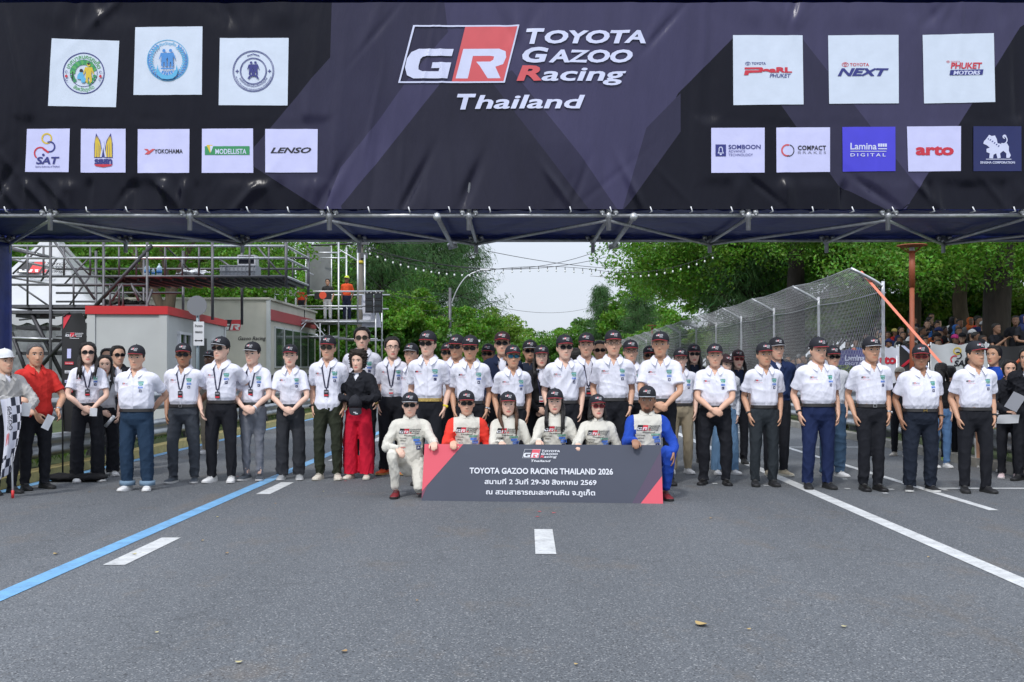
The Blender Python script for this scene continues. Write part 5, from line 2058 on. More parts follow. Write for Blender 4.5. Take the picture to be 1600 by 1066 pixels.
for i in range(70):
    c_ = np.array([g.normal(0, 1.6), g.normal(0, 1.2), g.uniform(4.6, 7.5)])
    u_ = g.normal(size=(210, 3))
    C_.append(c_ + u_ / np.linalg.norm(u_, axis=1)[:, None] ** .62 * g.uniform(.4, .8) * [1, 1, .5])
leaves(q, np.concatenate(C_), .11, .5, .5, 14)
q.build("crown", LEAF1, lt)
# clipped bush at the rail
bs = thing("bush", "pale green round bush behind the right guard rail", "bush", (P(1322, 0, 21.8).x, 21.8, .12))
q = MB()
u_ = g.normal(size=(5200, 3))
leaves(q, u_ / np.linalg.norm(u_, axis=1)[:, None] * g.uniform(.75, 1.02, (5200, 1)) * [.62, .5, .66] + [0, 0, .72], .055, .5, 0, 9)
q.build("foliage", mat("pale_bush_leaf", (.14, .19, .07), .6, island=.3, trans=.2), bs)
MB().tube([(0, 0, -.05), (0, 0, .6)], [.05, .03], 7).build("stem", BARK, bs)
# scattered weeds along the rails
g = np.random.default_rng(31)
for nm, xa, xb in (("grass_left", -7.3, -6.55), ("grass_right", 6.95, 9.0)):
    q = MB()
    yy = g.uniform(10, 46, 9000)
    xx = g.uniform(xa, xb, 9000) + K * yy
    leaves(q, np.stack([xx, yy, .16 + g.uniform(0, .10, 9000) * (1 if xa < 0 else 1.4)], 1), .13, .16, -2.5, 5)
    struct(q.build(nm, mat("long_grass_blades", (.09, .17, .03), .6, island=.3, trans=.3)), "stuff")

# ================================================================== guard rails
WP = [(0, -.155), (.035, -.14), (.075, -.105), (.08, -.075), (.03, -.035), (.015, 0), (.03, .035), (.08, .075), (.075, .105), (.035, .14), (0, .155)]
RAILM = mat("guard_rail_steel", (0.36, 0.38, 0.40), 0.4, 0.7, var=0.2, vscale=4, bump=0.1, bscale=30)
for nm, X_, sg, lb in (("left", -6.50, 1, "double steel guard rail along the left kerb"), ("right", 6.80, -1, "double steel guard rail along the right kerb below the net fence")):
    gr_ = thing("guard_rail", lb, "guard rail")
    for zc in (.86, .38):
        y0 = 8.0
        while y0 < 76:
            m_ = MB()
            rings = []
            for y in (y0, y0 + 4.03):
                rings.append([(rx(X_, y) + sg * (a + .004 * (int(y0) % 2)), y, zc + b) for a, b in WP] + [(rx(X_, y) + sg * (a - .006), y, zc + b) for a, b in WP[::-1]])
            m_.loft(rings, 0, True, True)
            m_.build("rail", RAILM, gr_)
            y0 += 4.0
    for y in np.arange(9.0, 77, 2.0):
        MB().box((rx(X_, y) - sg * .07, y, .52), (.12, .09, 1.04)).build("post", GALVD, gr_)
# ================================================================== net fence
nf = thing("net_fence", "tall debris fence of wire net with posts curving over the road on the right", "fence")
XF, NB = 7.30, 13
YP = [20.4 + 4.5 * k for k in range(NB)]
ZB, ZT = .15, 3.05
for y in YP:
    x = rx(XF, y)
    MB().tube([(x, y, 0), (x, y, ZT - .1), (x - .03, y, ZT + .05), (x - .18, y, ZT + .17), (x - .66, y, ZT + .42)], .035, 8, sub=3).build("post", GALV, nf)
MESHM = mat("fence_wire", (0.55, 0.56, 0.58), 0.5, 0.2)
prof = [(0, ZB), (0, ZT - .05), (-.06, ZT + .08), (-.66, ZT + .42)]
plen = [0]
for a, b in zip(prof, prof[1:]):
    plen.append(plen[-1] + math.hypot(b[0] - a[0], b[1] - a[1]))


def net_pt(u, t):
    """u along the fence in metres, t up the profile."""
    x = np.interp(t, plen, [q[0] for q in prof])
    z = np.interp(t, plen, [q[1] for q in prof])
    sag = .035 * math.sin(u / 4.5 * math.pi) ** 2 * t
    return (rx(XF, YP[0] + u) + x - .02 + .02 * math.sin(u * 1.3 + t), YP[0] + u, z - sag * .5)


for b in range(NB - 1):
    wn = MB()
    pitch = .105 if b < 5 else .16
    u0, u1 = b * 4.5, (b + 1) * 4.5
    TL = plen[-1]
    for sg in (1, -1):
        k = u0 - TL * .6 if sg > 0 else u0
        while k < (u1 if sg > 0 else u1 + TL * .6):
            ts = [0] + plen[1:]
            pts = []
            ta = 0 if u0 <= k <= u1 else ((u0 - k) / .6 if sg > 0 else (k - u1) / .6)
            tb_ = min(TL, ((u1 - k) / .6) if sg > 0 else ((k - u0) / .6))
            if tb_ - ta > .05:
                tt = sorted({ta, tb_} | {t for t in plen[1:-1] if ta < t < tb_} | {(ta + tb_) / 2})
                pts = [net_pt(k + sg * .6 * t, t) for t in tt]
                wn.tube(pts, .0028 if b < 5 else .0036, 3, 0)
            k += pitch
    wn.build("wire_net", MESHM, nf)
for t in (0, plen[1], plen[-1]):
    wn = MB()
    wn.tube([net_pt(u, t) for u in np.arange(0, 54.1, 1.5)], .008, 6)
    wn.build("tension_wire", GALV, nf)
st = MB()
a_, b_ = P(1345, 424, 20.6), P(1466, 577, 19.2)
b2 = a_ + (b_ - a_) * 1.75
b2.z = max(b2.z, .2)
d_ = (b2 - a_).normalized()
u_ = d_.cross(Vector((0, 1, 0))).normalized()
for k in (0, 1):
    pass
st.loft([[tuple(a_ + u_ * w_ + Vector((0, y_, 0))) for w_, y_ in ((-.027, 0), (.027, 0), (.027, .006), (-.027, .006))], [tuple(b2 + u_ * w_ + Vector((0, y_, 0))) for w_, y_ in ((-.027, 0), (.027, 0), (.027, .006), (-.027, .006))]], 0, True, False)
tag(st.build("strap", cm((.80, .22, .13), .6)), "orange ratchet strap slanting down from the fence's nearest post", "strap")
st = MB()
a_, b_ = P(1640, 520, 18.0), P(1583, 572, 18.0)
st.tube([a_, b_, b_ + (b_ - a_) * 3.0], .025, 6)
tag(st.build("strap", cm((.72, .13, .03), .6)), "short orange strap slanting at the right edge near the dark trunk", "strap")

# ================================================================== lamp posts with disc heads
RUST = mat("rust_brown_paint", (0.30, 0.075, 0.03), 0.55, var=0.15, vscale=5)


def disc_lamp(x, y, label):
    z0 = bank_z(x, y)
    t = thing("street_lamp", label, "street lamp", (x, y, z0), 0, "lamp posts with disc heads")
    MB().tube([(0, 0, 0), (0, 0, 3.25 - z0)], .052, 12).build("pole", RUST, t)
    MB().tube([(0, 0, 3.22 - z0), (0, 0, 4.02 - z0)], .066, 12).build("sleeve", RUST, t)
    q = MB()
    a = np.arange(28) * 2 * np.pi / 28
    for r_, z_ in ((.33, 4.14),):
        q.loft([np.stack([np.cos(a) * rr, np.sin(a) * rr, 0 * a + zz - z0], 1) for rr, zz in ((.08, 4.11), (.31, 4.125), (.33, 4.135), (.31, 4.15), (.05, 4.18))], 0)
    for k in range(4):
        b_ = k * 1.571 + .6
        q.tube([(math.cos(b_) * .08, math.sin(b_) * .08, 3.98 - z0), (math.cos(b_) * .28, math.sin(b_) * .28, 4.12 - z0)], .012, 6)
    q.build("disc_head", RUST, t)
    MB().tube([(0, 0, 4.0 - z0), (0, 0, 4.10 - z0)], .055, 10).build("lamp_glass", cm((.6, .6, .58), .3), t)


disc_lamp(P(1425, 0, 22).x, 22, "rust coloured lamp post with a flat disc head in front of the crowd")
disc_lamp(P(1019, 0, 63).x, 63, "distant rust coloured lamp post behind the far end of the net fence")

# ================================================================== banners in front of the crowd
def cloth_panel(name, x0, x1, y0, y1, z0, z1, m, label, seed, draw=None, inks=None, group="advertising banners below the crowd"):
    t = thing(name, label, "banner", (x0, y0, 0), 0, group)
    dx, dy = x1 - x0, y1 - y0
    L_ = math.hypot(dx, dy)

    def S_(u, z, l=0):
        u, z = np.asarray(u, float), np.asarray(z, float)
        w_ = .03 * np.sin(u * 5 + seed) + .02 * np.sin(u * 11 + z * 4 + seed) + .03 * np.sin(z * 3 + u * 2)
        nx_, ny_ = dy / L_, -dx / L_
        return np.stack([u * dx / L_ + nx_ * (w_ + l), u * dy / L_ + ny_ * (w_ + l), z], -1)
    q = MB()
    us, zs = np.linspace(0, L_, 24), np.linspace(z0, z1, 10)
    v = [S_(u, z - .04 * math.sin(u / L_ * 9.4) ** 2 * (z - z0) / (z1 - z0)) for z in zs for u in us]
    q.add(v, [(j * 24 + i, j * 24 + i + 1, (j + 1) * 24 + i + 1, (j + 1) * 24 + i) for j in range(9) for i in range(23)])
    q.build("sheet", m, t)
    if draw:
        pr = Print()
        draw(pr, L_)
        pr.build("lettering", inks or INK, t, lambda u, v_, l: S_(u, v_, l), .0006, .012)
    for u in (0.02, L_ - .02):
        b_ = S_(u, 0)
        bar(t, "pole", (b_[0], b_[1] + .06, .1), (b_[0], b_[1] + .06, z1 + .03), .02, GALV)
    return t


BW = mat("white_banner_cloth", (.62, .64, .74), .7, bump=.3, bscale=6)
BG = mat("pale_grey_banner_cloth", (.50, .52, .55), .7, bump=.4, bscale=6)
BN = mat("violet_navy_banner_cloth", (.05, .05, .22), .6, bump=.3, bscale=6)
YL = 23.0
xq = lambda px: (px - 800) * YL / F
zq = lambda py: CAMZ + (HZ - py) * YL / F


def d_compact(p, L_):
    p.ring(.18, zq(557), .07, .10, R1_, 24, 70, 290)
    p.ring(.19, zq(557), .08, .10, BK_, 24, -100, 70)
    p.text("COMPACT", .32, zq(557), h=.075, w=.5, m=BK_, bold=.03)
    p.text("BRAKES", .32, zq(563), h=.05, w=.5, m=GY_, bold=.0, space=1.3)


cloth_panel("banner", xq(1296), xq(1328), YL + 1.2, YL + 1.0, .6, zq(545), BW, "white banner with a red ring emblem behind the net fence", 1, d_compact)
cloth_panel("banner", xq(1329), xq(1378), YL + 1.0, YL + .4, .6, zq(544), BN, "violet navy banner between the white ones behind the fence", 2, lambda p, L_: (p.text("Lamina", .2, zq(563), h=.13, w=.48, m=W_, bold=.03), p.text("DIGITAL", .2, zq(570), h=.06, w=.48, m=W_, bold=.02)))
cloth_panel("banner", xq(1379), xq(1407), YL + .3, YL + .1, .6, zq(541), BW, "white banner with red letters beside the lamp post", 3, lambda p, L_: p.text("arto", -.10, zq(568), h=.20, w=.5, m=RE_, bold=.05))


def d_x(p, L_):
    p.poly([(L_ * .05, zq(540)), (L_ * .16, zq(540)), (L_ * .95, zq(574)), (L_ * .8, zq(574))], W_)
    p.poly([(L_ * .05, zq(572)), (L_ * .13, zq(574)), (L_ * .5, zq(560)), (L_ * .42, zq(557))], RE_)


cloth_panel("banner", xq(1408), xq(1451), YL + .1, YL - .1, .6, zq(540), cm((.02, .02, .024), .6), "black banner with a white slash behind the lamp post", 4, d_x)


def d_sat(p, L_):
    p.ring(L_ * .46, zq(549), .06, .085, YE_)
    p.ring(L_ * .47, zq(556), .06, .085, BK_, 24, -110, 120)
    p.ring(L_ * .42, zq(562), .07, .095, RE_, 24, 60, 230)
    p.text("SAT", L_ * .40, zq(572), h=.13, w=.36, m=BK_, bold=.04, shear=.2)


cloth_panel("banner", xq(1452), xq(1528), YL - .1, YL - .5, .6, zq(537), BG, "pale grey banner with linked rings in front of the spectators", 5, d_sat)
cloth_panel("banner", xq(1529), xq(1700), YL - .5, YL - 1.4, .6, zq(540), cm((.02, .02, .024), .6), "black banner running off at the right edge", 6)

# ================================================================== left: site office, trailer, tents
CREAM = mat("cream_panel_paint", (.55, .53, .46), .55, var=.08, vscale=2)
OFFW = mat("off_white_panel_paint", (.55, .565, .56), .5, var=.06, vscale=2)
GLASSD = mat("dark_window_glass", (.02, .024, .026), .08, spec=.8)
so_ = thing("site_office", "off-white portable site office with red roof trim behind the left guard rail", "cabin", (-7.2, 20.7, .1), .083)
MB().box((-.78, 3.0, 1.25), (1.56, 6.0, 2.38)).build("wall", OFFW, so_)
q = MB()
for c_, d_ in (((-.78, 3.0, 2.53), (1.66, 6.1, .17)),):
    q.box(c_, d_)
q.build("roof_trim", RED, so_)
for x, y in ((-.05, .05), (-.05, 5.95), (-1.5, .05)):
    MB().box((x, y, 1.22), (.16, .16, 2.44)).build("corner_post", OFFW, so_)
for y0, y1, z0, z1 in ((1.0, 2.0, 1.2, 2.1), (4.4, 5.3, 1.3, 2.0)):
    wn = MB()
    for c_, d_ in (((.03, (y0 + y1) / 2, z0), (.06, y1 - y0 + .12, .06)), ((.03, (y0 + y1) / 2, z1), (.06, y1 - y0 + .12, .06)), ((.03, y0, (z0 + z1) / 2), (.06, .06, z1 - z0 - .06)), ((.03, y1, (z0 + z1) / 2), (.06, .06, z1 - z0 - .06)), ((.03, (y0 + y1) / 2, (z0 + z1) / 2), (.05, .04, z1 - z0 - .06))):
        wn.box(c_, d_)
    wo = wn.build("window", WHITE, so_)
    MB().box((.018, (y0 + y1) / 2, (z0 + z1) / 2), (.02, y1 - y0, z1 - z0)).build("pane", GLASSD, wo)
dr = MB().box((.02, 3.15, 1.05), (.05, .95, 2.0)).build("door", cm((.04, .042, .045), .5), so_)
MB().tube([(.05, 2.75, 1.05), (.10, 2.75, 1.05), (.10, 2.87, 1.05)], .012, 6).build("handle", GALV, dr)
for x in np.arange(-2.2, -.1, .3):
    pass
tl = thing("race_trailer", "large cream trailer with racing badge behind the site office", "trailer", (-8.1, 33.0, 0), 0)
MB().box((-4.4, 4.0, 2.05), (8.8, 8.0, 3.3)).build("wall", CREAM, tl)
q = MB().box((-4.4, 4.0, 3.74), (8.95, 8.15, .07))
q.build("roof", CREAM, tl)
MB().box((.02, .02, 2.0), (.12, .12, 3.4)).build("corner_post", OFFW, tl)
for k in range(5):
    y = .9 + k * 1.35
    wo = MB().box((.025, y + .6, 2.15), (.05, 1.22, 1.42)).build("window", OFFW, tl)
    MB().box((.06, y + .6, 2.15), (.03, 1.10, 1.28)).build("pane", mat("green_tinted_glass", (.05, .075, .055), .08, spec=.8), wo)
MB().box((.03, 4.0, 3.22), (.06, 7.7, .36)).build("side_stripe", cm((.42, .06, .07), .5), tl)
MB().box((.03, 4.0, .95), (.06, 7.9, .5)).build("side_skirt", cm((.05, .05, .055), .5), tl)
for k in range(4):
    for x in (-.6, -7.6):
        wl = MB().tube([(x - .14, 1 + k * 1.9, .42), (x + .14, 1 + k * 1.9, .42)], .42, 20).build("wheel", BLACK, tl)
pr = Print()
race_logo(pr, -1.62, 3.05, .95 * 1.7, 1, 0, 3, tail=False, fine=False)
pr.text("Gazoo Racing", -.98, 2.36, h=.13, w=.92, m=3, bold=.012, shear=.25)
pr.build("lettering", [cm((.60, .05, .06), .5), cm((.7, .7, .7), .5), WHITE, BLACK], tl, lambda u, v, l: np.stack([u, -l, v], 1), .001, .006)

TENT = mat("white_tent_fabric", (.50, .51, .53), .6, var=.06, vscale=3, bump=.25, bscale=5)
CLEAR = mat("grey_clear_tent_wall", (.20, .21, .22), .25, var=.4, vscale=5, bump=.8, bscale=5)


def pagoda(cx, cy, hw, ze, zp, label, logo=False):
    t = thing("tent", label, "tent", (cx, cy, 0), 0, "pagoda tents behind the scaffold")
    prof_ = [(1, 0), (.86, .06), (.7, .15), (.5, .32), (.3, .58), (.14, .82), (.04, 1.0)]

    def ring_(f, z):
        r_ = hw * f
        pts = []
        for a, b in (((-1, -1), (1, -1)), ((1, -1), (1, 1)), ((1, 1), (-1, 1)), ((-1, 1), (-1, -1))):
            for k in range(8):
                s_ = k / 8
                pts.append(((a[0] + (b[0] - a[0]) * s_) * r_, (a[1] + (b[1] - a[1]) * s_) * r_, z - .10 * math.sin(s_ * 3.14) * f * (1 if f < 1 else 0)))
        return pts
    q = MB()
    q.loft([ring_(f, ze + (zp - ze) * h_) for f, h_ in prof_], 0, False)
    q.build("roof", TENT, t)
    q = MB()
    n_ = 64
    for k in range(4):
        ca, sa = [(1, 0), (0, 1), (-1, 0), (0, -1)][k]
        v = []
        for i in range(n_ + 1):
            u = -hw + 2 * hw * i / n_
            zz = ze - .22 - .09 * abs(math.sin(i / n_ * 3.1416 * 10))
            for z in (ze + .01, zz):
                x, y = u, -hw - .01
                v.append((x * ca - y * sa, x * sa + y * ca, z))
        q.add(v, [(2 * i, 2 * i + 2, 2 * i + 3, 2 * i + 1) for i in range(n_)], 0, False)
    q.build("valance", TENT, t)
    for x in (-1, 1):
        for y in (-1, 1):
            bar(t, "pole", (x * (hw - .06), y * (hw - .06), 0), (x * (hw - .06), y * (hw - .06), ze), .045, GALV)
    q = MB()
    us = np.linspace(-hw + .1, hw - .1, 60)
    v = [(u, -hw + .12 + .05 * math.sin(u * 7 + z) + .03 * math.sin(u * 17), z) for z in np.linspace(.05, ze, 8) for u in us]
    q.add(v, [(j * 60 + i, j * 60 + i + 1, (j + 1) * 60 + i + 1, (j + 1) * 60 + i) for j in range(7) for i in range(59)])
    q.build("side_wall", CLEAR, t)
    if logo:
        pr = Print()
        race_logo(pr, -.55, 1.55, 1.45, 2, 1, 2, tail=True, LT=0)
        hs, fs = [h_ for f, h_ in prof_], [f for f, h_ in prof_]

        def rf(u, v, l):
            h_ = np.clip(v, 0, 2.2) / (zp - ze)
            f = np.interp(h_, hs, fs)
            return np.stack([u, -hw * f - .05 - l, ze + v], 1)
        pr.build("lettering", [WHITE, RED, BLACK], t, rf, .002, .03)
    return t


pagoda(-13.2, 28.6, 2.5, 2.86, 5.3, "white pagoda tent with a racing badge on its roof behind the stairs", True)
pagoda(-14.4, 34.0, 2.6, 2.9, 5.0, "plain white pagoda tent behind the badge tent")

# ================================================================== scaffold deck beside the road
sd_ = thing("scaffold_platform", "grey scaffold platform with stairs and raised deck behind the left guard rail", "scaffold")
Y0s, Y1s = 22.0, 24.4


def sp(px, py, Y=Y0s):
    return P(px, py, Y)


def sb(name, a, b, Y=Y0s, r=.028, m=GALVD, Yb=None):
    return bar(sd_, name, sp(*a, Y), sp(*b, Yb or Y), r, m)


Xl, Xr = sp(10, 0).x, sp(447, 0).x
for Y in (Y0s, Y1s):
    for py in (384.5, 403.5, 432, 445):
        z = sp(0, py).z
        if py == 445:
            bar(sd_, "ledger", (Xl, Y, z), (sp(232, 0).x, Y, z), .027, GALVD)
        else:
            bar(sd_, "ledger", (Xl, Y, z), (Xr, Y, z), .027, GALV if py < 420 and Y == Y0s else GALVD)
    for px, y0, y1 in ((79, 372, 700), (162, 372, 700), (230, 372, 700), (332, 374, 500), (447, 376, 448)):
        x = sp(px, 0).x
        bar(sd_, "standard", (x, Y, max(.1, sp(0, y1).z)), (x, Y, sp(0, y0).z), .034, GALVD)
for px in (68, 100, 141, 186, 213, 258, 311, 390):
    sb("guard_post", (px, 384), (px, 431), r=.024)
for z_ in (384.5, 403.5, 432):
    for x in (Xl, Xr):
        bar(sd_, "transom", (x, Y0s, sp(0, z_).z), (x, Y1s, sp(0, z_).z), .027, GALV)
for a, b, r_, Yb in (((238, 383), (127, 502), .045, None), ((127, 502), (62, 575), .045, None), ((84, 376), (148, 468), .03, None), ((238, 452), (197, 571), .03, None), ((167, 505), (204, 566), .028, None), ((258, 384), (305, 431), .018, Y1s), ((20, 390), (79, 403), .03, None), ((65, 384), (20, 428), .022, None), ((95, 384), (140, 430), .02, None), ((100, 445), (140, 402), .02, None), ((175, 470), (192, 443), .03, None), ((205, 443), (217, 470), .03, None)):
    sb("brace", a, b, r=r_, m=DKST if r_ > .04 else GALVD, Yb=Yb)
for px, y0, y1, Yk in ((120, 445, 700, 1), (200, 380, 432, 1), (280, 384, 431, 1), (360, 384, 431, 1), (420, 384, 431, 1), (43, 384, 478, 0), (115, 432, 478, 0), (186, 445, 478, 0), (172, 445, 487, 0), (192, 445, 487, 0), (420, 384, 431, 0), (285, 403, 431, 0)):
    Yk = Y1s if Yk else Y0s
    x = sp(px, 0).x
    bar(sd_, "guard_post", (x, Yk, max(.1, sp(0, y1).z)), (x, Yk, sp(0, y0).z), .024, GALVD)
for a, b in (((90, 403), (60, 445)), ((28, 445), (76, 478)), ((140, 432), (108, 478)), ((232, 478), (205, 445)), ((340, 403), (380, 431)), ((400, 384), (440, 431)), ((30, 500), (150, 487)), ((120, 560), (160, 505)), ((205, 560), (230, 480))):
    bar(sd_, "brace", sp(*a, Y1s), sp(*b, Y1s), .024, GALVD)
for py in (460, 520, 545):
    z = sp(0, py).z
    bar(sd_, "ledger", (Xl, Y1s, z), (sp(160, 0).x, Y1s, z), .025, GALVD)
xa, xb = sp(166, 0).x, sp(330, 0).x
for k, (x0, x1, m_) in enumerate(((xa, xb, DKST), (xb + .04, Xr, GALVD))):
    q = MB()
    n_ = 6
    for i in range(n_):
        q.box(((x0 + x1) / 2, Y0s + .2 + i * .36, sp(0, 434).z + .03), (x1 - x0, .33, .05))
    for i in range(9):
        q.box((x0 + (x1 - x0) * (i + .5) / 9, (Y0s + Y1s) / 2, sp(0, 434).z - .03), (.05, 2.1, .06))
    q.build("deck", m_, sd_)
# stair flight and landing on the left
for y in (Y0s + .1, Y0s + .9):
    MB().tube([sp(46, 484, y), sp(100, 592, y)], .05, 8).build("stringer", DKST, sd_)
    MB().tube([sp(18, 520, y), sp(48, 600, y)], .045, 8).build("stringer", DKST, sd_)
for k, py in enumerate((493, 512, 531, 552)):
    a, b = sp(20, py), sp(58 + k * 9, py)
    MB().box(((a.x + b.x) / 2, Y0s + .5, a.z), (b.x - a.x, .75, .07)).build("tread", DKST, sd_)
for py, x1 in ((478.5, 235), (487.5, 200)):
    z = sp(0, py).z
    MB().box(((Xl + sp(x1, 0).x) / 2, Y0s + .45, z), (sp(x1, 0).x - Xl, .85, .07)).build("landing", GALVD, sd_)
sb("handrail", (20, 528), (82, 530), r=.025, m=GALV)
# what stands on the deck
ZD = sp(0, 434).z + .055


def at_deck(px, y=.5):
    return (sp(px, 0, Y0s + y).x, Y0s + y, ZD)


c_ = thing("equipment_case", "grey ribbed plastic crate on the right end of the scaffold deck", "crate", at_deck(376, .7))
MB().box((0, 0, .135), (.80, .5, .27)).build("box", mat("grey_crate_plastic", (.26, .28, .31), .6), c_)
q = MB()
for i in range(9):
    q.box((-.36 + i * .09, -.257, .13), (.016, .014, .22))
for z_ in (.02, .135, .255):
    q.box((0, -.259, z_), (.82, .016, .02))
q.build("ribs", mat("dark_crate_plastic", (.20, .215, .24), .6), c_)
c_ = thing("monitor", "black screened monitor in a grey metal case on top of the crate", "monitor", (at_deck(384)[0], Y0s + .7, ZD + .272))
q = MB()
for cc, dd in (((0, 0, .02), (.40, .3, .03)), ((0, 0, .225), (.40, .3, .03)), ((-.19, 0, .12), (.03, .3, .18)), ((.19, 0, .12), (.03, .3, .18)), ((0, .13, .12), (.35, .03, .18))):
    q.box(cc, dd)
q.build("case", GALV, c_)
MB().box((0, -.10, .12), (.345, .03, .17)).build("screen", mat("black_screen", (.006, .007, .009), .15), c_)
for px, y, lb in ((230, .35, "blue labelled water bottle left on the scaffold deck"), (249, .45, "large blue labelled water bottle, right one of the pair on the deck"), (239.5, .3, "small water bottle between the two large ones on the deck")):
    k = .62 if "small" in lb else 1.0
    bo = thing("water_bottle", lb, "bottle", at_deck(px, y), 0, "water bottles on the deck")
    q = MB()
    a = np.arange(12) * 2 * np.pi / 12
    q.loft([np.stack([np.cos(a) * r_ * k, np.sin(a) * r_ * k, 0 * a + z_ * k], 1) for r_, z_ in ((.055, 0), (.06, .02), (.058, .16), (.06, .2), (.045, .235), (.018, .26), (.018, .28))])
    q.build("body", mat("clear_blue_plastic", (.45, .58, .70), .1), bo)
    MB().tube([(0, 0, .08 * k), (0, 0, .15 * k)], .0615 * k, 12).build("paper_wrap", cm((.05, .22, .55), .5), bo)
    MB().tube([(0, 0, .28 * k), (0, 0, .30 * k)], .021 * k, 10).build("cap", WHITE, bo)
q = MB()
g = np.random.default_rng(12)
for i in range(26):
    q.ball((g.normal(0, .17), g.normal(0, .08), .05 + abs(g.normal(0, .06))), (g.uniform(.05, .12), .06, g.uniform(.03, .08)), 8)
V_, F_, N_ = remesh(q, .02, 1)
q = MB()
q.add(V_ + N_ * folds(V_, 3, .03)[:, None], F_)
o = q.build("plastic_bag", mat("white_plastic_film", (.62, .64, .66), .4), None, at_deck(303, .5))
tag(o, "crumpled white plastic bags lying on the scaffold deck", "bag")
q = MB()
for i in range(14):
    q.ball((g.normal(0, .3), g.normal(0, .1), .04 + abs(g.normal(0, .05))), (.14, .12, .07), 8)
V_, F_, N_ = remesh(q, .025, 1)
q = MB()
q.add(V_ + N_ * folds(V_, 8, .03)[:, None], F_)
o = q.build("tarpaulin_bundle", cloth((.05, .05, .045)), None, (sp(199, 0, Y0s + .6).x, Y0s + .6, sp(0, 478.5).z + .04))
tag(o, "dark bundled tarpaulin lying on the lower scaffold landing", "tarpaulin")

# ================================================================== marshal tower
YT, YT2 = 38.0, 39.8
mt_ = thing("scaffold_tower", "light grey scaffold tower with two guarded levels left of the bushes", "scaffold")


def mp_(px, py, Y=YT):
    return P(px, py, Y)


for Y in (YT, YT2):
    for px, y0, y1 in ((446, 380, 612), (529, 378, 612), (559, 390, 505), (430, 455, 505), (587, 455, 612), (500, 505, 612)):
        bar(mt_, "standard", mp_(px, y1, YT) + Vector((0, Y - YT, 0)), mp_(px, y0, YT) + Vector((0, Y - YT, 0)), .035, GALV)
    for py, x0, x1 in ((455.5, 412, 600), (478.5, 445, 598), (503, 446, 588), (526, 446, 530), (395, 487, 530), (530, 530, 590)):
        bar(mt_, "ledger", mp_(x0, py, YT) + Vector((0, Y - YT, 0)), mp_(x1, py, YT) + Vector((0, Y - YT, 0)), .03, GALV)
for px in (446, 529, 587):
    for py in (455.5, 478.5, 503):
        a = mp_(px, py)
        bar(mt_, "transom", a, a + Vector((0, YT2 - YT, 0)), .03, GALV)
for a, b in (((446, 526), (480, 500)), ((490, 503), (520, 540)), ((530, 390), (560, 408)), ((446, 380), (490, 402)), ((446, 408), (490, 430)), ((452, 540), (478, 505))):
    bar(mt_, "brace", mp_(*a), mp_(*b), .025, GALV)
q = MB()
a, b = mp_(446, 503), mp_(588, 503)
for i in range(5):
    q.box(((a.x + b.x) / 2, YT + .2 + i * .36, a.z + .06), (b.x - a.x, .33, .05))
q.build("deck", GALV, mt_)
ZT_ = a.z + .09
pn = thing("backdrop_panel", "tall grey cloth panel standing on the marshal tower", "panel", (mp_(497, 0, YT2 + .3).x, YT2 + .3, ZT_))
q = MB()
v = [(x, .04 * math.sin(x * 6 + z * 2), z) for z in np.linspace(1.2, 3.05, 8) for x in np.linspace(-.47, .50, 20)]
q.add(v, [(j * 20 + i, j * 20 + i + 1, (j + 1) * 20 + i + 1, (j + 1) * 20 + i) for j in range(7) for i in range(19)])
q.build("sheet", mat("grey_panel_cloth", (.17, .18, .18), .8, var=.1), pn)
for x in (-.5, .53):
    bar(pn, "pole", (x, .05, 0), (x, .05, 3.1), .025, GALV)
bar(pn, "crossbar", (-.7, .05, 3.08), (1.4, .05, 3.16), .04, DKST)
sg_ = thing("signal_board", "black board with an orange disc on the marshal tower rail", "sign", (mp_(505, 0).x, YT - .06, mp_(0, 463).z))
MB().box((0, 0, 0), (.64, .05, .24)).build("board", BLACK, sg_)
pr = Print()
pr.ring(0, .03, 0, .14, 0)
pr.build("disc", cm((.75, .09, .04), .5), sg_, lambda u, v, l: np.stack([u, -l, v], 1), .001, .028)
for i, px in enumerate((578, 592)):
    lp = thing("signal_lamp_panel", ("left" if i == 0 else "right") + " of the two black signal lamp panels on the tower's end", "lamp panel", (mp_(px, 0).x, YT - .15, mp_(0, 473).z), 0, "signal lamp panels")
    MB().box((0, 0, 0), (.30, .12, .80)).build("housing", BLACK, lp)
    for z_ in (.24, -.02, -.26):
        MB().box((0, -.066, z_), (.22, .02, .16)).build("lamp_glass", mat("dark_lamp_glass", (.03, .035, .04), .2), lp)
        MB().box((0, -.075, z_ + .10), (.25, .04, .014)).build("visor", DKST, lp)
    for x in (-.07, .07):
        MB().box((x, -.07, .36), (.05, .012, .03)).build("marking", cm((.6, .6, .6), .5), lp)
q = MB()
v = [(x + .02 * math.sin(z * 6), .05 * math.sin(x * 5 + z * 2.5), z) for z in np.linspace(0, -1.25, 12) for x in np.linspace(0, .42 + 0, 12)]
q.add([(x + .35 * max(0, -z / 1.25) * (x / .42), y, z) for x, y, z in v], [(j * 12 + i, j * 12 + i + 1, (j + 1) * 12 + i + 1, (j + 1) * 12 + i) for j in range(11) for i in range(11)])
o = q.build("sheet_cover", cloth((.60, .61, .70)), None, (mp_(566, 0, YT + .3).x, YT + .3, mp_(0, 460).z))
tag(o, "pale lilac sheet hanging beside the black signal lamp panels", "sheet")

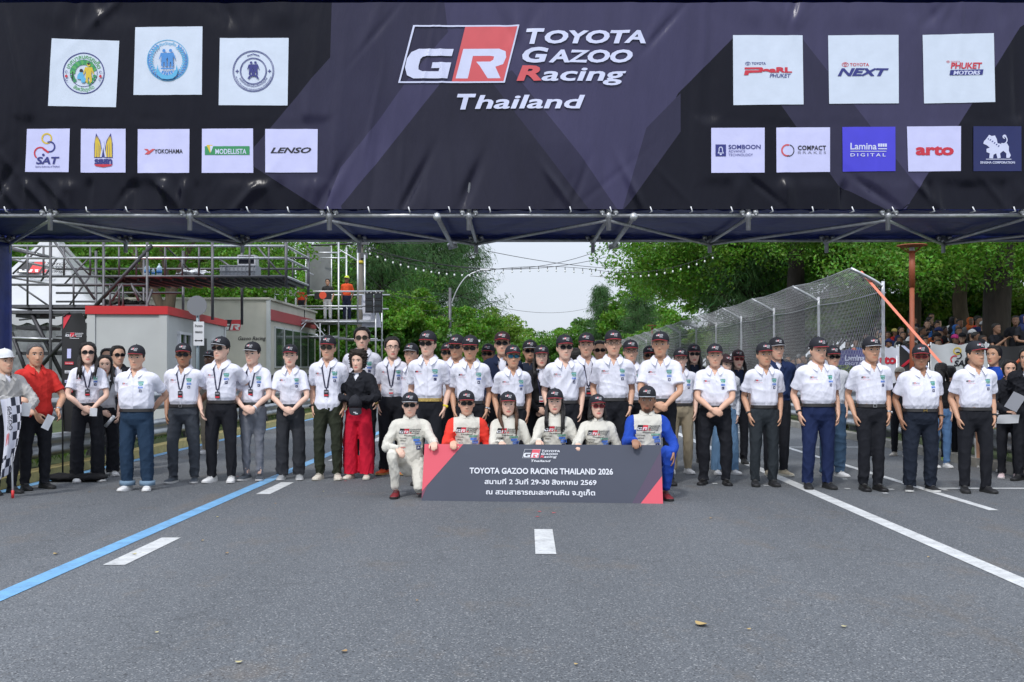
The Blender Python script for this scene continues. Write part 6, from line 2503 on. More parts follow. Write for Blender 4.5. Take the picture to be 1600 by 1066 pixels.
# ================================================================== poles, wires, lights
UT = mat("grey_weathered_wood", (.16, .145, .125), .9, var=.3, vscale=6, stretch=(1, 1, .2))
up_ = thing("utility_pole", "weathered wooden utility pole with yellow tape behind the marshal tower", "pole", (P(563, 0, 44).x, 44, .1))
MB().tube([(0, 0, 0), (0, 0, 7.6)], [.17, .13], 12).build("post", UT, up_)
MB().tube([(0, 0, 5.95), (0, 0, 6.08)], .165, 12).build("tape", cm((.65, .50, .05), .6), up_)
for z_ in (6.9, 6.3):
    MB().box((.18, -.1, z_), (.3, .2, .25)).build("junction_box", GALVD, up_)
sl_ = thing("street_lamp", "grey street lamp with one raised arm in front of the pines", "street lamp", (P(703, 0, 46).x, 46, .1))
MB().tube([(0, 0, 0), (0, 0, 5.05)], [.085, .07], 10).build("pole", GALVD, sl_)
MB().tube([(.02, 0, 4.2), (.35, 0, 5.0), (.8, 0, 5.6), (1.45, 0, 5.88)], .026, 8, sub=4).build("arm", GALV, sl_)
MB().box((1.62, 0, 5.90), (.45, .14, .07)).build("lamp_head", WHITE, sl_)
MB().tube([(.0, 0, 2.56 + .1), (1.25, 0, 2.64)], .03, 8).build("arm", GALV, sl_)
MB().box((1.32, 0, 2.6), (.16, .12, .10)).build("camera_head", WHITE, sl_)
MB().box((-.02, -.14, 2.7), (.2, .16, .5)).build("junction_box", WHITE, sl_)


def catenary(a, b, sag, n=24):
    a, b = np.array(a, float), np.array(b, float)
    return [a + (b - a) * t - [0, 0, sag * 4 * t * (1 - t)] for t in np.linspace(0, 1, n)]


WIREM = cm((.03, .03, .033), .6)
wi = [((563, 383, 44), (950, 386, 60), 1.2), ((563, 388, 44), (960, 398, 60), .9), ((760, 392, 50), (965, 420, 62), .15), ((704, 455, 46), (563, 440, 44), .5), ((704, 458, 46), (980, 455, 80), 1.3), ((704, 470, 46), (600, 445, 44), .3), ((704, 480, 46), (568, 420, 44), .8), ((560, 376, 42), (700, 378, 40), .1), ((600, 378, 43), (640, 440, 46), .2)]
for i, (a, b, sg) in enumerate(wi):
    o = MB().tube(catenary(P(*a), P(*b), sg), .016 if i < 3 else .011, 5).build("overhead_wire", WIREM)
    tag(o, ["upper black wire crossing the sky gap from the wooden pole", "second black wire crossing the sky just under the upper one", "black wire dropping to the right across the sky", "wire from the wooden pole to the street lamp", "low wire from the street lamp across the far sky gap", "slack wire left of the street lamp", "deep slack wire loop left of the street lamp", "short wire near the gantry's lower edge", "wire slanting down through the feathery pine"][i], "wire", "overhead wires")
BULB = cm((.80, .82, .80), .3)
SOCK = cm((.03, .03, .03), .6)


def lights(a, b, sag, n, label):
    t = thing("string_lights", label, "string lights", (0, 0, 0), 0, "strings of festoon bulbs")
    pts = catenary(a, b, sag, 40)
    MB().tube(pts, .009, 5).build("cable", WIREM, t)
    pa = np.array(pts)
    for u in (np.arange(n) + .5) / n * 39:
        c = np.array([np.interp(u, np.arange(40), pa[:, k]) for k in range(3)])
        q = MB()
        q.tube([c, c - [0, 0, .12]], .015, 6)
        so = q.build("socket", SOCK, t)
        MB().ball(c - [0, 0, .155], (.034, .034, .045), 10).build("bulb", BULB, so)


lights(P(572, 388, 37), P(752, 424, 37), .25, 15, "festoon bulbs hanging in front of the pines on the left")
lights(P(752, 424, 37), P(945, 424, 37), -.18, 14, "festoon bulbs strung across the open sky")
lights(P(945, 424, 37), P(1120, 394, 37), .30, 14, "festoon bulbs hanging in front of the rain tree on the right")
lights(P(800, 520, 95), P(905, 520, 95), .3, 16, "tiny distant festoon bulbs above the far trees")
# pale event screen far left of the road
ev = thing("event_screen", "pale lilac event screen on a frame below the street lamp", "screen", (P(690, 0, 58).x, 58, .1))
MB().box((0, 0, 1.75), (1.75, .12, 2.3)).build("panel", mat("pale_screen_print", (.50, .50, .62), .6, var=.25, vscale=1.5), ev)
for x in (-.92, .95):
    MB().box((x, .0, 1.6), (.09, .14, 3.2)).build("post", DKST, ev)
MB().box((.3, -.08, 2.45), (.7, .03, .5)).build("printed_field", cm((.62, .62, .72), .6), ev)
# round sign seen from behind, and the arrow plate below it
rs = thing("road_sign", "round road sign seen from its grey back above a white arrow plate", "sign", (P(309, 0, 20).x, 20, .1))
MB().tube([(0, 0, 0), (0, 0, 2.78)], .032, 10).build("pole", mat("sign_pole", (.25, .31, .34), .5, .3), rs)
MB().tube([(0, -.05, 2.58), (0, -.065, 2.58)], .20, 28, smooth=False).build("disc", mat("sign_back", (.28, .29, .31), .5, .4), rs)
MB().box((0, -.035, 2.60), (.26, .02, .035)).build("bracket", GALVD, rs)
pl = MB().box((.04, -.06, 2.02), (.21, .012, .48)).build("plate", WHITE, rs)
pr = Print()
pr.text("ห้ามจอด", .04, 2.15, h=.05, w=.15, m=0, bold=.02, center=True)
pr.text("ตลอดแนว", .04, 2.03, h=.05, w=.15, m=0, bold=.02, center=True)
pr.poly([(-.045, 1.88), (-.01, 1.905), (-.01, 1.89), (.09, 1.89), (.09, 1.905), (.125, 1.88), (.09, 1.855), (.09, 1.87), (-.01, 1.87), (-.01, 1.855)], 0)
pr.build("lettering", [BLACK], pl, lambda u, v, l: np.stack([u, -.066 - l, v], 1), .0005, .003)
# feather flag with weighted base
ff = thing("feather_flag", "black feather flag with a red corner and racing badge near the left kerb", "flag", (P(98, 0, 12.6).x, 12.6, 0))
MB().tube([(0, 0, 0), (0, 0, 1.9), (.02, 0, 2.08), (.09, 0, 2.13)], .011, 8, sub=3).build("pole", BLACK, ff)
q = MB()
zs = np.linspace(.62, 2.12, 22)


def ffw(z):
    return .30 - .05 * max(0, (z - 2.02) / .1) - .06 * max(0, (1.1 - z) / .5)


v = [(u * ffw(z), .02 * math.sin(u * 4 + z * 3), z) for z in zs for u in np.linspace(0.02, 1, 10)]
q.add(v, [(j * 10 + i, j * 10 + i + 1, (j + 1) * 10 + i + 1, (j + 1) * 10 + i) for j in range(21) for i in range(9)])
q.build("cloth", mat("black_flag_cloth", (.014, .014, .016), .6), ff)
pr = Print()
pr.poly([(.01, 2.10), (.10, 2.10), (.012, 1.92)], 1)
race_logo(pr, .035, 1.875, .225, 0, 1, None)
pr.rect(.065, 1.55, .11, 1.67, 2)
for k, z_ in enumerate((1.47, 1.36, 1.24, 1.12)):
    pr.rect(.04, z_, .14, z_ + .035, (1, 0, 2, 1)[k])
    pr.text(("YOKOHAMA", "LENSO", "COMPACT", "arto")[k], .045, z_ + .008, h=.016, w=.09, m=(0, 3, 3, 0)[k], bold=.01, res=1)
pr.build("lettering", [PIN[0], PIN[1], pw2, BLACK], ff, lambda u, v, l: np.stack([u, .02 * np.sin(u / .3 * 4 + v * 3) - l, v], 1), .0004, .004)
q = MB()
for x, w_ in ((-.10, .10), (.10, .13), (.30, .11)):
    q.ball((x, -.05, .055), (w_ + .10, .13, .06), 12)
V_, F_, N_ = remesh(q, .012, 3)
q = MB()
q.add(V_ + N_ * folds(V_, 3, .008)[:, None], F_)
o = q.build("weight_bag", cloth((.012, .012, .014)), None, (P(98, 0, 12.6).x + .12, 12.55, 0))
tag(o, "black weight bag lying at the foot of the feather flag", "bag")

# ================================================================== fallen leaves and confetti on the road
g = np.random.default_rng(90)
LM = [cm((.42, .30, .12), .7), cm((.30, .19, .08), .7), cm((.50, .44, .22), .7)]
spots = [(1096, 978, .11, "large pale dry leaf lying in the right foreground"), (538, 1020, .05, None), (373, 1037, .05, None), (87, 867, .06, None), (354, 866, .05, None), (210, 867, .05, None), (316, 846, .04, None), (1111, 811, .05, None), (1319, 981, .045, None), (1170, 985, .035, None), (430, 788, .04, None), (340, 809, .04, None), (545, 771, .035, None), (139, 770, .04, None), (505, 769, .035, None), (1451, 872, .035, None), (652, 940, .03, None), (245, 990, .03, None), (900, 1040, .03, None)]
for i, (px, py, sz, lb) in enumerate(spots):
    sz *= .72
    p_ = P(px, py, F * CAMZ / (py - HZ))
    q = MB()
    n_ = 7
    v = []
    for k in range(n_):
        t = k / (n_ - 1)
        w_ = sz * .42 * math.sin(math.pi * min(1, t * .96 + .02)) ** .8
        zz = .006 + .18 * sz * (2 * t - 1) ** 2
        v += [(sz * (t - .5), -w_, zz + .12 * w_), (sz * (t - .5), 0, zz), (sz * (t - .5), w_, zz + .2 * w_)]
    q.add(v, [(3 * k + a, 3 * k + a + 1, 3 * k + a + 4, 3 * k + a + 3) for k in range(n_ - 1) for a in (0, 1)])
    o = q.build("fallen_leaf", LM[i % 3], None, (p_.x, p_.y, .001))
    o.rotation_euler = (0, 0, g.uniform(0, 6.28))
    tag(o, lb or "small dry leaf lying on the grey asphalt", "leaf", "fallen leaves on the asphalt")
for i, (px, py) in enumerate([(586, 748), (540, 752), (843, 800), (866, 802), (490, 746), (840, 808), (372, 745)]):
    p_ = P(px, py, F * CAMZ / (py - HZ))
    q = MB()
    q.add([(-.020, -.012, 0), (.018, -.015, .003), (.020, .012, 0), (-.018, .014, .002)], [(0, 1, 2, 3)], 0, False)
    o = q.build("paper_scrap", cm((.55, .09, .10), .7), None, (p_.x, p_.y, .004))
    o.rotation_euler = (0, 0, i * 1.1)
    tag(o, "small red paper scrap lying on the asphalt near the group's feet", "paper", "red paper scraps on the road")

# ================================================================== the group photograph
WS = "in white shirt"
J = dict
BLK = (.012, .013, .018)
A_ = [  # label, px, top, feet, options
    ("man in black cap and blue jeans with rolled cuffs, leftmost of the white shirts", 214, 540, 766, J(fat=1.28, tcol=(.018, .040, .078), leg="jeans", shoes="white", larm="back", rarm="back", cuffs=True, skin="light", stance=1.1)),
    ("man in cap and tinted glasses with lanyard and dark slate trousers, second white shirt", 287, 537, 754, J(fat=1.12, eyes="shades", skin="brown", lanyard="card", tcol=(.045, .052, .065), shoes="slate", larm="back", belt="b", buckle="s", stance=1.25, hyaw=.05)),
    ("tall man in black sunglasses and lanyard with black trousers and white trainers", 346, 527, 753, J(fat=1.08, eyes="shades", skin="fair", lanyard="black", shoes="white", larm="back", rarm="thigh", belt="b", stance=1.15)),
    ("smiling slim man in pale grey trousers with hands crossed and a long lanyard", 395, 535, 750, J(fat=.92, skin="fair", lanyard="card", tcol=(.17, .18, .21), shoes="slate", larm="clasp", rarm="clasp", watch=(1, PIN[0]), leg="slim", stance=.9)),
    ("smiling woman in cap with hands folded over wide charcoal jeans", 454, 539, 749, J(fem=True, hair="short", skin="fair", tcol=(.028, .030, .036), leg="wide", shoes="grey", larm="clasp", rarm="clasp", fat=1.05, stance=.85)),
    ("man in mirrored aviators with untucked shirt, olive trousers and cream trainers", 513, 525, 749, J(eyes="aviator", skin="light", lanyard="black", tuck=False, tcol=(.025, .030, .018), shoes="cream", watch=(-1, BLACK), larm="side", stance=1.1)),
    ("elderly woman with curly hair in black jacket and red wide trousers holding a cap", 351 + 209, 548, 748, J(fem=True, cap=None, hair="curly", skin="fair", upper="jacket", ucol=(.012, .013, .018), tcol=(.55, .010, .035), leg="culotte", shoes="cream", larm="high", rarm="high", fat=1.1)),
    ("tall bareheaded man in sunglasses behind the curly haired elderly woman", 566, 512, 734, J(cap=None, eyes="aviator", skin="fair", shoes="white", hair="short")),
    ("woman in glasses with tied back hair, lanyard, black trousers and orange shoes", 613, 527, 741, J(fem=True, cap=None, hair="bun", eyes="glasses", skin="fair", lanyard="white", shoes="orange", leg="straight", watch=(-1, GOLD))),
    ("tall man in sunglasses with gold chain belt and yellow wristband", 669, 518, 757, J(eyes="shades", skin="fair", belt="chain", watch=(1, cm((.70, .55, .03), .5)), fat=.98)),
    ("older man in sunglasses standing behind the kneeling driver with red sleeves", 735, 525, 757, J(eyes="shades", skin="tan", watch=(1, STEELW), belt="b")),
    ("short man in blue mirrored sunglasses behind the brown haired kneeling driver", 801, 540, 757, J(eyes="blue", skin="tan", fat=.95)),
    ("smiling man in sunglasses standing behind the long black haired kneeling driver", 882, 524, 757, J(eyes="shades", skin="fair", fat=1.02)),
    ("tall man in clear glasses standing behind the driver with red sunglasses", 958, 517, 757, J(eyes="glasses", skin="light", belt="b", watch=(1, BLACK))),
    ("grey haired man in cap with hands clasped behind the blue sleeved driver", 1032, 519, 757, J(skin="tan", larm="clasp", rarm="clasp", fat=1.06, watch=(-1, STEELW), hcol=HAIRG)),
    ("stern older man in cap with forearms crossed low and black trousers", 1117, 538, 757, J(fat=1.22, skin="light", larm="cross", rarm="cross", shoes="leather", stance=1.2, hcol=HAIRG)),
    ("man in cap with dark slate trousers and smartwatch beside the stern man", 1194, 536, 759, J(skin="tan", tcol=(.024, .030, .036), belt="b", watch=(-1, BLACK), stance=1.05)),
    ("stocky man in cap with navy blue trousers and wristbands on both arms", 1278, 528, 763, J(fat=1.26, skin="light", tcol=(.012, .022, .075), belt="b", watch=(-1, BLACK), shoes="black", stance=1.05)),
    ("tall man in cap with silver belt buckle and polished black shoes", 1361, 527, 766, J(skin="tan", belt="b", buckle="s", shoes="leather", watch=(1, STEELW), fat=1.04, stance=.9)),
    ("heavy man in red tinted sunglasses with gold belt buckle and dark jeans", 1438, 539, 767, J(fat=1.30, eyes="red", skin="brown", tcol=(.012, .017, .030), leg="jeans", belt="b", buckle="gold", shoes="blackwhite", watch=(1, BLACK), hyaw=-.25, stance=1.15)),
    ("rightmost man in white shirt and cap with wide black trousers", 1524, 534, 769, J(skin="tan", fat=1.12, belt="b", shoes="black", watch=(1, BLACK), stance=1.3, hyaw=.1)),
]
for lb, px, top, ft, o_ in A_:
    person(lb, px, top, feet=ft, group="officials in white shirts", **o_)
B_ = [  # second and third row: label, px, top, Y
    ("dark faced man in cap and beige trousers peering between two men on the left", 328, 548, 16.6, J(skin="dark", upper="tee", ucol=(.30, .27, .22), tcol=(.36, .31, .23), shoes="white")),
    ("man whose capped face shows between the bun haired woman and the tall man", 643, 537, 13.4, J(skin="light")),
    ("man in cap and sunglasses half hidden left of the older man in sunglasses", 700, 536, 14.0, J(eyes="shades", skin="tan", upper="tee", ucol=(.02, .02, .025))),
    ("man in cap and sunglasses right behind the shoulder of the older man", 714, 524, 12.9, J(eyes="shades", skin="tan", fat=1.1, hcol=HAIRG)),
    ("man in cap looking out behind the man in the open navy jacket", 763, 538, 14.4, J(skin="brown", eyes="shades", upper="tee", ucol=(.04, .04, .05))),
    ("tall man in sunglasses wearing an open navy jacket over a white tee and lanyard", 785, 519, 12.9, J(eyes="shades", skin="light", upper="blazer", ucol=(.010, .017, .045), lanyard="card", cap="red")),
    ("bearded man in sunglasses and dark tee behind the blue mirrored sunglasses", 828, 532, 13.8, J(eyes="shades", skin="tan", beard=True, upper="tee", ucol=(.014, .020, .040))),
    ("woman in cap and black blazer with a white badge between two rows", 846, 540, 12.7, J(fem=True, hair="long", skin="fair", upper="blazer", ucol=(.012, .012, .015), lanyard="white", larm="clasp", rarm="clasp")),
    ("woman of whom only the black bun of hair shows behind the smiling man", 899, 545, 13.6, J(fem=True, cap=None, hair="bun", upper="tee", ucol=(.03, .03, .04), hyaw=2.2)),
    ("plain faced man in cap with a slanting lanyard in the second row", 916, 521, 12.9, J(skin="light", lanyard="black")),
    ("bareheaded man in sunglasses in the third row between two capped men", 937, 533, 14.4, J(cap=None, eyes="shades", skin="tan", upper="tee", ucol=(.03, .03, .035))),
    ("man in cap and glasses beside the tall man in clear glasses", 985, 532, 13.0, J(eyes="glasses", skin="light", hcol=HAIRG)),
    ("man in dark cap and sunglasses peering left of the grey haired man", 1015, 541, 14.6, J(eyes="shades", skin="brown", upper="tee", ucol=(.03, .03, .03))),
    ("man in cap and glasses wearing khaki trousers and white shoes in the second row", 1063, 545, 13.5, J(eyes="glasses", skin="fair", fat=1.1, tcol=(.32, .27, .19), shoes="white", belt="b")),
    ("long haired woman in cap and black sunglasses wearing a dark tee", 1084, 538, 15.0, J(fem=True, hair="long", eyes="shades", skin="fair", upper="tee", ucol=(.014, .02, .04))),
    ("woman in cap and white jacket with pale jeans behind the stern older man", 1133, 554, 13.4, J(fem=True, hair="long", skin="fair", cap="red", upper="jacket", ucol=(.58, .60, .66), tcol=(.12, .22, .36), shoes="white", leg="wide")),
    ("woman in dark red cap and red tinted sunglasses with long black hair", 1153, 547, 14.9, J(fem=True, hair="long", eyes="red", skin="fair", cap="red", upper="tee", ucol=(.014, .022, .055), shoes="black")),
    ("man in cap and navy jacket with beige trainers behind the slate trousers man", 1213, 528, 13.2, J(skin="light", upper="jacket", ucol=(.012, .024, .075), shoes="gold", larm="back", rarm="back")),
    ("man in cap and sunglasses with jeans hidden behind the stocky man", 1301, 541, 13.1, J(eyes="shades", skin="light", upper="tee", ucol=(.55, .56, .60), tcol=(.04, .08, .14), shoes="white", leg="jeans")),
    ("person in beige cap and black trousers between two white shirts on the right", 1406, 574, 16.2, J(cap="beige", skin="tan", upper="tee", ucol=(.03, .03, .035), shoes="cream", yaw=-.6)),
    ("dark haired person with jeans behind the heavy man", 1470, 568, 14.3, J(cap=None, hair="long", fem=True, upper="tee", ucol=(.012, .012, .015), tcol=(.09, .18, .34), shoes="white", hyaw=2.6)),
    ("person in black with lime green shoes behind the heavy man's arm", 1484, 572, 15.4, J(cap=None, hair="short", upper="tee", ucol=(.015, .015, .02), shoes="lime", hyaw=2.8)),
]
for lb, px, top, Y, o_ in B_:
    person(lb, px, top, Y=Y, vox=.0085, group="people in the rows behind", **o_)
# left and right flanks
person("official in white cap and pale grey shirt at the left edge holding the chequered flag", 7, 546, Y=11.3, cap="white", skin="light", upper="jacket", ucol=(.42, .41, .40), yaw=.95, rarm=((-.02, -.30, 1.13), (.5, -.6, .1), (.5, .3, -.6), 1.0), larm=((.12, -.34, 1.02), (-.2, -.7, -.1), (0, .3, -1), .9), watch=(-1, BLACK), group="people on the flanks")
person("man with grey hair in red and black polo shirt holding white papers", 55, 537, feet=764, cap=None, hair="grey", skin="tan", upper="polo", ucol=(.56, .030, .025), tuck=False, fat=1.15, yaw=.85, larm=((.16, -.26, .93), (.1, -.5, -.8), (-1, 0, 0), .8), rarm=((-.10, -.30, .90), (.3, -.5, -.7), (.6, 0, -.3), .8), watch=(1, STEELW), group="people on the flanks")
person("young woman with long black hair and sunglasses in wide black trousers beside the feather flag", 137, 536, feet=752, cap=None, fem=True, hair="long", eyes="shades", skin="fair", upper="shirt", leg="wide", shoes="white", larm="clasp", rarm="clasp", lanyard="card", yaw=.35, hyaw=.1, group="people on the flanks")
person("young woman in red and white race shirt holding a rolled paper", 164, 556, Y=13.2, cap=None, fem=True, hair="long", skin="fair", upper="polo", ucol=(.60, .60, .64), shoes="white", leg="wide", larm=((.16, -.24, .86), (-.1, -.6, -.6), (-1, 0, 0), .9), rarm="clasp", yaw=.4, group="people on the flanks")
person("young man in dark jacket and sunglasses behind the woman in race shirt", 184, 541, Y=14.0, cap=None, eyes="shades", skin="light", upper="blazer", ucol=(.015, .016, .022), yaw=.3, hyaw=.25, shoes="red", group="people on the flanks")
person("person whose black hair shows behind the man in dark jacket", 168, 545, Y=14.8, cap=None, hair="short", skin="light", upper="tee", ucol=(.02, .02, .02), yaw=.4, group="people on the flanks")
person("hostess in sleeveless blue top and white boots with hair in a bun", 1553, 541, Y=13.8, cap=None, fem=True, hair="bun", skin="tan", upper="sleeveless", ucol=(.012, .06, .36), tcol=(.62, .62, .64), leg="skirt", shoes="boots", yaw=-.75, hyaw=-.35, larm="clasp", rarm="clasp", group="people on the flanks")
person("hostess in white boots mostly hidden behind the rightmost white shirt", 1519, 556, Y=14.4, cap=None, fem=True, hair="long", skin="tan", upper="sleeveless", ucol=(.012, .06, .36), tcol=(.62, .62, .64), leg="skirt", shoes="boots", yaw=-.4, group="people on the flanks")
person("smiling woman in black patterned top holding papers at the right edge", 1577, 563, Y=12.9, cap=None, fem=True, hair="tail", skin="light", upper="jacket", ucol=(.015, .014, .016), shoes="pink", yaw=-.45, larm=((.10, -.30, 1.08), (-.5, -.5, 0), (0, .3, -1), .8), rarm=((-.06, -.30, .98), (.5, -.5, 0), (0, .3, -1), .8), group="people on the flanks")
person("person in dark clothes cut off by the right edge", 1606, 545, Y=12.6, cap=None, hair="short", skin="tan", upper="jacket", ucol=(.015, .015, .018), yaw=-.6, group="people on the flanks")
# kneeling drivers
GK = "kneeling racing drivers"
HB = lambda x, y=-.40, z=.655: ((x, y, z), (0, -.9, -.25), (0, .25, -1), .95, (math.copysign(.45, x if abs(x) > .1 else -1), .15, -1))
REST = lambda k: ((k * .17, -.26, .52), (-k * .3, -.5, -.7), (-k, 0, -.3), .6, (k * .5, .5, -.6))
person("driver in cream suit and wraparound sunglasses kneeling left of the board with one knee up", 641, 614, Y=11.2, eyes="shades", skin="fair", kneel=True, upper="suit", leg="suit", shoes="red", larm=HB(.31), rarm=((-.13, -.29, .585), (.45, -.5, -.5), (.3, 0, -1), .7, (-.6, .4, -.5)), group=GK)
person("driver in sunglasses and cream suit with bright red sleeves behind the board", 729, 611, Y=11.22, eyes="shades", skin="light", kneel=True, upper="suit", leg="suit", shoes="red", sleeves="red", rarm=HB(-.15), larm=REST(1), group=GK)
person("woman driver with long brown hair over one shoulder behind the board", 794, 613, Y=11.2, fem=True, hair="long", hcol=HAIRB, skin="fair", kneel=True, upper="suit", leg="suit", shoes="red", rarm=HB(-.03), larm=REST(1), group=GK, hyaw=.08)
person("woman driver with long black hair in cream suit behind the board", 867, 608, Y=11.18, fem=True, hair="long", skin="fair", kneel=True, upper="suit", leg="suit", shoes="red", rarm=HB(-.18), larm=REST(1), group=GK)
person("woman driver in red framed sunglasses with shoulder length black hair", 933, 617, Y=11.12, fem=True, hair="bob", eyes="red", skin="fair", kneel=True, upper="suit", leg="suit", shoes="red", rarm=HB(-.26, -.42, .66), larm=REST(1), group=GK)
person("driver in cream and bright blue suit with moustache kneeling at the board's right end", 1011, 604, Y=11.05, skin="brown", beard=True, kneel="left", upper="suit", leg="suit", shoes="red", sleeves="blue", rarm=HB(-.19, -.42, .655), larm=((.235, -.34, .52), (0, -.25, -1), (-1, 0, 0), .4, (.5, .5, -.6)), group=GK, hyaw=-.12, kx=-.02)
# marshals on the tower
ZM = ZT_


def raise_to(o, z):
    o.location.z = z
    return o


def sized(px, top, footpy, Y):
    """Rows for a person standing on the tower deck: person() measures from the ground, so the head row is lowered by the deck height."""
    return top + (footpy - HZ) * -1 + F * CAMZ / Y


yy = YT + .8
for lb, px, top, kw in (("marshal in orange vest and yellow helmet standing on the tower", 542, 431, J(cap="beige", skin="dark", upper="tee", ucol=(.75, .10, .03), tcol=(.014, .018, .04))),
                        ("marshal in orange shirt and yellow cap bending at the tower's left bay", 471, 444, J(cap="beige", skin="brown", upper="tee", ucol=(.72, .07, .03), tcol=(.02, .02, .025))),
                        ("person in white trousers standing behind the black signal board", 512, 436, J(cap=None, skin="tan", upper="tee", ucol=(.05, .05, .05), tcol=(.55, .55, .55), hair="short"))):
    dtop = top + (ZM * F / yy)
    raise_to(person(lb, px, dtop, Y=yy, vox=.012, group="marshals on the tower", **kw), ZM)
hm = [o for o in bpy.data.objects if o.name.startswith("cap") and o.parent and o.parent.get("group") == "marshals on the tower"]
HIVIS = mat("hi_vis_yellow", (.62, .72, .02), .5)
for o in hm:
    o.data.materials.clear()
    o.data.materials.append(HIVIS)

# ================================================================== the presentation board
BL, BR_, TR_, TL_ = P(658.5, 783, 10.70), P(1036, 787.5, 10.46), P(1032.5, 695.6, 10.57), P(663.5, 693.8, 10.80)
bo = thing("presentation_board", "dark slate presentation board with red corners and white lettering held by the kneeling drivers", "board")
ctr = (BL + BR_ + TR_ + TL_) / 4
nb = (BR_ - BL).cross(TL_ - BL).normalized()
if nb.y > 0:
    nb = -nb


def on_board(u, v, l):
    out = []
    for a, b, c in zip(u, v, l):
        s_, t_ = a / 373.0, -b / 90.5
        p_ = (TL_ * (1 - s_) + TR_ * s_) * (1 - t_) + (BL * (1 - s_) + BR_ * s_) * t_
        out.append(tuple(p_ + nb * c))
    return np.array(out)


q = MB()
cs = [BL, BR_, TR_, TL_]
q.loft([[tuple(c) for c in cs], [tuple(c - nb * .022) for c in cs]], 0, True, False)
q.build("panel", [mat("slate_board_print", (.060, .068, .098), .55, var=.05, vscale=2)], bo)
pr = Print()
pr.poly([(0, -.2), (62, -.2), (0, -75)], 1)
pr.poly([(0, -75), (8, -66), (0, -88)], 3)
pr.poly([(373, -48), (373, -90.4), (339, -90.4)], 1)
pr.poly([(373, -8), (373, -48), (339, -90.4), (326, -90.4)], 2)
race_logo(pr, 156.5, -7.6, 59, 0, 1)
pr.text("TOYOTA GAZOO RACING THAILAND 2026", 74, -46.2, h=9.2, w=224, m=0, bold=.028)
pr.text("สนามที่ 2 วันที่ 29-30 สิงหาคม 2569", 98.3, -62.6, h=7.6, w=174, m=0, bold=.022, res=4)
pr.text("ณ สวนสาธารณะสะพานหิน จ.ภูเก็ต", 101, -78.6, h=7.6, w=169, m=0, bold=.022, res=4)
pr.build("lettering", [cm((.72, .74, .80), .5), cm((.72, .10, .14), .5), mat("board_violet_print", (.085, .060, .105), .5), mat("board_dark_red_print", (.20, .06, .10), .5)], bo, on_board, .00025, .002)

# ================================================================== held and carried things
fx = P(17, 0, 10.9)
fg = thing("chequered_flag", "chequered racing flag on a white pole with a red tip held by the left official", "flag", (fx.x, 10.9, 0))
MB().tube([(.02, 0, .06), (0, 0, 1.10)], .010, 8).build("pole", WHITE, fg)
MB().tube([(.021, 0, .0), (.02, 0, .085)], .016, 8, ends=0).build("tip", RED, fg)
nu, nv = 14, 18
FV = lambda u, v: (-.10 + u * .22 * (1 - .25 * v) + .03 * math.sin(v * 4), -.03 + .035 * math.sin(u * 9 + v * 2), 1.08 - .80 * v - .10 * (1 - u) * v + .04 * u)
q = MB()
v_ = [FV(i / nu, j / nv) for j in range(nv + 1) for i in range(nu + 1)]
q.add(v_, [(j * (nu + 1) + i, (j + 1) * (nu + 1) + i, (j + 1) * (nu + 1) + i + 1, j * (nu + 1) + i + 1) for j in range(nv) for i in range(nu)])
for k in range(len(q.m)):
    j, i = divmod(k, nu)
    q.m[k] = 1 if ((i // 2 + j // 2) % 2 == 0 and (i >= 8 or j >= 13)) else 0
q.build("cloth", [cloth((.62, .63, .72)), cloth((.035, .04, .06))], fg)
pr = Print()
pr.text("Racing", .02, .16, h=.11, w=.5, m=0, bold=.02, shear=.2)
pr.text("GAZOO", .04, .29, h=.11, w=.5, m=0, bold=.02, shear=.2)
pr.rect(.58, .12, .82, .30, 1)
pr.build("lettering", [cm((.05, .05, .07), .6), RED], fg, lambda u, v, l: np.array([np.array(FV(b * 1.4 + .02, .08 + a * .62)) + [0, -c, 0] for a, b, c in zip(u, v, l)]), .001, .006)


def sheet_of(name, px, py, Y, w_, h_, label, rot, m=WHITE, cat="paper", ink=True):
    q = MB()
    v = [(x, .012 * math.sin(x / w_ * 3 + z / h_ * 2), z) for z in np.linspace(-h_ / 2, h_ / 2, 6) for x in np.linspace(-w_ / 2, w_ / 2, 6)]
    q.add(v, [(j * 6 + i, j * 6 + i + 1, (j + 1) * 6 + i + 1, (j + 1) * 6 + i) for j in range(5) for i in range(5)])
    o = q.build(name, m, None, P(px, py, Y))
    o.rotation_euler = rot
    return tag(o, label, cat)


sheet_of("paper_sheets", 40, 640, 10.98, .10, .15, "white papers held up by the official at the left edge", (.3, .2, .5))
sheet_of("paper_sheets", 75, 660, 11.36, .10, .17, "white papers held low by the man in the red polo shirt", (.1, .45, .9))
sheet_of("paper_sheets", 1575, 655, 12.45, .26, .12, "white sheet held flat by the smiling woman at the right edge", (.5, 0, -.2))
sheet_of("leaflet", 1586, 628, 12.42, .16, .22, "printed leaflet held up by the smiling woman at the right edge", (.2, .5, -.3), cm((.35, .36, .40), .5))
o = MB().tube([P(165, 666, 12.75), P(178, 651, 12.70)], .022, 14).build("rolled_paper", WHITE)
tag(o, "rolled white paper in the hand of the woman in race shirt", "paper")
o = sheet_of("paper_card", 146, 644, 12.15, .08, .10, "small white card in the hands of the woman beside the feather flag", (.2, .1, .2))
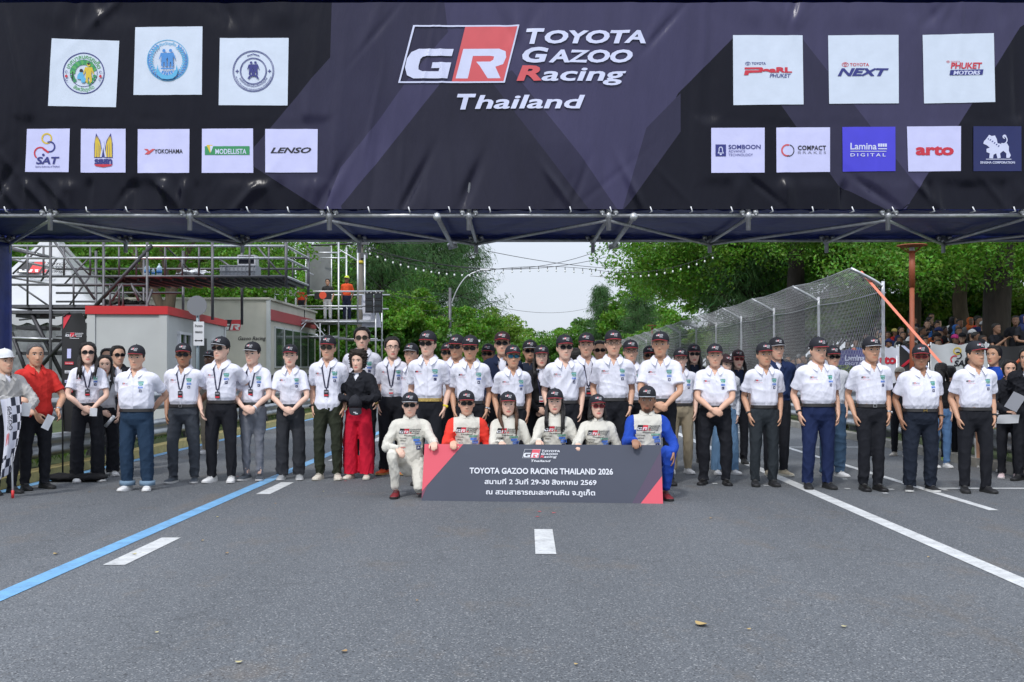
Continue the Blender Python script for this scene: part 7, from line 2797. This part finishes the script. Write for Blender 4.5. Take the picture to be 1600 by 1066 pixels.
# the cap in the elderly woman's hands
ew = P(560, 0, F * CAMZ / (748 - HZ))
q = MB()
a = np.arange(28) * 2 * np.pi / 28
hc = thing("cap", "black cap held in the hands of the elderly woman in red trousers", "cap", (ew.x + .02, ew.y - .36, .92))
q.loft([np.stack([np.cos(a) * .082 * r_, -.02 + np.sin(a) * .06 * r_, .06 + 0 * a + z_ - .02 * np.sin(a)], 1) for r_, z_ in ((1, -.05), (1.02, 0), (.92, .05), (.6, .085), (.05, .10))])
q.build("crown", CAPM, hc)
q = MB()
v_ = []
for t in np.linspace(0, 1, 5):
    for b in np.radians(np.linspace(-70, 70, 15)):
        v_.append((math.sin(b) * .085 * (1 - .05 * t) + .01 * t, -.02 - math.cos(b) * .06 - .02 * t, .01 - .095 * t * math.cos(b) ** .4))
q.add(v_, [(j * 15 + i, j * 15 + i + 1, (j + 1) * 15 + i + 1, (j + 1) * 15 + i) for j in range(4) for i in range(14)])
q.build("brim", CAPM, hc)
q = MB()
for x0, z0 in ((.01, -.045), (.03, -.06)):
    q.box((x0, -.125, z0), (.035, .004, .012), rot=rotx(.2))
q.build("badge", PIN[0], hc)

# ================================================================== spectators on the bank
SPK = {"black": (.014, .014, .017), "dark blue": (.02, .03, .10), "red": (.45, .03, .03), "white": (.60, .60, .62), "grey": (.18, .18, .19), "pink": (.60, .05, .24), "yellow": (.55, .46, .14), "blue": (.04, .14, .42), "maroon": (.16, .025, .04), "orange": (.60, .14, .04)}


def proto_spectator(k):
    sb_, ps = MB(), MB()
    sh_, tb, hr = MB(), MB(), MB()
    arm = [((-.18, 0, 1.36), (-.24, .0, 1.1), (-.20, -.12, .9)), ((-.18, 0, 1.36), (-.26, -.14, 1.14), (-.10, -.34, 1.32)), ((-.18, 0, 1.36), (-.25, -.05, 1.10), (-.04, -.22, 1.05))][k]
    sb_.tube([(0, 0, .9), (0, 0, 1.2), (0, .0, 1.42)], [.10, .12, .06], 12, ends=1)
    sb_.tube([(0, 0, 1.36), (0, 0, 1.5), (0, 0, 1.56)], .055, 10)
    head_mesh(sb_, lambda p: p * 1.06 + np.array([0, -.01, 1.592]), k == 2)
    for s_ in (-1, 1):
        A = [np.array((q[0] * -s_, q[1], q[2])) for q in (arm if (s_ < 0 or k != 1) else ((-.18, 0, 1.36), (-.24, 0, 1.1), (-.22, -.1, .88)))]
        sb_.tube(A, [.05, .04, .028], 9, sub=4, ends=1)
        hand(sb_, A[2], A[2] - A[1], (0, -.2, -1), s_, .8)
        sh_.tube([(s_ * -.0, 0, 1.38), A[0], A[0] * .35 + A[1] * .65], [.07, .07, .07], 10, sub=3)
        tb.tube([(s_ * .08, 0, .92), (s_ * .09, 0, .5), (s_ * .09, .01, .02)], [.10, .08, .075], 10, sub=3)
    e = np.arange(18) * 2 * np.pi / 18
    sh_.loft([np.stack([np.cos(e) * w_, np.sin(e) * d_, 0 * e + z], 1) for z, w_, d_ in ((.86, .17, .125), (1.1, .16, .115), (1.3, .175, .115), (1.40, .13, .09), (1.45, .07, .07))])
    tb.loft([np.stack([np.cos(e) * w_, np.sin(e) * d_, 0 * e + z], 1) for z, w_, d_ in ((.78, .15, .11), (1.0, .15, .105))])
    out = {}
    for nm, m_, vx in (("body", sb_, .011), ("shirt", sh_, .017), ("trousers", tb, .02)):
        V_, F_, N_ = remesh(m_, vx, 2)
        q = MB()
        q.add(V_ + (N_ * folds(V_, k + 3, .005)[:, None] if nm != "body" else 0), F_)
        out[nm] = q
    hc_ = np.array([0, -.01, 1.592])
    for z, o_ in ((-.06, -.02), (-.02, .008), (.03, .012), (.08, .014), (.115, .016), (.125, .004)):
        p_ = head_pts(min(z, .121), e, o_) * 1.06 + hc_
        lim = -.02 if z < .08 else -.2
        p_[:, 1] = np.where((z < .075), np.maximum(p_[:, 1], hc_[1] - .01), p_[:, 1])
        hr_ = p_
        out.setdefault("_h", []).append(hr_)
    hr.loft(out.pop("_h"))
    if k == 2:
        hr.tube([hc_ + [0, .08, .03], hc_ + [0, .10, -.10], hc_ + [0, .11, -.26]], [.07, .075, .05], 12, sub=3, ends=1, flat=.45, up=(0, 1, 0))
    out["hair"] = hr
    hat = MB()
    hat.loft([head_pts(min(.121, z), e, o_) * 1.06 + hc_ + [0, 0, dz] for z, o_, dz in ((.035, .012, 0), (.07, .014, .004), (.10, .014, .012), (.121, .004, .022))])
    v_ = []
    for t in (0, 1):
        for b in np.radians(np.linspace(-65, 65, 11)):
            v_.append(hc_ + np.array([math.sin(b) * .085, -.005 - math.cos(b) * (.098 + .07 * t), .045 - .015 * t]))
    hat.add(v_, [(i, i + 1, 12 + i, 11 + i) for i in range(10)])
    out["hat"] = hat
    hij = MB()
    hij.loft([head_pts(min(.121, z), e, o_) * 1.06 + hc_ for z, o_ in ((-.11, .03), (-.06, .02), (.0, .016), (.06, .018), (.11, .018), (.121, .006))])
    V_ = hij.V()
    V_[:, 1] = np.where((V_[:, 2] < hc_[2] + .07), np.maximum(V_[:, 1], hc_[1] - .05), V_[:, 1])
    hij.v = [V_]
    hij.tube([hc_ + [0, .02, -.09], hc_ + [0, .02, -.2]], [.085, .16], 12, ends=1)
    out["headscarf"] = hij
    return out


SPR = [proto_spectator(k) for k in range(3)]
_sm = {}
SKS = [mat("spectator_skin_%d" % i, c, .5) for i, c in enumerate(((.42, .25, .17), (.30, .16, .10), (.20, .105, .065)))]
g = np.random.default_rng(8)
pts, tries = [], 0
while len(pts) < 135 and tries < 40000:
    tries += 1
    right = g.random() < .72
    px, Y = (g.uniform(1384, 1606), g.uniform(24.0, 34)) if right else (g.uniform(1215, 1384), g.uniform(27, 37))
    x = (px - 800) * Y / F
    z = bank_z(x, Y)
    hy = HZ - (z + 1.66 - CAMZ) * F / Y
    if x < rx(8.2, Y) or not (494 < hy < 566):
        continue
    if any((x - a) ** 2 + (Y - b) ** 2 < .38 ** 2 for a, b, _, _ in pts) or (abs(x - 12.5) < .7 and abs(Y - 25.5) < .8):
        continue
    pts.append((x, Y, z, px))
pts.sort(key=lambda q: q[1])
names = list(SPK)
wts = np.array([.46, .12, .05, .12, .10, .035, .03, .05, .025, .02])
for i, (x, Y, z, px) in enumerate(pts):
    k = int(g.integers(0, 3))
    cn = names[int(g.choice(len(names), p=wts / wts.sum()))]
    hd = ["black hair", "black hair", "black hair", "hat", "headscarf"][int(g.integers(0, 5))]
    hn = names[int(g.choice(len(names), p=wts / wts.sum()))]
    hl = hd if hd == "black hair" else f"{hn} {'cap' if hd == 'hat' else 'headscarf'}"
    pose = ["with arms down", "raising a hand", "worn long" if hd == "black hair" else "and folded hands"][k]
    lb = f"spectator in {cn} top with {hl} {pose} behind the banners"
    t = thing("person", lb, "spectator", (x, Y, z), g.normal(.35 if px > 1384 else .2, .45), f"spectators in {cn} tops with {hl} {pose}")
    sc = g.uniform(.92, 1.03)
    t.scale = (sc, sc, sc)
    for nm, mt in (("body", SKS[i % 3]), ("shirt", cloth(SPK[cn])), ("trousers", cloth((.02, .022, .03))), ({"black hair": "hair", "hat": "hat", "headscarf": "headscarf"}[hd], HAIRK if hd == "black hair" else cloth(SPK[hn]))):
        key = (k, nm)
        if key not in _sm:
            o = SPR[k][nm].build(nm, mt, t)
            _sm[key] = o.data
        else:
            o = bpy.data.objects.new(nm, _sm[key])
            COL.objects.link(o)
            o.parent = t
        o.material_slots[0].link = "OBJECT"
        o.material_slots[0].material = mt
    if hd == "hat":
        o = bpy.data.objects.new("hair", _sm.get((k, "hair")) or SPR[k]["hair"].build("hair", HAIRK, t).data)
        if (k, "hair") not in _sm:
            _sm[(k, "hair")] = o.data
            bpy.data.objects.remove(o)
        else:
            COL.objects.link(o)
            o.parent = t
            o.material_slots[0].link = "OBJECT"
            o.material_slots[0].material = HAIRK
